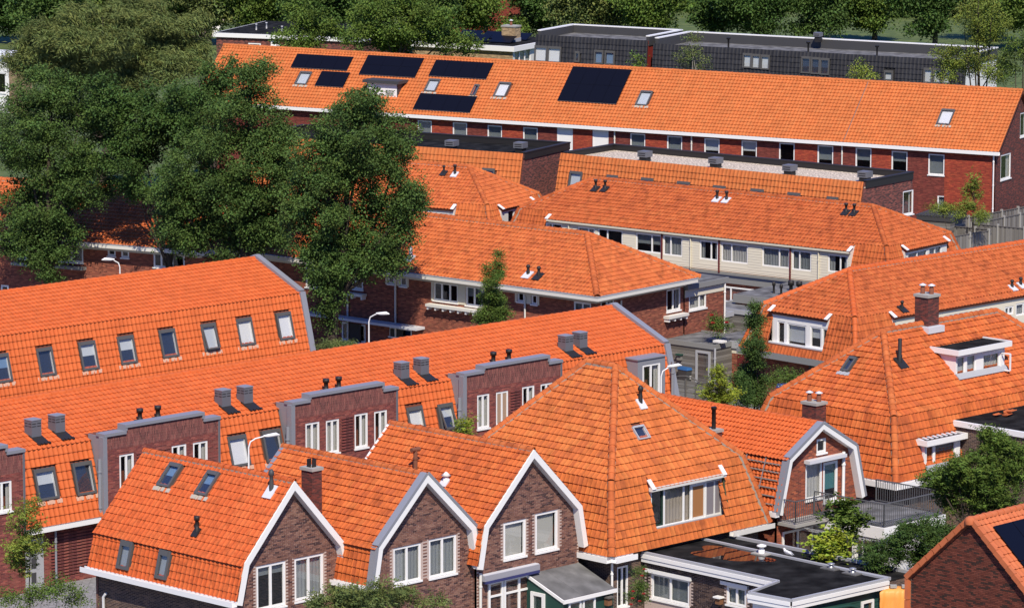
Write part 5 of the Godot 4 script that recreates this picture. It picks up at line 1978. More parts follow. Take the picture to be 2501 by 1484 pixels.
func build_far_terrace():
	var n := house("solar_terrace", "long orange-roofed terrace with solar panels and a white gutter above red brick", "terrace", -61.22, -105.166, 255.493)
	var um: Material = mats.under_roof
	var f := slope(n, "roof", [V(-60.6, 0, 5.6), V(0.1, 0, 5.6), V(0.1, 3.906, 9.192), V(-60.6, 3.906, 9.192)], um)
	var bk := slope(n, "roof", [V(0.1, 7.8, 5.6), V(-60.6, 7.8, 5.6), V(-60.6, 3.906, 9.192), V(0.1, 3.906, 9.192)], um)
	for k in [[1035, 224, 1077, 196, "blind"], [1148, 234, 1173, 209, "dark"], [1204, 237, 1250, 204, "blind"], [1551, 258, 1596, 225, "blind"], [2287, 305, 2335, 270, "blind"], [719, 207, 763, 178, "blind"]]:
		skylight(f, k[0], k[1], k[2], k[3], k[4], {"apron": "sand_lead", "cloth": "blind_white" if k[0] in [1204, 2287] else "blind", "t": 0.08})
	lay(f, "wave", 0.25, 0.30, "tiles_far", {"jig": 0.003, "spread": 0.55})
	lay(bk, "wave", 0.25, 0.30, "tiles_far", {"back": true})
	place_tiles(n)
	caps(f.part, V(-60.6, 3.906, 9.17), V(0.1, 3.906, 9.17), 0.13, 0.4, "tiles_far", Vector3(0, 0, 1), false)
	solar_field(f, [727, 134], [848, 175], 4, 1)
	solar_field(f, [787, 176], [838, 216], 2, 1)
	solar_field(f, [900, 137], [1014, 192], 3, 2)
	solar_field(f, [1066, 149], [1188, 196], 4, 1)
	solar_field(f, [1028, 230], [1148, 278], 4, 1)
	solar_field(f, [1401, 165], [1506, 257], 4, 2)
	# dormer among the panels
	var a := px(f, 895, 234)
	var b := px(f, 955, 240)
	var fp := at(f, a.x, a.y)
	var dpl := qwall(n, -fp.z)
	var st := begin()
	box(st, Vector3(fp.x, fp.y - 0.2, fp.z - 2.2), Vector3(fp.x + 0.06, fp.y + 0.95, fp.z))
	var dm := part(n, "dormer", done(st), mats.dark_grey)
	var ck := begin()
	box(ck, Vector3(fp.x + 2.4, fp.y - 0.2, fp.z - 2.2), Vector3(fp.x + 2.46, fp.y + 0.95, fp.z))
	part(dm, "cheek", done(ck), mats.dark_grey)
	var rf := begin()
	box(rf, Vector3(fp.x - 0.2, fp.y + 0.95, fp.z - 2.2), Vector3(fp.x + 2.66, fp.y + 1.15, fp.z + 0.25))
	part(dm, "flat_roof", done(rf), mats.dark_grey)
	var fr := begin()
	pbox(fr, dpl, fp.x + 0.06, fp.x + 2.4, fp.y - 0.1, fp.y + 0.95, -0.1, 0.0)
	part(dm, "front", done(fr), mats.white)
	var pn := begin()
	pbox(pn, dpl, fp.x + 1.5, fp.x + 2.15, fp.y + 0.1, fp.y + 0.5, 0.0, 0.02)
	part(dm, "pane", done(pn), mats.glass)
	gutter(n, V(-60.6, -0.02, 5.62), V(0.2, -0.02, 5.62), 0.2, 0.22, "white", V(0, -1, 0))
	# joint line across the roof
	var jl := begin()
	var j0 := px(f, 2062, 345)
	bar(jl, at(f, j0.x, 0.1, 0.1), at(f, j0.x, 5.2, 0.1), 0.035, 0.02, f.r)
	part(n, "joint_strip", done(jl), mats.wood_grey_a)
	# front wall with openings, alternate panels of orange and maroon brick
	var w := qwall(n, 0.12)
	var px_w := [[1019, 293, 1054, 332], [1105, 298, 1140, 338], [1190, 305, 1225, 343], [1277, 310, 1312, 349], [1360, 308, 1398, 356], [1447, 315, 1487, 366], [1539, 325, 1575, 367], [1629, 331, 1667, 373], [1720, 337, 1758, 380], [1811, 343, 1849, 386], [1903, 348, 1942, 393], [1997, 354, 2036, 403], [2090, 360, 2125, 409], [2178, 368, 2215, 416], [2268, 375, 2305, 427], [2290, 477, 2362, 530]]
	var rs := windows(w, px_w)
	for i in 15:     # even sizes
		var r: Rect2 = rs[i]
		var sz := Vector2(1.12, 1.34)
		if i in [4, 5]:
			sz = Vector2(1.2, 1.6)
		rs[i] = Rect2(r.position.x, r.end.y - sz.y, sz.x, sz.y)
		w.holes[i] = rs[i]
	wall(w, PackedVector2Array([Vector2(-60.4, 0), Vector2(-0.2, 0), Vector2(-0.2, 5.5), Vector2(-60.4, 5.5)]), mats.brick_maroon)
	for i in 14:
		if i in [0, 2, 4, 6, 8, 10, 12]:
			var pb := begin()
			flat(pb, w, PackedVector2Array([Vector2(rs[i].end.x + 0.02, 3.2), Vector2(rs[i + 1].position.x - 0.02, 3.2), Vector2(rs[i + 1].position.x - 0.02, 5.5), Vector2(rs[i].end.x + 0.02, 5.5)]), 0.006)
			part(n, "brick_panel", done(pb), mats.brick_orange)
	var pe := begin()
	flat(pe, w, PackedVector2Array([Vector2(rs[14].end.x + 0.02, 0.0), Vector2(-0.22, 0.0), Vector2(-0.22, 5.5), Vector2(rs[14].end.x + 0.02, 5.5)]), 0.006)
	part(n, "brick_panel", done(pe), mats.brick_orange)
	var looks := ["blind", "blind", "half", "blind", "shut", "shut", "half", "half", "half", "half", "dark", "half", "half", "half", "blind", "net"]
	for i in rs.size():
		var cl := "blind_grey"
		if looks[i] == "shut":
			cl = "white"
		elif i in [8, 9]:
			cl = "blind"
		window(w, rs[i], [0.45] if i == 15 else [], looks[i], {"cloth": cl, "fw": 0.08, "drop": [0.4, 0.5, 0.25, 0.3][i % 4], "sill": i not in [4, 5]})
	for k in [[1502, 320], [1690, 340], [2058, 362]]:
		downpipe(n, V(px(w, k[0], k[1]).x, 0.05, 5.4), 2.5, "offwhite", 0.05)
	downpipe(n, V(-0.25, 0.04, 5.5), 0.0, "white", 0.05)
	# gable end
	var ge := pwall(n, -0.15)
	var gw := windows(ge, [[2445, 379, 2469, 433], [2493, 276, 2510, 330]])
	wall(ge, PackedVector2Array([Vector2(0.13, 0), Vector2(7.45, 0), Vector2(7.45, 5.5), Vector2(3.906, 9.05), Vector2(0.13, 5.5)]), mats.brick_side)
	for r in gw:
		window(ge, r, [], "drape", {"fw": 0.09})
	plain_walls(n, -60.4, -0.2, 0.36, 7.45, 5.5, mats.brick_maroon, "cd")
	var gl := begin()
	slab(gl, pwall(n, -60.4), PackedVector2Array([Vector2(0.36, 5.5), Vector2(7.45, 5.5), Vector2(3.906, 9.05)]), 0.0, 0.2)
	part(n, "back_gable", done(gl), mats.brick_maroon)

# ---------------------------------------------------------------- flat-topped blocks with a tiled front
func flat_block(n: Node3D, p0: float, q1: float, top: float, slope_out: float, he: float, pal: String, kind: String, roofm: String, side: String, o := {}) -> Dictionary:
	var um: Material = mats.under_roof if pal != "tiles_black" else mats.under_black
	var f := slope(n, "roof", [V(p0, -slope_out, he), V(0, -slope_out, he), V(0, 0, top), V(p0, 0, top)], um)
	var rise: float = o.get("rise", 0.13)
	var rf := begin()
	box(rf, Vector3(p0 + 0.05, top - 0.34, -q1 + 0.1), Vector3(-0.05, top - 0.26, -0.05))
	part(n, "flat_roof", done(rf), mats[roofm])
	var pm: String = o.get("parapet", "black")
	for e in [[p0, 0.0, q1 - 0.22, q1, rise], [p0, p0 + 0.25, 0.3, q1 - 0.22, rise], [-0.25, 0.0, 0.3, q1 - 0.22, o.get("side_rise", rise)]]:
		var st := begin()
		box(st, Vector3(e[0], top - 0.35, -e[3]), Vector3(e[1], top + e[4] - 0.08, -e[2]))
		part(n, "parapet", done(st), mats[pm])
		var cp := begin()
		box(cp, Vector3(e[0] - 0.03, top + e[4] - 0.08, -e[3] - 0.03), Vector3(e[1] + 0.03, top + e[4], -e[2] + 0.02))
		part(n, "coping", done(cp), mats[o.get("coping", "black")])
	var sw := pwall(n, -0.06)
	return {"n": n, "f": f, "side": sw, "poly": PackedVector2Array([Vector2(-slope_out + 0.1, 0), Vector2(q1, 0), Vector2(q1, top + 0.02), Vector2(0.02, top + 0.02), Vector2(-slope_out + 0.1, he)])}

func roof_vent(n: Node3D, at_p: Vector3, s := 1.0):
	var st := begin()
	box(st, at_p + Vector3(-0.26, -0.3, -0.26) * s, at_p + Vector3(0.26, 0.22, 0.26) * s)
	var v := part(n, "roof_vent", done(st), mats.black)
	var c := begin()
	box(c, at_p + Vector3(-0.34, 0.22, -0.34) * s, at_p + Vector3(0.34, 0.58, 0.34) * s)
	part(v, "hood", done(c), mats.zinc_dark)
	for k in 2:
		var b := begin()
		box(b, at_p + Vector3(-0.25, 0.3 + k * 0.13, 0.341) * s, at_p + Vector3(0.25, 0.35 + k * 0.13, 0.35) * s)
		part(v, "slot", done(b), mats.black)

func build_modern_blocks():
	# gravel-roofed one
	var n := house("flat_roof_block", "gravel-roofed block with orange tiled front and dark brick end wall", "building", -52.16, -141.0, 215.6, "flat-topped blocks with tiled fronts")
	var k := flat_block(n, -22.6, 5.5, 6.0, 0.75, 2.8, "tiles_far", "wave", "gravel", "brick_purple")
	for e in [[1388, 452, 1425, 420], [1478, 445, 1512, 429], [1562, 453, 1598, 436], [1650, 462, 1688, 445], [1738, 472, 1775, 455], [1830, 481, 1868, 463], [1920, 488, 1958, 472], [2016, 498, 2050, 482]]:
		skylight(k.f, e[0], e[3] + 42, e[2], e[3], "blind", {"cloth": "blind_blue" if e[0] > 1400 else "blind", "t": 0.1})
	lay(k.f, "wave", 0.28, 0.37, "tiles_far", {"jig": 0.003, "spread": 0.6})
	place_tiles(n)
	var sw := windows(k.side, [[2206, 467, 2231, 521]])
	wall(k.side, k.poly, mats.brick_purple)
	window(k.side, sw[0], [], "drape", {"fw": 0.09})
	plain_walls(n, -22.55, -0.1, 0.1, 5.45, 5.6, mats.brick_purple, "cd")
	for e in [[1575, 388], [1748, 404], [1929, 422], [2113, 438]]:
		var g := gp(e[0], e[1] + 3, 5.8)
		roof_vent(n, n.global_transform.affine_inverse() * g)
	# felt-roofed one, left of it
	n = house("flat_roof_block", "black felt-roofed block with orange tiled front, half behind the street trees", "building", -61.2, -129.6, 237.15, "flat-topped blocks with tiled fronts")
	k = flat_block(n, -20.0, 6.3, 6.0, 0.75, 2.8, "tiles_far", "wave", "felt", "brick_purple")
	skylight(k.f, 1175, 450, 1210, 412, "dark", {})
	lay(k.f, "wave", 0.28, 0.37, "tiles_far", {"jig": 0.003, "spread": 0.6})
	place_tiles(n)
	wall(k.side, k.poly, mats.brick_purple)
	plain_walls(n, -19.9, -0.1, 0.1, 6.2, 5.6, mats.brick_purple, "cd")
	for e in [[1103, 362], [1271, 367]]:
		roof_vent(n, n.global_transform.affine_inverse() * gp(e[0], e[1] + 2, 5.8))

# ---------------------------------------------------------------- black-tiled and flat buildings at the back
func build_back_blocks():
	var n := house("black_tiled_block", "black-tiled flat-topped block with a dark red end wall", "building", -61.2, -146.1, 286.6, "black-tiled blocks")
	var k := flat_block(n, -9.4, 5.8, 8.0, 0.5, 3.0, "tiles_black", "wave", "felt_grey", "red_panel", {"coping": "white", "parapet": "dark_grey", "rise": 0.4})
	for e in [[1305, 150, 1338, 112], [1337, 152, 1372, 114], [1404, 151, 1417, 125], [1451, 155, 1475, 122], [1477, 157, 1503, 124]]:
		skylight(k.f, e[0], e[1], e[2], e[3], "dark" if e[0] == 1404 else "blind", {"cloth": "blind_white" if e[0] < 1400 else "blind_blue", "t": 0.1})
	lay(k.f, "wave", 0.30, 0.38, "tiles_black", {"jig": 0.003})
	place_tiles(n)
	wall(k.side, k.poly, mats.red_panel)
	plain_walls(n, -9.3, -0.1, 0.1, 5.7, 7.6, mats.dark_grey, "cd")
	n = house("black_tiled_block", "long black-tiled flat-topped block with white roof edge and white end wall", "building", -61.2, -120.6, 286.6, "black-tiled blocks")
	k = flat_block(n, -25.0, 5.9, 7.8, 0.5, 3.0, "tiles_black", "wave", "felt_grey", "white", {"coping": "white", "parapet": "dark_grey", "rise": 0.5})
	for e in [[1814, 165, 1838, 130], [1836, 167, 1859, 132], [1858, 169, 1882, 134], [1957, 178, 1982, 138], [1981, 180, 2005, 140], [2003, 182, 2028, 142], [2160, 196, 2183, 172], [2256, 202, 2280, 166], [2279, 203, 2302, 168], [2302, 204, 2324, 170]]:
		skylight(k.f, e[0], e[1], e[2], e[3], "dark" if e[0] > 1950 and e[0] < 2010 else "blind", {"cloth": "blind", "t": 0.1})
	lay(k.f, "wave", 0.30, 0.38, "tiles_black", {"jig": 0.003})
	place_tiles(n)
	wall(k.side, k.poly, mats.white)
	plain_walls(n, -24.9, -0.1, 0.1, 5.8, 7.4, mats.dark_grey, "cd")
	roof_vent(n, V(-14.0, 5.2, 8.3), 0.8)
	for e in [-20.0, -13.5, -8.0]:
		var st := begin()
		lathe(st, V(e, 2.4, 7.5), [[0.07, 0], [0.07, 0.7], [0.16, 0.72], [0.16, 0.85]], 8)
		part(n, "vent_pipe", done(st), mats.black)
	# low brown brick building
	n = house("flat_roof_block", "low brown brick building with white fascia and dark flat roof, behind the solar terrace", "building", -70.0, 0, 0)
	n.position = gp(880, 95, 4.0) * Vector3(1, 0, 1)
	var bw := qwall(n, 0.0)
	var w := windows(bw, [[605, 104, 636, 130], [660, 98, 682, 112]])
	wall(bw, PackedVector2Array([Vector2(-13.2, 0), Vector2(0, 0), Vector2(0, 4.0), Vector2(-13.2, 4.0)]), mats.brick_purple)
	for r in w:
		window(bw, r, [], "dark", {"fw": 0.12})
	plain_walls(n, -13.2, 0, 0.01, 11.0, 3.9, mats.brick_purple, "acd")
	var f := begin()
	box(f, Vector3(-13.4, 3.75, -11.0), Vector3(0.2, 4.1, 0.2))
	part(n, "fascia", done(f), mats.white)
	var r := begin()
	box(r, Vector3(-13.2, 4.105, -10.9), Vector3(0.0, 4.13, 0.0))
	part(n, "flat_roof", done(r), mats.felt)
	for e in [[-10.8, 3.0], [-10.5, 4.5], [-8.0, 2.0]]:
		var st := begin()
		lathe(st, V(e[0], e[1], 4.1), [[0.07, 0], [0.07, 0.45], [0.1, 0.46], [0.1, 0.55]], 8)
		part(n, "vent_pipe", done(st), mats.white)
	# yellow brick building with angled panels on its roof
	n = house("flat_roof_block", "yellow brick building with white fascia and tilted solar panels, behind the solar terrace", "building", -61.2, 0, 0)
	n.position = gp(1252, 113, 6.0) * Vector3(1, 0, 1)
	var yw := qwall(n, 0.0)
	wall(yw, PackedVector2Array([Vector2(-9.0, 0), Vector2(0, 0), Vector2(0, 5.8), Vector2(-9.0, 5.8)]), mats.brick_yellow)
	var ys := pwall(n, 0.0)
	var yr := windows(ys, [[1256, 118, 1296, 150]])
	wall(ys, PackedVector2Array([Vector2(0, 0), Vector2(7.0, 0), Vector2(7.0, 5.8), Vector2(0, 5.8)]), mats.offwhite)
	window(ys, yr[0], [0.33, 0.66], "net", {"fw": 0.1})
	plain_walls(n, -9.0, 0, 0, 7.0, 5.7, mats.brick_yellow, "cd")
	var yf := begin()
	box(yf, Vector3(-9.2, 5.6, -7.2), Vector3(0.25, 6.0, 0.25))
	part(n, "fascia", done(yf), mats.white)
	var yt := begin()
	box(yt, Vector3(-9.0, 6.005, -7.0), Vector3(0.05, 6.03, 0.05))
	part(n, "flat_roof", done(yt), mats.felt)
	for i in 3:
		for j in 2:
			var st := begin()
			var b := Vector3(-7.2 + i * 2.2, 6.1, -1.2 - j * 2.6)
			hexa(st, [b, b + Vector3(1.9, 0, 0), b + Vector3(1.9, 0.42, -1.1), b + Vector3(0, 0.42, -1.1), b + Vector3(0, 0.04, 0), b + Vector3(1.9, 0.04, 0), b + Vector3(1.9, 0.46, -1.1), b + Vector3(0, 0.46, -1.1)])
			part(n, "solar_panel", done(st), mats.solar)
	chimney(n, -1.8, 3.0, 1.2, 0.9, 5.9, 7.2, "brick_yellow", 1)
	# red brick house far behind the trees
	for e in [[1152, 68, 1195, 6.0, 6.0, "red brick house with white window, glimpsed between the park trees"]]:
		n = house("far_house", e[5], "house", -61.0, 0, 0)
		n.position = gp(e[2], e[1], 0.5) * Vector3(1, 0, 1)
		var fw := qwall(n, 0.0)
		fw.holes.append(Rect2(-1.6, 1.0, 0.9, 2.2))
		wall(fw, PackedVector2Array([Vector2(-e[3], 0), Vector2(0, 0), Vector2(0, e[4]), Vector2(-e[3], e[4])]), mats.brick_orange)
		window(fw, fw.holes[0], [], "dark", {"fw": 0.12})
		plain_walls(n, -e[3], 0, 0, 6.0, e[4], mats.brick_orange, "acd")
		var rf := begin()
		box(rf, Vector3(-e[3] - 0.2, e[4], -6.2), Vector3(0.2, e[4] + 0.3, 0.2))
		part(n, "flat_roof", done(rf), mats.white)
	# pale building at the left edge
	n = house("far_house", "pale brick flat-roofed house at the foot of the trees, left of the willow", "house", -61.0, 0, 0)
	n.position = gp(22, 185, 3.0) * Vector3(1, 0, 1)
	var pw := pwall(n, 0.0)
	wall(pw, PackedVector2Array([Vector2(-0.1, 0), Vector2(3.0, 0), Vector2(3.0, 4.4), Vector2(-0.1, 4.4)]), mats.brick_yellow)
	var plw := qwall(n, 0.0)
	plw.holes.append(Rect2(-1.6, 1.6, 1.2, 1.6))
	wall(plw, PackedVector2Array([Vector2(-4, 0), Vector2(0, 0), Vector2(0, 4.4), Vector2(-4, 4.4)]), mats.white)
	window(plw, plw.holes[0], [], "dark", {})
	plain_walls(n, -4.0, 0, 0, 3.0, 4.3, mats.brick_yellow, "cd")
	var pr := begin()
	box(pr, Vector3(-4.2, 4.4, -3.2), Vector3(0.2, 4.65, 0.2))
	part(n, "flat_roof", done(pr), mats.white)

# ---------------------------------------------------------------- lean-to, awning and doors in front of the third gable
func front_lean_to(c: Dictionary):
	var n: Node3D = c.n
	var f: Dictionary = c.front
	# sloping felt roof: against the wall at 2.75 m, falling outwards
	var q0 := -0.1
	var q1 := 2.85
	var p0 := -0.26
	var p1 := 1.75
	for k in 3:
		var a: float = lerp(q0, q1, [0.0, 0.36, 0.52, 1.0][k])
		var b: float = lerp(q0, q1, [0.0, 0.36, 0.52, 1.0][k + 1])
		var st := begin()
		var z := 0.006 if k == 1 else 0.0
		hexa(st, [V(p0, a, 2.40), V(p1, a, 1.66), V(p1, b, 1.66), V(p0, b, 2.40), V(p0, a, 2.48 + z), V(p1, a, 1.74 + z), V(p1, b, 1.74 + z), V(p0, b, 2.48 + z)])
		part(n, "porch_roof", done(st), mats.felt_grey)
	var tr := begin()
	bar(tr, V(p1 + 0.03, q0 - 0.05, 1.68), V(p1 + 0.03, q1 + 0.05, 1.68), 0.06, 0.14, V(1, 0, 0))
	part(n, "porch_trim", done(tr), mats.white)
	tr = begin()
	bar(tr, V(p0, q0 - 0.03, 2.44), V(p1, q0 - 0.03, 1.70), 0.05, 0.12, V(0, 1, 0))
	part(n, "porch_trim", done(tr), mats.white)
	var gw := begin()
	quad(gw, V(p0, q0, 0), V(p1, q0, 0), V(p1, q0, 1.66), V(p0, q0, 2.40))
	part(n, "porch_side", done(gw), mats.green_wood)
	var fr := pwall(n, p1 - 0.12)
	var fl := begin()
	flat(fl, fr, PackedVector2Array([Vector2(q0, 0), Vector2(q1, 0), Vector2(q1, 1.65), Vector2(q0, 1.65)]))
	part(n, "porch_front", done(fl), mats.green_wood)
	for e in [[q0 + 0.35, q0 + 1.05], [q0 + 1.15, q0 + 1.85]]:
		window(fr, Rect2(e[0], 0.6, e[1] - e[0], 1.0), [], "net", {"z": 0.01, "cloth": "curtain_grey", "sill": false})
	var bb := begin()
	pbox(bb, fr, q1 - 0.55, q1 - 0.3, 1.15, 1.45, 0.02, 0.22)
	var bx := part(n, "bird_house", done(bb), mats.bird_box)
	var br := begin()
	pbox(br, fr, q1 - 0.6, q1 - 0.25, 1.45, 1.51, 0.0, 0.3)
	part(bx, "lid", done(br), mats.wood_grey_b)
	var sd := qwall(n, q0 - 0.002)
	window(sd, Rect2(0.0, 0.1, 0.75, 1.75), [], "dark", {"z": 0.0, "fw": 0.14, "sill": false})
	# awning cassette over garden windows
	var a := px(f, 1172, 1418)
	var b := px(f, 1307, 1386)
	var aw := begin()
	pbox(aw, f, a.x, b.x, 2.62, 2.84, 0.0, 0.26)
	var cas := part(n, "awning_box", done(aw), mats.awning_grey)
	var av := begin()
	pbox(av, f, a.x + 0.05, b.x - 0.05, 2.52, 2.615, 0.12, 0.3)
	part(cas, "valance", done(av), mats.navy)
	var gl := begin()
	pbox(gl, f, a.x + 0.02, b.x - 0.02, 2.841, 2.87, 0.02, 0.22)
	part(cas, "cover", done(gl), mats.lead_white)
	for e in [[1190, 1226, 0.6], [1228, 1302, 0.5]]:
		var u0: float = px(f, e[0], 1450).x
		var u1: float = px(f, e[1], 1450).x
		window(f, Rect2(u0, 0.4, u1 - u0, 2.1), [0.5] if e[0] > 1200 else [], "drape" if e[0] > 1200 else "dark", {"z": 0.005, "fw": 0.1, "transom": 0.72, "sill": false})

# ---------------------------------------------------------------- railed terrace before the red gambrel house
func railing(parent: Node3D, a: Vector3, b: Vector3, high: float, m: String):
	var st := begin()
	bar(st, a + Vector3.UP * high, b + Vector3.UP * high, 0.05, 0.04)
	bar(st, a + Vector3.UP * 0.08, b + Vector3.UP * 0.08, 0.04, 0.03)
	var rail := part(parent, "railing", done(st), mats[m])
	var cnt := int(a.distance_to(b) / 0.12)
	for i in cnt + 1:
		var p := a.lerp(b, float(i) / cnt)
		var s := begin()
		var w := 0.045 if i in [0, cnt] else 0.018
		bar(s, p + Vector3.UP * 0.05, p + Vector3.UP * high, w, w)
		part(rail, "baluster", done(s), mats[m])

func balcony(d: Dictionary):
	var n: Node3D = d.n
	# terrace over a garden room; local axes of the gambrel house (gable at p = 0, middle at q = 0)
	var p0 := -0.25
	var p1 := 3.65
	var q0 := -0.35
	var q1 := 3.5
	var h := 2.85
	var st := begin()
	box(st, Vector3(p0, h - 0.12, -q1), Vector3(p1, h, -q0))
	part(n, "terrace_deck", done(st), mats.felt_grey)
	var f := begin()
	box(f, Vector3(p0, h - 0.5, -q0), Vector3(p1 + 0.08, h - 0.02, -q0 + 0.08))
	part(n, "terrace_fascia", done(f), mats.white)
	f = begin()
	box(f, Vector3(p1, h - 0.5, -q1), Vector3(p1 + 0.08, h - 0.02, -q0))
	part(n, "terrace_fascia", done(f), mats.white)
	var w := qwall(n, q0 + 0.15)
	w.holes.append(Rect2(0.5, 0.45, 1.4, 1.8))
	w.holes.append(Rect2(2.0, 0.45, 1.3, 1.8))
	wall(w, PackedVector2Array([Vector2(p0, 0), Vector2(p1 - 0.1, 0), Vector2(p1 - 0.1, h - 0.3), Vector2(p0, h - 0.3)]), mats.offwhite)
	for r in w.holes:
		window(w, r, [0.3], "dark", {"fw": 0.09})
	plain_walls(n, p0, p1 - 0.1, q0 + 0.15, q1, h - 0.3, mats.offwhite, "ad")
	railing(n, V(p0 + 0.1, q0 + 0.05, h), V(p1 - 0.05, q0 + 0.05, h), 0.95, "rail_grey")
	railing(n, V(p1 - 0.05, q0 + 0.05, h), V(p1 - 0.05, q1 - 0.1, h), 0.95, "rail_grey")
	railing(n, V(p0 + 0.3, q1 - 0.1, h), V(p1 - 0.05, q1 - 0.1, h), 0.95, "rail_grey")
	# little balcony at the door, left
	var b := begin()
	box(b, Vector3(p0, h - 0.15, 0.35), Vector3(0.75, h - 0.02, 2.5))
	part(n, "balcony_slab", done(b), mats.concrete)
	railing(n, V(0.7, -2.45, h), V(0.7, -0.4, h), 0.95, "rail_grey")
	railing(n, V(p0 + 0.05, -2.45, h), V(0.7, -2.45, h), 0.95, "rail_grey")
	var g := pwall(n, -0.268)
	window(g, Rect2(-2.2, 0.4, 1.9, 1.95), [0.5], "drape", {"z": 0.01, "fw": 0.09})
	var lines := begin()
	for k in 3:
		var a := V(-0.2, -2.4 + k * 0.25, 2.75 - k * 0.12)
		var c := V(6.6, 1.4 + k * 0.3, 2.05 - k * 0.1)
		tube(lines, [a, a.lerp(c, 0.5) - Vector3.UP * 0.12, c], [0.009], 5)
	stuff(part(n, "washing_lines", done(lines), mats.galvanised))

# ---------------------------------------------------------------- flat black extension bottom right, and the gable with solar panels
func build_near_extension():
	var n := house("flat_extension", "flat black-roofed brick extension with white edge, puddle and green boarded end", "building", -45.0, -117.0, 123.45)
	var h := 2.75
	var roof := PackedVector2Array([Vector2(0.9, 0), Vector2(8.2, -0.1), Vector2(8.7, -2.35), Vector2(10.7, -2.2), Vector2(10.9, 3.2), Vector2(0.9, 3.5)])
	var pl := plane(n, V(0, 0, h), Vector3(1, 0, 0), Vector3(0, 0, -1))
	var st := begin()
	slab(st, pl, roof, -0.12, 0.0)
	part(n, "flat_roof", done(st), mats.felt)
	# edge trims
	for k in roof.size():
		var a := roof[k]
		var b := roof[(k + 1) % roof.size()]
		if k == 5:
			continue
		var e := begin()
		bar(e, V(a.x, a.y, h + 0.03), V(b.x, b.y, h + 0.03), 0.12, 0.10)
		part(n, "roof_edge", done(e), mats.lead)
		if k < 4:
			var out := Vector2((b - a).y, -(b - a).x).normalized() * 0.08
			for j in 2:
				var f := begin()
				bar(f, V(a.x + out.x * (1 - j * 0.4), a.y + out.y * (1 - j * 0.4), h - 0.1 - j * 0.16), V(b.x + out.x * (1 - j * 0.4), b.y + out.y * (1 - j * 0.4), h - 0.1 - j * 0.16), 0.06, 0.15)
				part(n, "fascia", done(f), mats.white)
	# puddle left by rain
	var pool := PackedVector2Array()
	for k in 40:
		var ang := TAU * k / 40
		var c := px(pl, 1772, 1352) if k < 0 else Vector2.ZERO
		var base := gp(1785, 1353, h)
		var lc: Vector3 = n.global_transform.affine_inverse() * base
		var r := 1.0 + 0.16 * sin(ang * 3.0 + 1.0) + 0.1 * sin(ang * 5.0)
		var along := Vector2(0.80, -0.12)
		pool.append(Vector2(lc.x, -lc.z) + Vector2(cos(ang) * 1.75 * r, sin(ang) * 1.05 * r))
	st = begin()
	flat(st, pl, pool, 0.006)
	part(n, "puddle", done(st), mats.water)
	# brick fronts
	var w := qwall(n, 0.12)
	var r1 := windows(w, [[1590, 1398, 1683, 1480], [1775, 1428, 1822, 1484]])
	var wp := PackedVector2Array([Vector2(0.9, 0), Vector2(8.6, 0), Vector2(8.6, h - 0.1), Vector2(0.9, h - 0.1)])
	lay_bricks(wall(w, wp, mats.mortar_pale), w, wp, "bricks_dark", 0.9)
	window(w, r1[0], [0.5], "blind", {"fw": 0.09, "cloth": "blind_grey"})
	window(w, r1[1], [0.5], "net", {"fw": 0.09, "cloth": "curtain_grey"})
	for r in r1:
		var hd := begin()
		pbox(hd, w, r.position.x - 0.25, r.end.x + 0.15, r.end.y + 0.02, r.end.y + 0.16, 0.0, 0.12)
		part(n, "window_head", done(hd), mats.white)
	var bx := begin()
	pbox(bx, w, 4.9, 5.15, 1.35, 1.6, 0.0, 0.22)
	var bh := part(n, "bird_house", done(bx), mats.bird_box)
	bx = begin()
	pbox(bx, w, 4.85, 5.2, 1.6, 1.66, 0.0, 0.3)
	part(bh, "lid", done(bx), mats.white)
	# white front of the jutting part, green boards on its end
	var wf := qwall(n, -2.2)
	st = begin()
	flat(st, wf, PackedVector2Array([Vector2(8.75, 0), Vector2(10.6, 0), Vector2(10.6, h - 0.1), Vector2(8.75, h - 0.1)]))
	part(n, "wall", done(st), mats.white)
	var wg := pwall(n, 10.68)
	var y := 0.0
	while y < h - 0.35:
		st = begin()
		var pts := [at(wg, -2.15, y, 0.03), at(wg, 3.1, y, 0.03), at(wg, 3.1, y + 0.16, 0.008), at(wg, -2.15, y + 0.16, 0.008)]
		quad(st, pts[0], pts[1], pts[2], pts[3])
		quad(st, pts[0] - wg.n * 0.03, pts[1] - wg.n * 0.03, pts[1], pts[0])
		part(n, "weatherboard", done(st), mats.green_wood)
		y += 0.16
	window(wg, Rect2(1.85, 1.35, 0.72, 0.72), [], "dark", {"z": 0.03, "fw": 0.1})
	plain_walls(n, 0.9, 10.66, 0.14, 3.1, h - 0.15, mats.brick_near_dark, "acd")
	st = begin()
	tube(st, [at(wg, -1.4, 2.2, 0.12), at(wg, 1.1, 2.05, 0.12), at(wg, 1.6, 1.9, 0.12), at(wg, 1.65, 0.3, 0.12)], [0.07], 8)
	part(n, "drain_pipe", done(st), mats.green_wood)
	for e in [[1860, 1353, 0.13, 0.42, "white"], [2030, 1389, 0.10, 0.26, "steel"], [2083, 1401, 0.10, 0.26, "steel"]]:
		var b := gp(e[0], e[1], h)
		var lb: Vector3 = n.global_transform.affine_inverse() * b
		st = begin()
		lathe(st, lb, [[e[2], 0], [e[2], e[3] * 0.45], [e[2] * 0.7, e[3] * 0.5], [e[2] * 0.7, e[3] * 0.7], [e[2] * 1.5, e[3] * 0.74], [e[2] * 1.5, e[3] * 0.88], [0.02, e[3]]], 12)
		var v := part(n, "vent_pipe", done(st), mats[e[4]])
		st = begin()
		box(st, lb + Vector3(-0.35, 0.004, -0.25), lb + Vector3(0.35, 0.05, 0.25))
		part(v, "flashing", done(st), mats.concrete if e[4] == "white" else mats.felt_grey)
	# gull standing on the felt
	var gb := gp(1923, 1360, h)
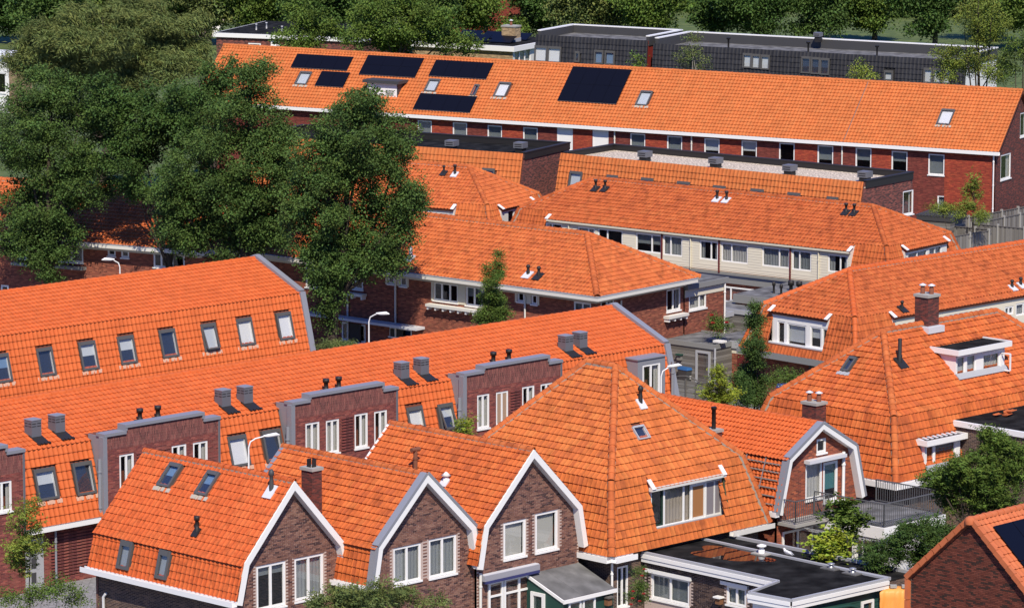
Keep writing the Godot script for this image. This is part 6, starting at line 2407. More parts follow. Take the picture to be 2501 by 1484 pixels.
	var gull := thing("gull", "grey and white gull standing on the flat black roof", "gull", gb, 2.2)
	st = begin()
	st.set_smooth_group(1)
	tube(st, [Vector3(-0.30, 0.13, 0), Vector3(-0.16, 0.17, 0), Vector3(0.0, 0.19, 0), Vector3(0.12, 0.22, 0), Vector3(0.17, 0.28, 0), Vector3(0.21, 0.30, 0), Vector3(0.25, 0.295, 0)], [0.012, 0.055, 0.085, 0.07, 0.045, 0.045, 0.02], 10)
	part(gull, "body", done(st), mats.white)
	for s in [-1, 1]:
		st = begin()
		tube(st, [Vector3(0.08, 0.22, 0.07 * s), Vector3(-0.1, 0.2, 0.085 * s), Vector3(-0.38, 0.15, 0.03 * s)], [0.03, 0.045, 0.008], 7)
		part(gull, "wing", done(st), mats.lead)
		st = begin()
		tube(st, [Vector3(0.0, 0.14, 0.03 * s), Vector3(0.01, 0.0, 0.03 * s)], [0.007], 5)
		part(gull, "leg", done(st), mats.beige_lead)
	st = begin()
	tube(st, [Vector3(0.245, 0.298, 0), Vector3(0.31, 0.285, 0)], [0.014, 0.004], 6)
	part(gull, "beak", done(st), mats.orange_tarp)
	# second, lower strip of roof behind
	var n2 := house("flat_extension", "narrow felt strip roof with zinc edge behind the puddled roof", "building", -45.0, -117.0, 127.1)
	st = begin()
	box(st, Vector3(0.9, 0.0, -1.5), Vector3(10.6, 2.55, 0.0))
	part(n2, "wall", done(st), mats.brick_near_dark)
	st = begin()
	box(st, Vector3(0.9, 2.55, -1.5), Vector3(10.6, 2.6, 0.0))
	part(n2, "flat_roof", done(st), mats.felt)
	for e in [-0.06, -1.5]:
		st = begin()
		box(st, Vector3(0.9, 2.601, e - 0.06), Vector3(10.6, 2.72, e + 0.06))
		part(n2, "roof_edge", done(st), mats.lead)
	# orange tarpaulin hung over a wall
	var t := thing("tarpaulin", "orange tarpaulin draped over the wall between green boards and dark gable", "tarpaulin", gp(2186, 1412, 2.5) * Vector3(1, 0, 1) + Vector3(-0.1, 0, 1.6))
	st = begin()
	st.set_smooth_group(1)
	var grid := []
	for i in 15:
		var row := []
		for j in 13:
			var u := i / 14.0
			var v := j / 12.0
			var fold := noise.get_noise_2d(u * 9.0, v * 5.0) * 0.09 + 0.035 * sin(u * 22.0 + v * 3.0)
			var xx := -0.62 + u * 1.15 + noise.get_noise_2d(v * 6.0, 9.0) * 0.1
			if v < 0.2:
				row.append(Vector3(xx, 2.42 + fold * 0.5, -0.55 + v * 3.0))
			else:
				row.append(Vector3(xx, 2.42 - (v - 0.2) * 2.6, 0.06 + fold + 0.1 * (v - 0.2)))
		grid.append(row)
	for i in 14:
		for j in 12:
			quad(st, grid[i][j + 1], grid[i + 1][j + 1], grid[i + 1][j], grid[i][j])
	part(t, "sheet", done(st), mats.orange_tarp)
	for k in 2:
		st = begin()
		box(st, Vector3(-0.2 + k * 0.45, 2.45, -0.35), Vector3(0.05 + k * 0.45, 2.55, -0.1))
		part(t, "stone", done(st), mats.concrete)
	# gable with solar panels at the right edge
	n = house("gable_house", "dark red brick gable with salmon edge tiles and solar panels on its far slope", "house", -47.0, -93.9, 125.27, "gable houses of the old row")
	var um: Material = mats.under_roof
	var rs := slope(n, "roof", [V(3.4, 0, 3.95), V(3.4, 9.0, 3.95), V(0, 9.0, 7.0), V(0, 0, 7.0)], um)
	var ls := slope(n, "roof", [V(-2.85, 9.0, 4.45), V(-2.85, 0, 4.45), V(0, 0, 7.0), V(0, 9.0, 7.0)], um)
	lay(rs, "wave", 0.25, 0.34, "tiles_salmon", {"jig": 0.003, "spread": 0.6})
	lay(ls, "wave", 0.25, 0.34, "tiles_salmon", {"back": true})
	place_tiles(n)
	caps(rs.part, V(0, 0, 6.98), V(0, 9.0, 6.98), 0.14, 0.38, "tiles_salmon", Vector3(1, 0, 0), false)
	var gw := qwall(n, 0.08)
	var gpoly := PackedVector2Array([Vector2(-2.75, 0), Vector2(3.2, 0), Vector2(3.2, 4.05), Vector2(0, 6.92), Vector2(-2.75, 4.45)])
	lay_bricks(wall(gw, gpoly, mats.mortar_dark), gw, gpoly, "bricks_gable")
	plain_walls(n, -2.75, 3.2, 0.1, 9.0, 3.9, mats.brick_gable, "acd")
	for e in [[V(-2.9, 0, 4.4), V(-0.05, 0, 6.98), 9], [V(0.05, 0, 6.98), V(3.4, 0, 3.95), 12]]:     # edge tiles lapping over the verge
		for k in e[2]:
			var a: Vector3 = e[0].lerp(e[1], float(k) / e[2])
			var b: Vector3 = e[0].lerp(e[1], (k + 1.04) / e[2])
			st = begin()
			bar(st, a + Vector3(0, 0.02, 0.03), b + Vector3(0, 0.05, 0.03), 0.17, 0.20, Vector3(0, 0, 1))
			part(n, "verge_tile", done(st), mats.tiles_salmon[k % 6][0])
	st = begin()
	lathe(st, V(0, -0.04, 6.85), [[0.19, 0], [0.21, 0.12], [0.17, 0.24], [0.06, 0.3]], 12)
	part(n, "end_cap", done(st), mats.tiles_salmon[2][0])
	for k in 5:     # tiles turned down the left edge of the wall
		st = begin()
		bar(st, V(-2.86, 0.0, 0.2 + k * 0.85), V(-2.86, 0.0, 1.02 + k * 0.85), 0.2, 0.14, Vector3(0, 0, 1))
		part(n, "verge_tile", done(st), mats.tiles_salmon[k % 6][0])
	var pa := px(rs, 2420, 1290)
	for i in 3:
		for j in 2:
			st = begin()
			pbox(st, rs, pa.x + i * 1.15, pa.x + i * 1.15 + 1.12, pa.y - (j + 1) * 1.68, pa.y - j * 1.68 - 0.03, 0.12, 0.16)
			part(n, "solar_panel", done(st), mats.solar)

# ---------------------------------------------------------------- sheds, fences and yard things
func plank_box(n: Node3D, p0: float, p1: float, q0: float, q1: float, h: float, roofm: String, edge: String, wood := ["wood_grey_a", "wood_grey_b", "wood_grey_c"]):
	# boarded shed: horizontal planks on the two seen sides, flat roof with an edge board
	var st := begin()
	box(st, Vector3(p0 + 0.03, 0, -q1 + 0.03), Vector3(p1 - 0.03, h - 0.05, -q0 - 0.03))
	part(n, "wall", done(st), mats.wood_dark)
	var y := 0.05
	var k := 0
	while y < h - 0.2:
		st = begin()
		pbox(st, qwall(n, q0), p0, p1, y, y + 0.14, -0.03, 0.0)
		part(n, "plank", done(st), mats[wood[k % 3]])
		st = begin()
		pbox(st, pwall(n, p1), q0 + 0.001, q1, y, y + 0.14, -0.03, 0.001)
		part(n, "plank", done(st), mats[wood[(k * 2 + 1) % 3]])
		y += 0.15
		k += 1
	st = begin()
	box(st, Vector3(p0, h - 0.02, -q1), Vector3(p1, h, -q0))
	part(n, "flat_roof", done(st), mats[roofm])
	for e in [[p0 - 0.06, p1 + 0.06, q0 - 0.06, q0 + 0.02], [p1 - 0.02, p1 + 0.06, q0 + 0.021, q1 + 0.06], [p0 - 0.06, p1 - 0.021, q1 - 0.02, q1 + 0.06], [p0 - 0.06, p0 + 0.02, q0 + 0.021, q1 - 0.021]]:
		st = begin()
		box(st, Vector3(e[0], h - 0.18, -e[3]), Vector3(e[1], h + 0.07, -e[2]))
		part(n, "roof_edge", done(st), mats[edge])

func shed(label: String, x: float, y: float, h: float, deg: float, lp: float, lq: float, roofm: String, edge: String) -> Node3D:
	# x, y: pixel of the corner of its roof that is nearest
	var n := house("garden_shed", label, "shed", deg, 0, 0, "sheds in the back yards")
	n.position = gp(x, y, h) * Vector3(1, 0, 1)
	plank_box(n, -lp, 0, 0, lq, h, roofm, edge)
	return n

func fence(label: String, x0: float, y0: float, x1: float, y1: float, h: float):
	var a := gp(x0, y0, h)
	var b := gp(x1, y1, h)
	a.y = 0
	b.y = 0
	var n := thing("board_fence", label, "fence", a, 0.0, "grey board fences beside the brick gable")
	var d := b - a
	var len := d.length()
	n.transform.basis = Basis(d.normalized(), Vector3.UP, d.normalized().cross(Vector3.UP))
	var cnt := int(len / 0.15)
	var woods := ["wood_grey_a", "wood_grey_b", "wood_grey_a", "wood_grey_c"]
	for i in cnt:
		var st := begin()
		var z := 0.012 if i % 2 == 0 else -0.012
		box(st, Vector3(i * 0.15 + 0.004, 0.05, z - 0.01), Vector3(i * 0.15 + 0.146, h - 0.05 - rng.randf() * 0.02, z + 0.01))
		part(n, "board", done(st), mats[woods[rng.randi() % 4]])
	var st := begin()
	box(st, Vector3(0, h - 0.05, -0.05), Vector3(len, h, 0.05))
	part(n, "rail", done(st), mats.wood_grey_b)
	var k := 0.0
	while k <= len + 0.1:
		st = begin()
		box(st, Vector3(k - 0.05, 0, -0.075), Vector3(k + 0.05, h + 0.1, 0.075))
		part(n, "post", done(st), mats.concrete)
		k += 1.85

func build_sheds():
	# annexe on the end of the brick terrace
	var n := house("flat_extension", "flat-roofed brick annexe with cream band at the end of the brick terrace", "building", -50.06, -136.73, 177.3)
	var w := pwall(n, 0.0)
	var r := windows(w, [[1683, 708, 1725, 750]])
	wall(w, PackedVector2Array([Vector2(0.0, 0), Vector2(3.4, 0), Vector2(3.4, 4.9), Vector2(0.0, 4.9)]), mats.brick_row)
	window(w, r[0], [0.62], "net", {"fw": 0.09, "cloth": "curtain"})
	plain_walls(n, -6.0, 0.0, 0.0, 3.4, 4.9, mats.brick_row, "cd")
	var st := begin()
	pbox(st, w, 0.0, 3.4, 4.35, 4.75, 0.0, 0.03)
	part(n, "band", done(st), mats.cream_wall)
	st = begin()
	box(st, Vector3(-6.0, 4.78, -3.55), Vector3(0.2, 5.05, 0.0))
	part(n, "fascia", done(st), mats.grey_board)
	st = begin()
	box(st, Vector3(-5.9, 5.052, -3.45), Vector3(0.1, 5.07, -0.05))
	part(n, "flat_roof", done(st), mats.felt_grey)
	downpipe(n, V(0.12, 3.3, 4.8), 0.0, "white", 0.05)
	# grey annexe of the cream row with black pipes
	n = house("flat_extension", "grey flat-roofed annexe with four black flue pipes before the cream row", "building", -52.16, 0, 0)
	n.position = gp(1893, 729, 2.9) * Vector3(1, 0, 1)
	st = begin()
	box(st, Vector3(-2.6, 0, -5.5), Vector3(6.0, 2.75, 0))
	part(n, "wall", done(st), mats.brick_row)
	st = begin()
	box(st, Vector3(-2.7, 2.45, -5.6), Vector3(6.1, 2.9, 0.1))
	part(n, "fascia", done(st), mats.grey_board)
	st = begin()
	box(st, Vector3(-2.6, 2.902, -5.5), Vector3(6.0, 2.93, 0.0))
	part(n, "flat_roof", done(st), mats.felt_grey)
	for e in [[1890, 716, 1], [1908, 722, 1], [1932, 710, 0], [1952, 712, 0]]:
		var b: Vector3 = n.global_transform.affine_inverse() * gp(e[0], e[1], 2.92)
		st = begin()
		lathe(st, b, [[0.08, 0], [0.06, 0.12], [0.06, 0.42], [0.1, 0.44], [0.09, 0.6], [0.03, 0.66]] if e[2] == 1 else [[0.1, 0], [0.1, 0.3], [0.17, 0.31], [0.17, 0.55], [0.12, 0.58]], 10)
		part(n, "flue_pipe", done(st), mats.black)
	n = shed("grey boarded shed with a patched felt roof before the grey annexe", 1838.7, 763, 2.35, -52.0, 3.1, 3.6, "felt_grey", "lead")
	n = shed("grey boarded shed with white-framed glass door beside the red-flowering bush", 1706, 780, 2.35, -50.0, 1.6, 3.0, "felt_grey", "lead")
	window(pwall(n, 0.0), Rect2(0.35, 0.1, 0.85, 1.9), [], "dark", {"z": 0.005, "fw": 0.1, "sill": false})
	n = shed("dark weathered shed with grey door, bird box and flat felt roof", 1744, 845, 2.4, -50.0, 4.2, 3.2, "felt_grey", "grey_board")
	var q := qwall(n, 0.0)
	window(q, Rect2(-1.15, 0.08, 0.95, 2.0), [], "dark", {"z": 0.005, "fw": 0.12, "frame": "lead", "sill": false})
	st = begin()
	pbox(st, q, -2.3, -2.05, 1.45, 1.7, 0.0, 0.16)
	var bx := part(n, "bird_box", done(st), mats.wood_grey_c)
	st = begin()
	pbox(st, q, -2.35, -2.0, 1.7, 1.77, 0.0, 0.24)
	part(bx, "lid", done(st), mats.green_wood)
	downpipe(n, V(0.1, -0.05, 2.3), 0.0, "lead", 0.06)
	n = house("flat_extension", "low brick annexe with grey fascia and dark red door beside the weathered shed", "building", -50.0, 0, 0)
	n.position = gp(1840, 838, 2.5) * Vector3(1, 0, 1)
	st = begin()
	box(st, Vector3(-2.7, 0, -3.0), Vector3(0, 2.3, 0))
	part(n, "wall", done(st), mats.brick_row)
	st = begin()
	box(st, Vector3(-2.8, 2.12, -3.1), Vector3(0.1, 2.5, 0.1))
	part(n, "fascia", done(st), mats.lead)
	st = begin()
	pbox(st, qwall(n, 0.0), -2.7, 0.0, 1.85, 2.12, 0.0, 0.02)
	part(n, "band", done(st), mats.cream_wall)
	st = begin()
	box(st, Vector3(-2.7, 2.502, -3.0), Vector3(0, 2.53, 0))
	part(n, "flat_roof", done(st), mats.felt_grey)
	st = begin()
	pbox(st, qwall(n, 0.0), -1.0, -0.2, 0.05, 1.85, 0.0, 0.03)
	part(n, "door", done(st), mats.dark_red)
	st = begin()
	box(st, V(-1.7, -1.2, 2.53), V(-1.7, -1.2, 2.53) + Vector3(0.6, 0.1, -0.4))
	part(n, "roof_hatch", done(st), mats.white)
	# dark shed by the brick gable
	n = shed("dark shed with corrugated roof and small white window beside the brick gable", 2322, 535, 2.3, -61.0, 2.2, 2.4, "dark_grey", "dark_grey")
	window(qwall(n, 0.0), Rect2(-1.1, 0.7, 0.62, 1.0), [], "blind", {"z": 0.005, "fw": 0.08, "sill": false})
	for k in 12:
		st = begin()
		tube(st, [V(-2.3 + k * 0.21, -0.08, 2.4), V(-2.3 + k * 0.21, 2.5, 2.46)], [0.06], 6)
		part(n, "corrugation", done(st), mats.dark_grey)
	fence("grey board fence running up to the corner of the brick gable, furthest of the four", 2325, 537, 2520, 501, 1.8)
	fence("grey board fence with a slack rope, second from the brick gable", 2374, 545, 2520, 516, 1.8)
	fence("grey board fence crossing from the climbing bush towards the mansard ridge", 2374, 545, 2520, 558, 1.8)
	fence("short grey board fence starting at the dark shed", 2320, 550, 2422, 560, 1.8)
	fence("low grey board fence with pale posts just above the mansard ridge", 2322, 577, 2423, 561, 1.8)
	# woven fence panels by the bin
	for k in 2:
		var a := gp([1643, 1700][k], [921, 938][k], 1.6)
		n = house("woven_fence_panel", ["arched woven fence panel beside the blue-lidded bin", "woven fence panel behind the bright green shrub"][k], "fence", -48.0, 0, 0, "woven garden fence panels")
		n.position = a * Vector3(1, 0, 1)
		for j in 11:
			st = begin()
			var top := 0.0
			bar(st, V(0.02, -0.015 if j % 2 == 0 else 0.015, 0.12 + j * 0.135), V(1.75, 0.015 if j % 2 == 0 else -0.015, 0.12 + j * 0.135), 0.12, 0.015, Vector3.UP)
			part(n, "slat", done(st), mats[["wood_grey_a", "wood_grey_c"][j % 2]])
		for j in 3:
			st = begin()
			bar(st, V(j * 0.88, -0.04, 0), V(j * 0.88, -0.04, 1.62), 0.07, 0.05, V(1, 0, 0))
			part(n, "post", done(st), mats.wood_grey_b)
		st = begin()
		tube(st, [V(0, -0.03, 1.58), V(0.45, -0.03, 1.72), V(0.88, -0.03, 1.77), V(1.3, -0.03, 1.72), V(1.76, -0.03, 1.58)], [0.035], 6)
		part(n, "arched_rail", done(st), mats.wood_grey_b)
	# wheeled bin
	n = thing("wheeled_bin", "black wheeled bin with blue lid and white house number, beside the woven fence", "bin", gp(1676, 948, 0.0), 0.7)
	st = begin()
	hexa(st, [Vector3(-0.24, 0.08, 0.24), Vector3(0.24, 0.08, 0.24), Vector3(0.24, 0.08, -0.24), Vector3(-0.24, 0.08, -0.24), Vector3(-0.3, 1.0, 0.34), Vector3(0.3, 1.0, 0.34), Vector3(0.3, 1.0, -0.34), Vector3(-0.3, 1.0, -0.34)])
	part(n, "body", done(st), mats.dark_grey)
	st = begin()
	hexa(st, [Vector3(-0.32, 1.0, 0.37), Vector3(0.32, 1.0, 0.37), Vector3(0.32, 1.0, -0.37), Vector3(-0.32, 1.0, -0.37), Vector3(-0.26, 1.12, 0.3), Vector3(0.26, 1.12, 0.3), Vector3(0.26, 1.14, -0.35), Vector3(-0.26, 1.14, -0.35)])
	part(n, "lid", done(st), mats.blue_bin)
	for s in [-1, 1]:
		st = begin()
		tube(st, [Vector3(0.22 * s, 0.1, -0.27), Vector3(0.29 * s, 0.1, -0.27)], [0.1], 10)
		part(n, "wheel", done(st), mats.black)
	var tm := TextMesh.new()
	tm.text = "27"
	tm.font_size = 24
	tm.pixel_size = 0.009
	tm.depth = 0.004
	var num := part(n, "number", tm, mats.white)
	num.position = Vector3(0.05, 0.62, 0.315)
	num.rotation.x = -0.1

# ---------------------------------------------------------------- lamps and signs
func street_lamp(label: String, x: float, y: float, h: float, toward: Vector3, m := "white", arm := 0.9):
	# x, y: pixel of the bend at the top of the pole
	var b := gp(x, y, h)
	b.y = 0
	var n := thing("street_lamp", label, "street lamp", b, 0.0, "street lamps")
	var st := begin()
	tube(st, [Vector3(0, 0, 0), Vector3(0, 1.0, 0), Vector3(0, 1.05, 0), Vector3(0, h - 0.35, 0), toward * 0.08 + Vector3(0, h - 0.12, 0), toward * 0.3 + Vector3(0, h, 0), toward * arm + Vector3(0, h + 0.08, 0)], [0.06, 0.06, 0.042, 0.034, 0.032, 0.03, 0.026], 8)
	part(n, "pole", done(st), mats[m])
	st = begin()
	var e := toward * arm + Vector3(0, h + 0.08, 0)
	tube(st, [e - toward * 0.1, e + toward * 0.12, e + toward * 0.45 + Vector3(0, 0.03, 0), e + toward * 0.62], [0.035, 0.075, 0.085, 0.02], 8)
	part(n, "lamp_head", done(st), mats[m])

func build_street_things():
	var right := Vector3(0.92, 0, -0.38)
	street_lamp("white street lamp before the canopy of the brick terrace", 900, 768, 6.0, Vector3(0.9, 0, 0.3), "white", 0.5)
	street_lamp("white street lamp rising between stepped brick fronts and the lichen-spotted roof", 606, 1072, 6.0, right, "white", 0.75)
	street_lamp("white street lamp before the zinc dormer at the terrace end", 1615, 900, 6.0, right, "white", 0.4)
	street_lamp("white street lamp before the shaded brick terrace", 291, 636, 6.0, Vector3(-0.9, 0, 0.3), "white", 0.4)
	for k in [[1432, 72, "tall pale lamp post at the park edge above the yellow brick building"], [2026, 97, "tall pale lamp post at the park edge above the long black-tiled block"], [826, 52, "tall pale lamp post standing among trees behind the low brown building"]]:
		var b := gp(k[0], k[1] + 14, 0)
		var n := thing("lamp_post", k[2], "lamp post", b, 0.0, "tall park lamp posts")
		var st := begin()
		tube(st, [Vector3.ZERO, Vector3(0, 9, 0)], [0.11, 0.07], 8)
		part(n, "pole", done(st), mats.galvanised)
		st = begin()
		tube(st, [Vector3(0, 9, 0), Vector3(0.9, 9.15, 0)], [0.07, 0.1], 8)
		part(n, "lamp_head", done(st), mats.galvanised)
	# street name sign
	var sb := gp(1913, 940, 2.6)
	var sg := thing("street_sign", "blue street name sign on a post below the mansard house", "sign", sb * Vector3(1, 0, 1), 0.35)
	var st := begin()
	box(st, Vector3(-0.36, 2.5, -0.012), Vector3(0.36, 2.68, 0.012))
	part(sg, "name_plate", done(st), mats.blue_sign)
	st = begin()
	box(st, Vector3(-0.05, 2.34, -0.012), Vector3(0.36, 2.48, 0.012))
	part(sg, "sub_plate", done(st), mats.blue_sign)
	st = begin()
	tube(st, [Vector3(-0.2, 0, -0.05), Vector3(-0.2, 2.7, -0.05)], [0.03], 8)
	part(sg, "post", done(st), mats.galvanised)
	var tm := TextMesh.new()
	tm.text = "Taanmanstraat"
	tm.font_size = 20
	tm.pixel_size = 0.0046
	tm.depth = 0.003
	var tx := part(sg, "lettering", tm, mats.white)
	tx.position = Vector3(0, 2.59, 0.014)
	# sandy play area far left
	var c := gp(487, 80, 0)
	var s := begin()
	var pl := plane(self, Vector3(0, 0.02, 0), Vector3(1, 0, 0), Vector3(0, 0, -1))
	flat(s, pl, PackedVector2Array([Vector2(c.x - 2.5, -c.z - 4), Vector2(c.x + 1.4, -c.z - 4), Vector2(c.x + 1.6, -c.z + 14), Vector2(c.x - 2.5, -c.z + 14)]))
	structure("sand_patch", done(s), mats.sand)
	var f := thing("park_fence", "white-posted fence beside the sandy play area", "fence", gp(518, 88, 0), 0.0)
	for k in 5:
		s = begin()
		box(s, Vector3(0.02 * k, 0, -k * 2.0), Vector3(0.14 + 0.02 * k, 2.4, -k * 2.0 + 0.12))
		part(f, "post", done(s), mats.white)
	s = begin()
	box(s, Vector3(0.05, 1.9, -8.0), Vector3(0.1, 2.05, 0))
	part(f, "rail", done(s), mats.wood_grey_c)

# ---------------------------------------------------------------- trees
var sprigs := {}
func sprig(kind: String) -> ArrayMesh:
	if sprigs.has(kind):
		return sprigs[kind]
	var r := RandomNumberGenerator.new()
	r.seed = hash(kind)
	var st := begin()
	var n := 9
	var shape := [0.30, 0.19]      # length and width of a leaf, in units of a sprig
	if kind == "willow":
		shape = [0.52, 0.085]
		n = 12
	elif kind == "small":
		shape = [0.24, 0.15]
		n = 11
	elif kind == "long":
		shape = [0.42, 0.12]
		n = 9
	elif kind == "big":
		shape = [0.46, 0.40]
		n = 6
	for i in n:
		var dir := Vector3(r.randfn(), r.randfn() * 0.7 + 0.15, r.randfn()).normalized()
		if kind == "willow":
			dir = Vector3(r.randfn() * 0.8 + 0.5, r.randfn() * 0.5 - 0.5, r.randfn() * 0.8).normalized()
		var base := Vector3(r.randf_range(-0.38, 0.38), r.randf_range(-0.38, 0.38), r.randf_range(-0.38, 0.38))
		var side := dir.cross(Vector3(r.randfn(), 1.4, r.randfn()).normalized()).normalized()
		var up := side.cross(dir)
		var l: float = shape[0] * r.randf_range(0.75, 1.2)
		var w: float = shape[1] * r.randf_range(0.8, 1.15) * 0.5
		var tip := base + dir * l - Vector3.UP * l * 0.12
		var mid := base + dir * l * 0.45
		var a := mid + side * w + up * w * 0.25
		var b := mid - side * w + up * w * 0.25
		for v in [base, a, tip, base, tip, b]:
			st.add_vertex(v)
	st.generate_normals()
	sprigs[kind] = st.commit()
	return sprigs[kind]

func at_f(x: float, y: float, f: float) -> Vector3:
	var d := ray(x, y)
	return Vector3(0, EYE, 0) + d * (f / -d.z)

# lobes: [x, y, rx, ry] ellipses of the crown in pixels, at distance f; foot: pixel column of the trunk
func tree(called: String, label: String, cat: String, f: float, foot: float, lobes: Array, kind: String, tone: String, dens: float, size: float, o := {}) -> Node3D:
	var base := at_f(foot, 742, f)
	base.y = 0
	var n := thing(called, label, cat, base, 0.0, o.get("group", ""))
	var sc := FOCAL / f
	var r := RandomNumberGenerator.new()
	r.seed = hash(label)
	var xs := []
	var cols := []
	var tint: Color = mats[tone + "_c"]
	var limbs := []
	var nz := FastNoiseLite.new()
	nz.seed = hash(label) % 1000
	nz.frequency = 0.9
	for lb in lobes:
		var c := at_f(lb[0], lb[1], f + r.randf_range(-0.8, 0.8) * o.get("deep", 1.0)) - base
		if c.y < 0.25:
			c.y = 0.25
		var rad := Vector3(lb[2] / sc, lb[3] / sc, (lb[2] + lb[3]) * 0.5 / sc)
		limbs.append([c, rad])
		var area := rad.x * rad.y + rad.y * rad.z + rad.x * rad.z
		var count := int(area * dens * 21.0 / (size * size))
		var clumps := []
		var ncl: int = max(6, int(count / 34.0))
		for k in ncl:
			var d := Vector3(r.randfn(), r.randfn(), r.randfn()).normalized()
			var q: float = pow(r.randf(), 0.30) * (1.0 + 0.30 * nz.get_noise_3d(d.x * 2.2 + lb[0], d.y * 2.2, d.z * 2.2))
			clumps.append([c + d * rad * q, r.randf_range(0.75, 1.25), d])
		for k in count:
			var cl: Array = clumps[r.randi() % ncl]
			var sp: float = o.get("clump", 0.42) * size * 1.35
			var p: Vector3 = cl[0] + Vector3(r.randfn(), r.randfn() * 0.75, r.randfn()) * sp
			if p.y < 0.05:
				p.y = 0.05 + r.randf() * 0.3
			var bs := Basis(Vector3.UP, r.randf() * TAU) * Basis(Vector3.RIGHT, r.randfn() * 0.35)
			if kind == "willow":
				bs = Basis(Vector3.UP, r.randfn() * 0.7) * Basis(Vector3(0, 0, 1), r.randfn() * 0.3)
			bs = bs.scaled(Vector3.ONE * size * r.randf_range(0.75, 1.3))
			xs.append(Transform3D(bs, p))
			var v: float = cl[1] * r.randf_range(0.8, 1.22)
			var hue := r.randf_range(-0.12, 0.16)
			cols.append(Color(tint.r * v * (1.0 + hue), tint.g * v, tint.b * v * (1.0 - hue * 0.5)))
	var mm := MultiMesh.new()
	mm.transform_format = MultiMesh.TRANSFORM_3D
	mm.use_colors = true
	mm.mesh = sprig(kind)
	mm.instance_count = xs.size()
	for k in xs.size():
		mm.set_instance_transform(k, xs[k])
		mm.set_instance_color(k, cols[k])
	var mi := MultiMeshInstance3D.new()
	mi.name = "crown" if cat == "tree" else "foliage"
	mi.multimesh = mm
	mi.material_override = mats[tone]
	mi.set_meta("kind", "stuff")
	n.add_child(mi)
	# trunk and limbs
	var tr: float = o.get("trunk", 0.22)
	var top := Vector3.ZERO
	for l in limbs:
		top = l[0] if l[0].y > top.y else top
	var st := begin()
	var split: float = top.y * o.get("split", 0.38)
	tube(st, [Vector3(0, -0.05, 0), Vector3(0.05, split * 0.5, 0), Vector3(top.x * 0.15, split, top.z * 0.15), Vector3(top.x * 0.6, top.y * 0.75, top.z * 0.6), top], [tr * 1.25, tr, tr * 0.85, tr * 0.4, tr * 0.1], 8)
	part(n, "trunk" if cat == "tree" else "stem", done(st), mats[o.get("bark", "bark")])
	if cat == "tree":
		for l in limbs:
			var s2 := begin()
			var from := Vector3(top.x * 0.15, split * r.randf_range(0.8, 1.15), top.z * 0.15)
			if l[0].y < from.y:
				from.y = max(l[0].y * 0.7, 0.2)
			var mid: Vector3 = from.lerp(l[0], 0.5) + Vector3(r.randfn(), r.randfn() * 0.5, r.randfn()) * 0.25
			tube(s2, [from, mid, l[0], l[0] + (l[0] - mid).normalized() * l[1].y * 0.6], [tr * 0.5, tr * 0.34, tr * 0.18, 0.015], 6)
			part(n, "limb", done(s2), mats[o.get("bark", "bark")])
	return n

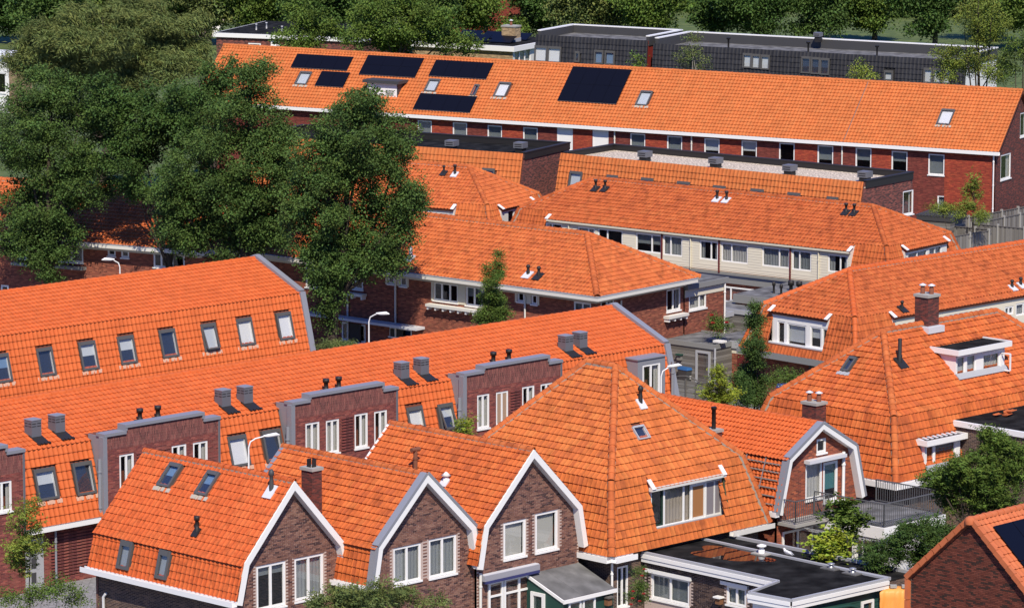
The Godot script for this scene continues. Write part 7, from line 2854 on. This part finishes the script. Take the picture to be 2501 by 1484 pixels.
func build_trees():
	# big street trees
	tree("street_tree", "tall dark street tree with wide crown and ivy-clad trunk before the brick terrace", "tree", 221.0, 803, [[880, 330, 85, 120], [960, 420, 68, 135], [820, 480, 100, 130], [930, 560, 90, 80], [855, 610, 95, 65], [790, 390, 70, 100], [885, 250, 42, 55], [765, 600, 50, 50], [740, 500, 50, 70], [1000, 500, 32, 55], [805, 720, 34, 80], [945, 625, 50, 45], [790, 660, 60, 50], [870, 660, 50, 36]], "oak", "leaf_dark", 1.25, 0.42, {"clump": 0.5, "trunk": 0.3, "group": "large street trees", "split": 0.3})
	tree("street_tree", "dark street tree with a tall spire of leaves before the solar terrace", "tree", 229.0, 600, [[612, 195, 52, 55], [600, 290, 95, 80], [520, 410, 115, 100], [640, 440, 90, 110], [440, 560, 70, 75], [575, 575, 100, 62], [415, 480, 45, 65], [690, 380, 50, 80], [660, 560, 60, 55], [600, 500, 90, 80], [480, 500, 70, 70]], "oak", "leaf_dark", 1.25, 0.42, {"clump": 0.5, "trunk": 0.28, "group": "large street trees", "split": 0.3})
	tree("street_tree", "dark street tree with leafy trunk before the shaded terrace, left edge", "tree", 235.0, 115, [[120, 215, 90, 60], [60, 330, 80, 95], [185, 330, 95, 95], [105, 470, 105, 95], [215, 430, 70, 75], [25, 560, 40, 55], [140, 570, 70, 65], [118, 645, 36, 50], [60, 600, 50, 40]], "oak", "leaf_dark", 1.25, 0.42, {"clump": 0.5, "trunk": 0.25, "group": "large street trees", "split": 0.3})
	tree("street_tree", "broad dark tree standing behind the other street trees over hidden roofs", "tree", 234.0, 440, [[330, 300, 105, 85], [330, 410, 95, 80], [420, 260, 85, 75], [480, 330, 75, 70], [260, 250, 70, 60]], "oak", "leaf_deep", 1.3, 0.48, {"trunk": 0.14, "group": "large street trees", "split": 0.35})
	tree("willow", "olive-grey willow with fine drooping leaves behind the street trees", "tree", 292.0, 250, [[250, 85, 170, 80], [120, 125, 95, 55], [380, 55, 110, 65], [415, 145, 90, 60], [290, 185, 110, 50], [170, 190, 70, 38], [60, 150, 50, 45], [440, 90, 60, 50]], "willow", "leaf_olive", 1.35, 0.62, {"trunk": 0.35, "split": 0.35})
	tree("bushy_tree", "deep green tree between the willow and the solar terrace", "tree", 280.0, 520, [[540, 190, 45, 60], [490, 230, 60, 60], [450, 300, 60, 50], [545, 260, 40, 40]], "oak", "leaf_deep", 1.1, 0.55, {"group": "trees behind the terrace"})
	# trees behind the solar terrace
	tree("bushy_tree", "bushy green tree before the low brown brick building", "tree", 338.0, 735, [[730, 55, 48, 55], [760, 95, 42, 34], [700, 95, 30, 30], [800, 60, 40, 40]], "oak", "leaf_mid", 0.95, 0.62, {"group": "trees behind the terrace"})
	tree("bushy_tree", "wide yellow-green tree right of the low brown brick building", "tree", 335.0, 960, [[930, 45, 75, 60], [1010, 60, 80, 60], [880, 95, 60, 36], [1080, 100, 60, 36], [960, 105, 90, 34], [1140, 112, 34, 24], [1000, 10, 60, 40]], "oak", "leaf_mid", 0.95, 0.62, {"group": "trees behind the terrace"})
	tree("bushy_tree", "loose light green tree with bare twigs before the white end wall", "tree", 292.0, 2385, [[2360, 110, 55, 75], [2330, 170, 70, 40], [2420, 70, 50, 55], [2430, 165, 50, 40], [2295, 150, 30, 30], [2390, 20, 60, 40]], "small", "leaf_light", 0.62, 0.55, {"group": "trees behind the terrace", "trunk": 0.16})
	tree("bushy_tree", "loose light green tree at the right end behind the solar terrace", "tree", 290.0, 2490, [[2480, 160, 34, 50], [2500, 110, 30, 50]], "small", "leaf_mid", 0.7, 0.55, {"group": "trees behind the terrace", "trunk": 0.12})
	tree("birch", "thin birch with pale branches before the black-tiled wall", "tree", 300.0, 1695, [[1690, 118, 26, 26], [1700, 150, 32, 22], [1670, 140, 18, 24]], "small", "leaf_olive", 0.55, 0.5, {"bark": "birch_bark", "trunk": 0.09})
	tree("small_tree", "small green treetop peeping over the orange ridge", "tree", 297.0, 2107, [[2107, 180, 30, 13]], "oak", "leaf_light", 1.0, 0.5, {"trunk": 0.1})
	tree("small_tree", "round green treetop just above the ridge beside the dark red wall", "tree", 298.0, 1556, [[1556, 150, 16, 12]], "oak", "leaf_mid", 1.0, 0.45, {"trunk": 0.08})
	# park belt along the top
	var r := RandomNumberGenerator.new()
	r.seed = 5
	var tones := ["leaf_deep", "leaf_dark", "leaf_mid", "leaf_deep", "leaf_olive", "leaf_mid", "leaf_deep"]
	var words := {"leaf_deep": "deep green", "leaf_dark": "dark", "leaf_mid": "mid green", "leaf_olive": "olive"}
	var spots := ["at the left corner", "behind the willow", "behind the sand patch", "left of the low brown building", "over the low brown building", "right of the low brown building", "behind the yellow-green tree", "left of the red brick house", "over the yellow brick building", "right of the yellow brick building", "over the red-walled block", "at the joint of the black-tiled blocks", "over the birch", "over the triple roof windows", "beside the tall lamp post", "right of the tall lamp post", "over the white roof hood", "left of the loose light tree", "behind the loose light tree", "at the right corner"]
	for i in 20:
		var x := -30.0 + i * 135.0 + r.randf_range(-20, 20)
		var f := 388.0 + r.randf_range(0, 14)
		var tone: String = tones[i % tones.size()]
		var lobes := []
		for k in 6:
			lobes.append([x + r.randf_range(-62, 62), r.randf_range(-38, 30), r.randf_range(38, 62), r.randf_range(26, 42)])
		lobes.append([x + r.randf_range(-30, 30), 52, 50, 24])
		if i % 3 != 1:
			lobes.append([x + r.randf_range(-50, 50), 66, 46, 14])
		tree("park_tree", "%s park tree %s, front row" % [words[tone], spots[i]], "tree", f, x, lobes, "oak", tone, 1.5, 0.85, {"group": "trees along the park", "trunk": 0.24})
	for i in 20:
		var x := 40.0 + i * 135.0 + r.randf_range(-20, 20)
		var tone: String = tones[(i * 3 + 2) % tones.size()]
		var lobes := []
		for k in 5:
			lobes.append([x + r.randf_range(-65, 65), r.randf_range(-50, 30), r.randf_range(48, 70), r.randf_range(30, 46)])
		lobes.append([x, 44, 60, 22])
		tree("park_tree", "%s park tree %s, back row" % [words[tone], spots[i]], "tree", 425.0 + r.randf_range(0, 15), x, lobes, "oak", tone, 1.4, 0.95, {"group": "trees along the park", "trunk": 0.24})
	# yard trees and shrubs
	tree("columnar_tree", "narrow upright tree standing before the brick terrace wall", "tree", 212.0, 1205, [[1200, 690, 17, 45], [1217, 655, 11, 32], [1205, 750, 30, 45], [1190, 770, 24, 25], [1228, 770, 20, 16]], "small", "leaf_mid", 2.4, 0.34, {"trunk": 0.07, "clump": 0.3})
	tree("columnar_tree", "tall narrow dark tree beside the mansard house", "tree", 190.0, 1842, [[1850, 765, 11, 26], [1846, 800, 17, 40], [1842, 850, 24, 48], [1840, 910, 32, 48], [1836, 960, 40, 34]], "small", "leaf_dark", 2.6, 0.32, {"trunk": 0.06, "clump": 0.3})
	var sh := {"group": "garden shrubs", "trunk": 0.03}
	tree("shrub", "bright yellow-green shrub before the woven fence", "shrub", 186.0, 1755, [[1752, 925, 15, 30], [1735, 962, 24, 22], [1772, 965, 24, 22], [1755, 980, 34, 16]], "long", "leaf_lime", 1.8, 0.30, sh)
	tree("shrub", "dark green shrub between the bright shrub and the narrow tree", "shrub", 188.0, 1800, [[1800, 950, 24, 34], [1812, 975, 24, 20]], "small", "leaf_deep", 1.5, 0.32, sh)
	var rb := tree("shrub", "round bush with red flowers before the boarded sheds", "shrub", 221.0, 1757, [[1757, 797, 24, 18], [1750, 785, 16, 12]], "small", "leaf_mid", 1.6, 0.32, sh)
	blossoms(rb, 221.0, [[1738, 772], [1775, 790], [1741, 791]], 0.13)
	tree("shrub", "leafy plants below the striped awning of the mansard house", "shrub", 205.0, 1940, [[1930, 925, 30, 14], [1905, 915, 14, 16], [1880, 935, 18, 22]], "small", "leaf_mid", 1.2, 0.34, sh)
	tree("shrub", "climbing vine hanging over the railed balcony", "shrub", 172.5, 2065, [[2065, 1240, 36, 26], [2045, 1262, 28, 24], [2090, 1268, 26, 20], [2070, 1300, 26, 14]], "big", "leaf_mid", 1.2, 0.34, sh)
	tree("shrub", "large-leaved lime green bush before the garden room windows", "shrub", 169.0, 2028, [[2028, 1330, 38, 24], [2010, 1350, 32, 18], [2052, 1352, 28, 18]], "big", "leaf_lime", 1.1, 0.42, sh)
	tree("shrub", "dense dark laurel hedge between the terrace and the dark gable", "shrub", 167.0, 2200, [[2230, 1318, 62, 40], [2285, 1290, 42, 34], [2165, 1350, 52, 30], [2250, 1362, 62, 26], [2132, 1345, 24, 22], [2300, 1338, 30, 40]], "long", "leaf_deep", 1.9, 0.34, sh)
	tree("fruit_tree", "spreading fruit tree with long drooping leaves before the flat annexe", "tree", 169.5, 2395, [[2370, 1145, 75, 55], [2440, 1110, 55, 55], [2305, 1185, 45, 45], [2375, 1215, 75, 42], [2465, 1180, 45, 50], [2335, 1120, 28, 24], [2280, 1160, 26, 20], [2420, 1070, 36, 30], [2440, 1240, 50, 30], [2490, 1140, 30, 60]], "long", "leaf_mid", 1.7, 0.36, {"trunk": 0.11, "split": 0.35, "clump": 0.36})
	tree("shrub", "bright climbing bush behind the third gable roof", "shrub", 182.0, 1138, [[1138, 1032, 16, 14], [1142, 1056, 18, 18], [1130, 1046, 12, 14]], "long", "leaf_lime", 1.5, 0.28, sh)
	tree("climber", "wind-bent climbing shrub against the stepped brick front, lower left", "shrub", 166.0, 55, [[78, 1232, 22, 10], [60, 1255, 26, 18], [66, 1285, 30, 18], [48, 1325, 34, 26], [78, 1328, 26, 16], [42, 1375, 26, 26], [95, 1345, 16, 10]], "long", "leaf_light", 1.5, 0.34, sh)
	tree("shrub", "mottled evergreen shrub at the lower left corner", "shrub", 160.0, 110, [[90, 1455, 36, 22], [140, 1440, 26, 24], [185, 1462, 22, 22], [30, 1468, 30, 14]], "small", "leaf_mid", 1.5, 0.34, sh)
	tree("shrub", "grey-green leafy shrubs before the middle gable house", "shrub", 156.0, 880, [[850, 1450, 60, 24], [920, 1446, 55, 26], [790, 1468, 50, 16], [980, 1456, 56, 22], [1050, 1470, 40, 12], [890, 1475, 90, 14]], "long", "leaf_olive", 1.5, 0.32, sh)
	var ro := tree("shrub", "climbing rose with red blooms on the dark brick extension", "shrub", 163.5, 1556, [[1560, 1400, 9, 16], [1556, 1430, 14, 22], [1552, 1462, 18, 18]], "small", "leaf_mid", 1.5, 0.24, sh)
	blossoms(ro, 163.2, [[1574, 1392], [1546, 1446], [1572, 1452], [1545, 1463], [1562, 1470], [1541, 1478], [1568, 1408]], 0.08)
	tree("small_tree", "slim young tree climbing beside the brick gable window", "tree", 266.0, 2375, [[2375, 440, 13, 18], [2378, 470, 16, 22], [2370, 500, 18, 16]], "long", "leaf_light", 1.3, 0.36, {"trunk": 0.05})
	tree("shrub", "pale feathery shrubs before the curtained brick gable windows", "shrub", 265.0, 2320, [[2300, 508, 22, 10], [2335, 512, 26, 10], [2385, 525, 22, 12]], "willow", "leaf_light", 1.0, 0.40, sh)
	tree("shrub", "dry brownish shrub at the foot of the ivy-clad tree", "shrub", 205.0, 815, [[800, 850, 34, 10], [845, 845, 30, 8]], "willow", "leaf_olive", 1.2, 0.32, sh)

func blossoms(n: Node3D, f: float, list: Array, rad: float):
	for k in list:
		var c := at_f(k[0], k[1], f - 0.6) - n.position
		var st := begin()
		for j in 6:
			var a := TAU * j / 6
			var d := Vector3(cos(a), 0.5, sin(a)) * rad
			quad(st, c, c + d.rotated(Vector3.UP, -0.4) * 0.8, c + d * 1.1 + Vector3.UP * rad * 0.2, c + d.rotated(Vector3.UP, 0.4) * 0.8)
			quad(st, c + Vector3.UP * rad * 0.3, c + d.rotated(Vector3.UP, 0.1) * 0.5 + Vector3.UP * rad * 0.3, c + d * 0.6 + Vector3.UP * rad * 0.7, c + d.rotated(Vector3.UP, 0.9) * 0.5 + Vector3.UP * rad * 0.3)
		part(n, "blossom", done(st), mats.red_flower)
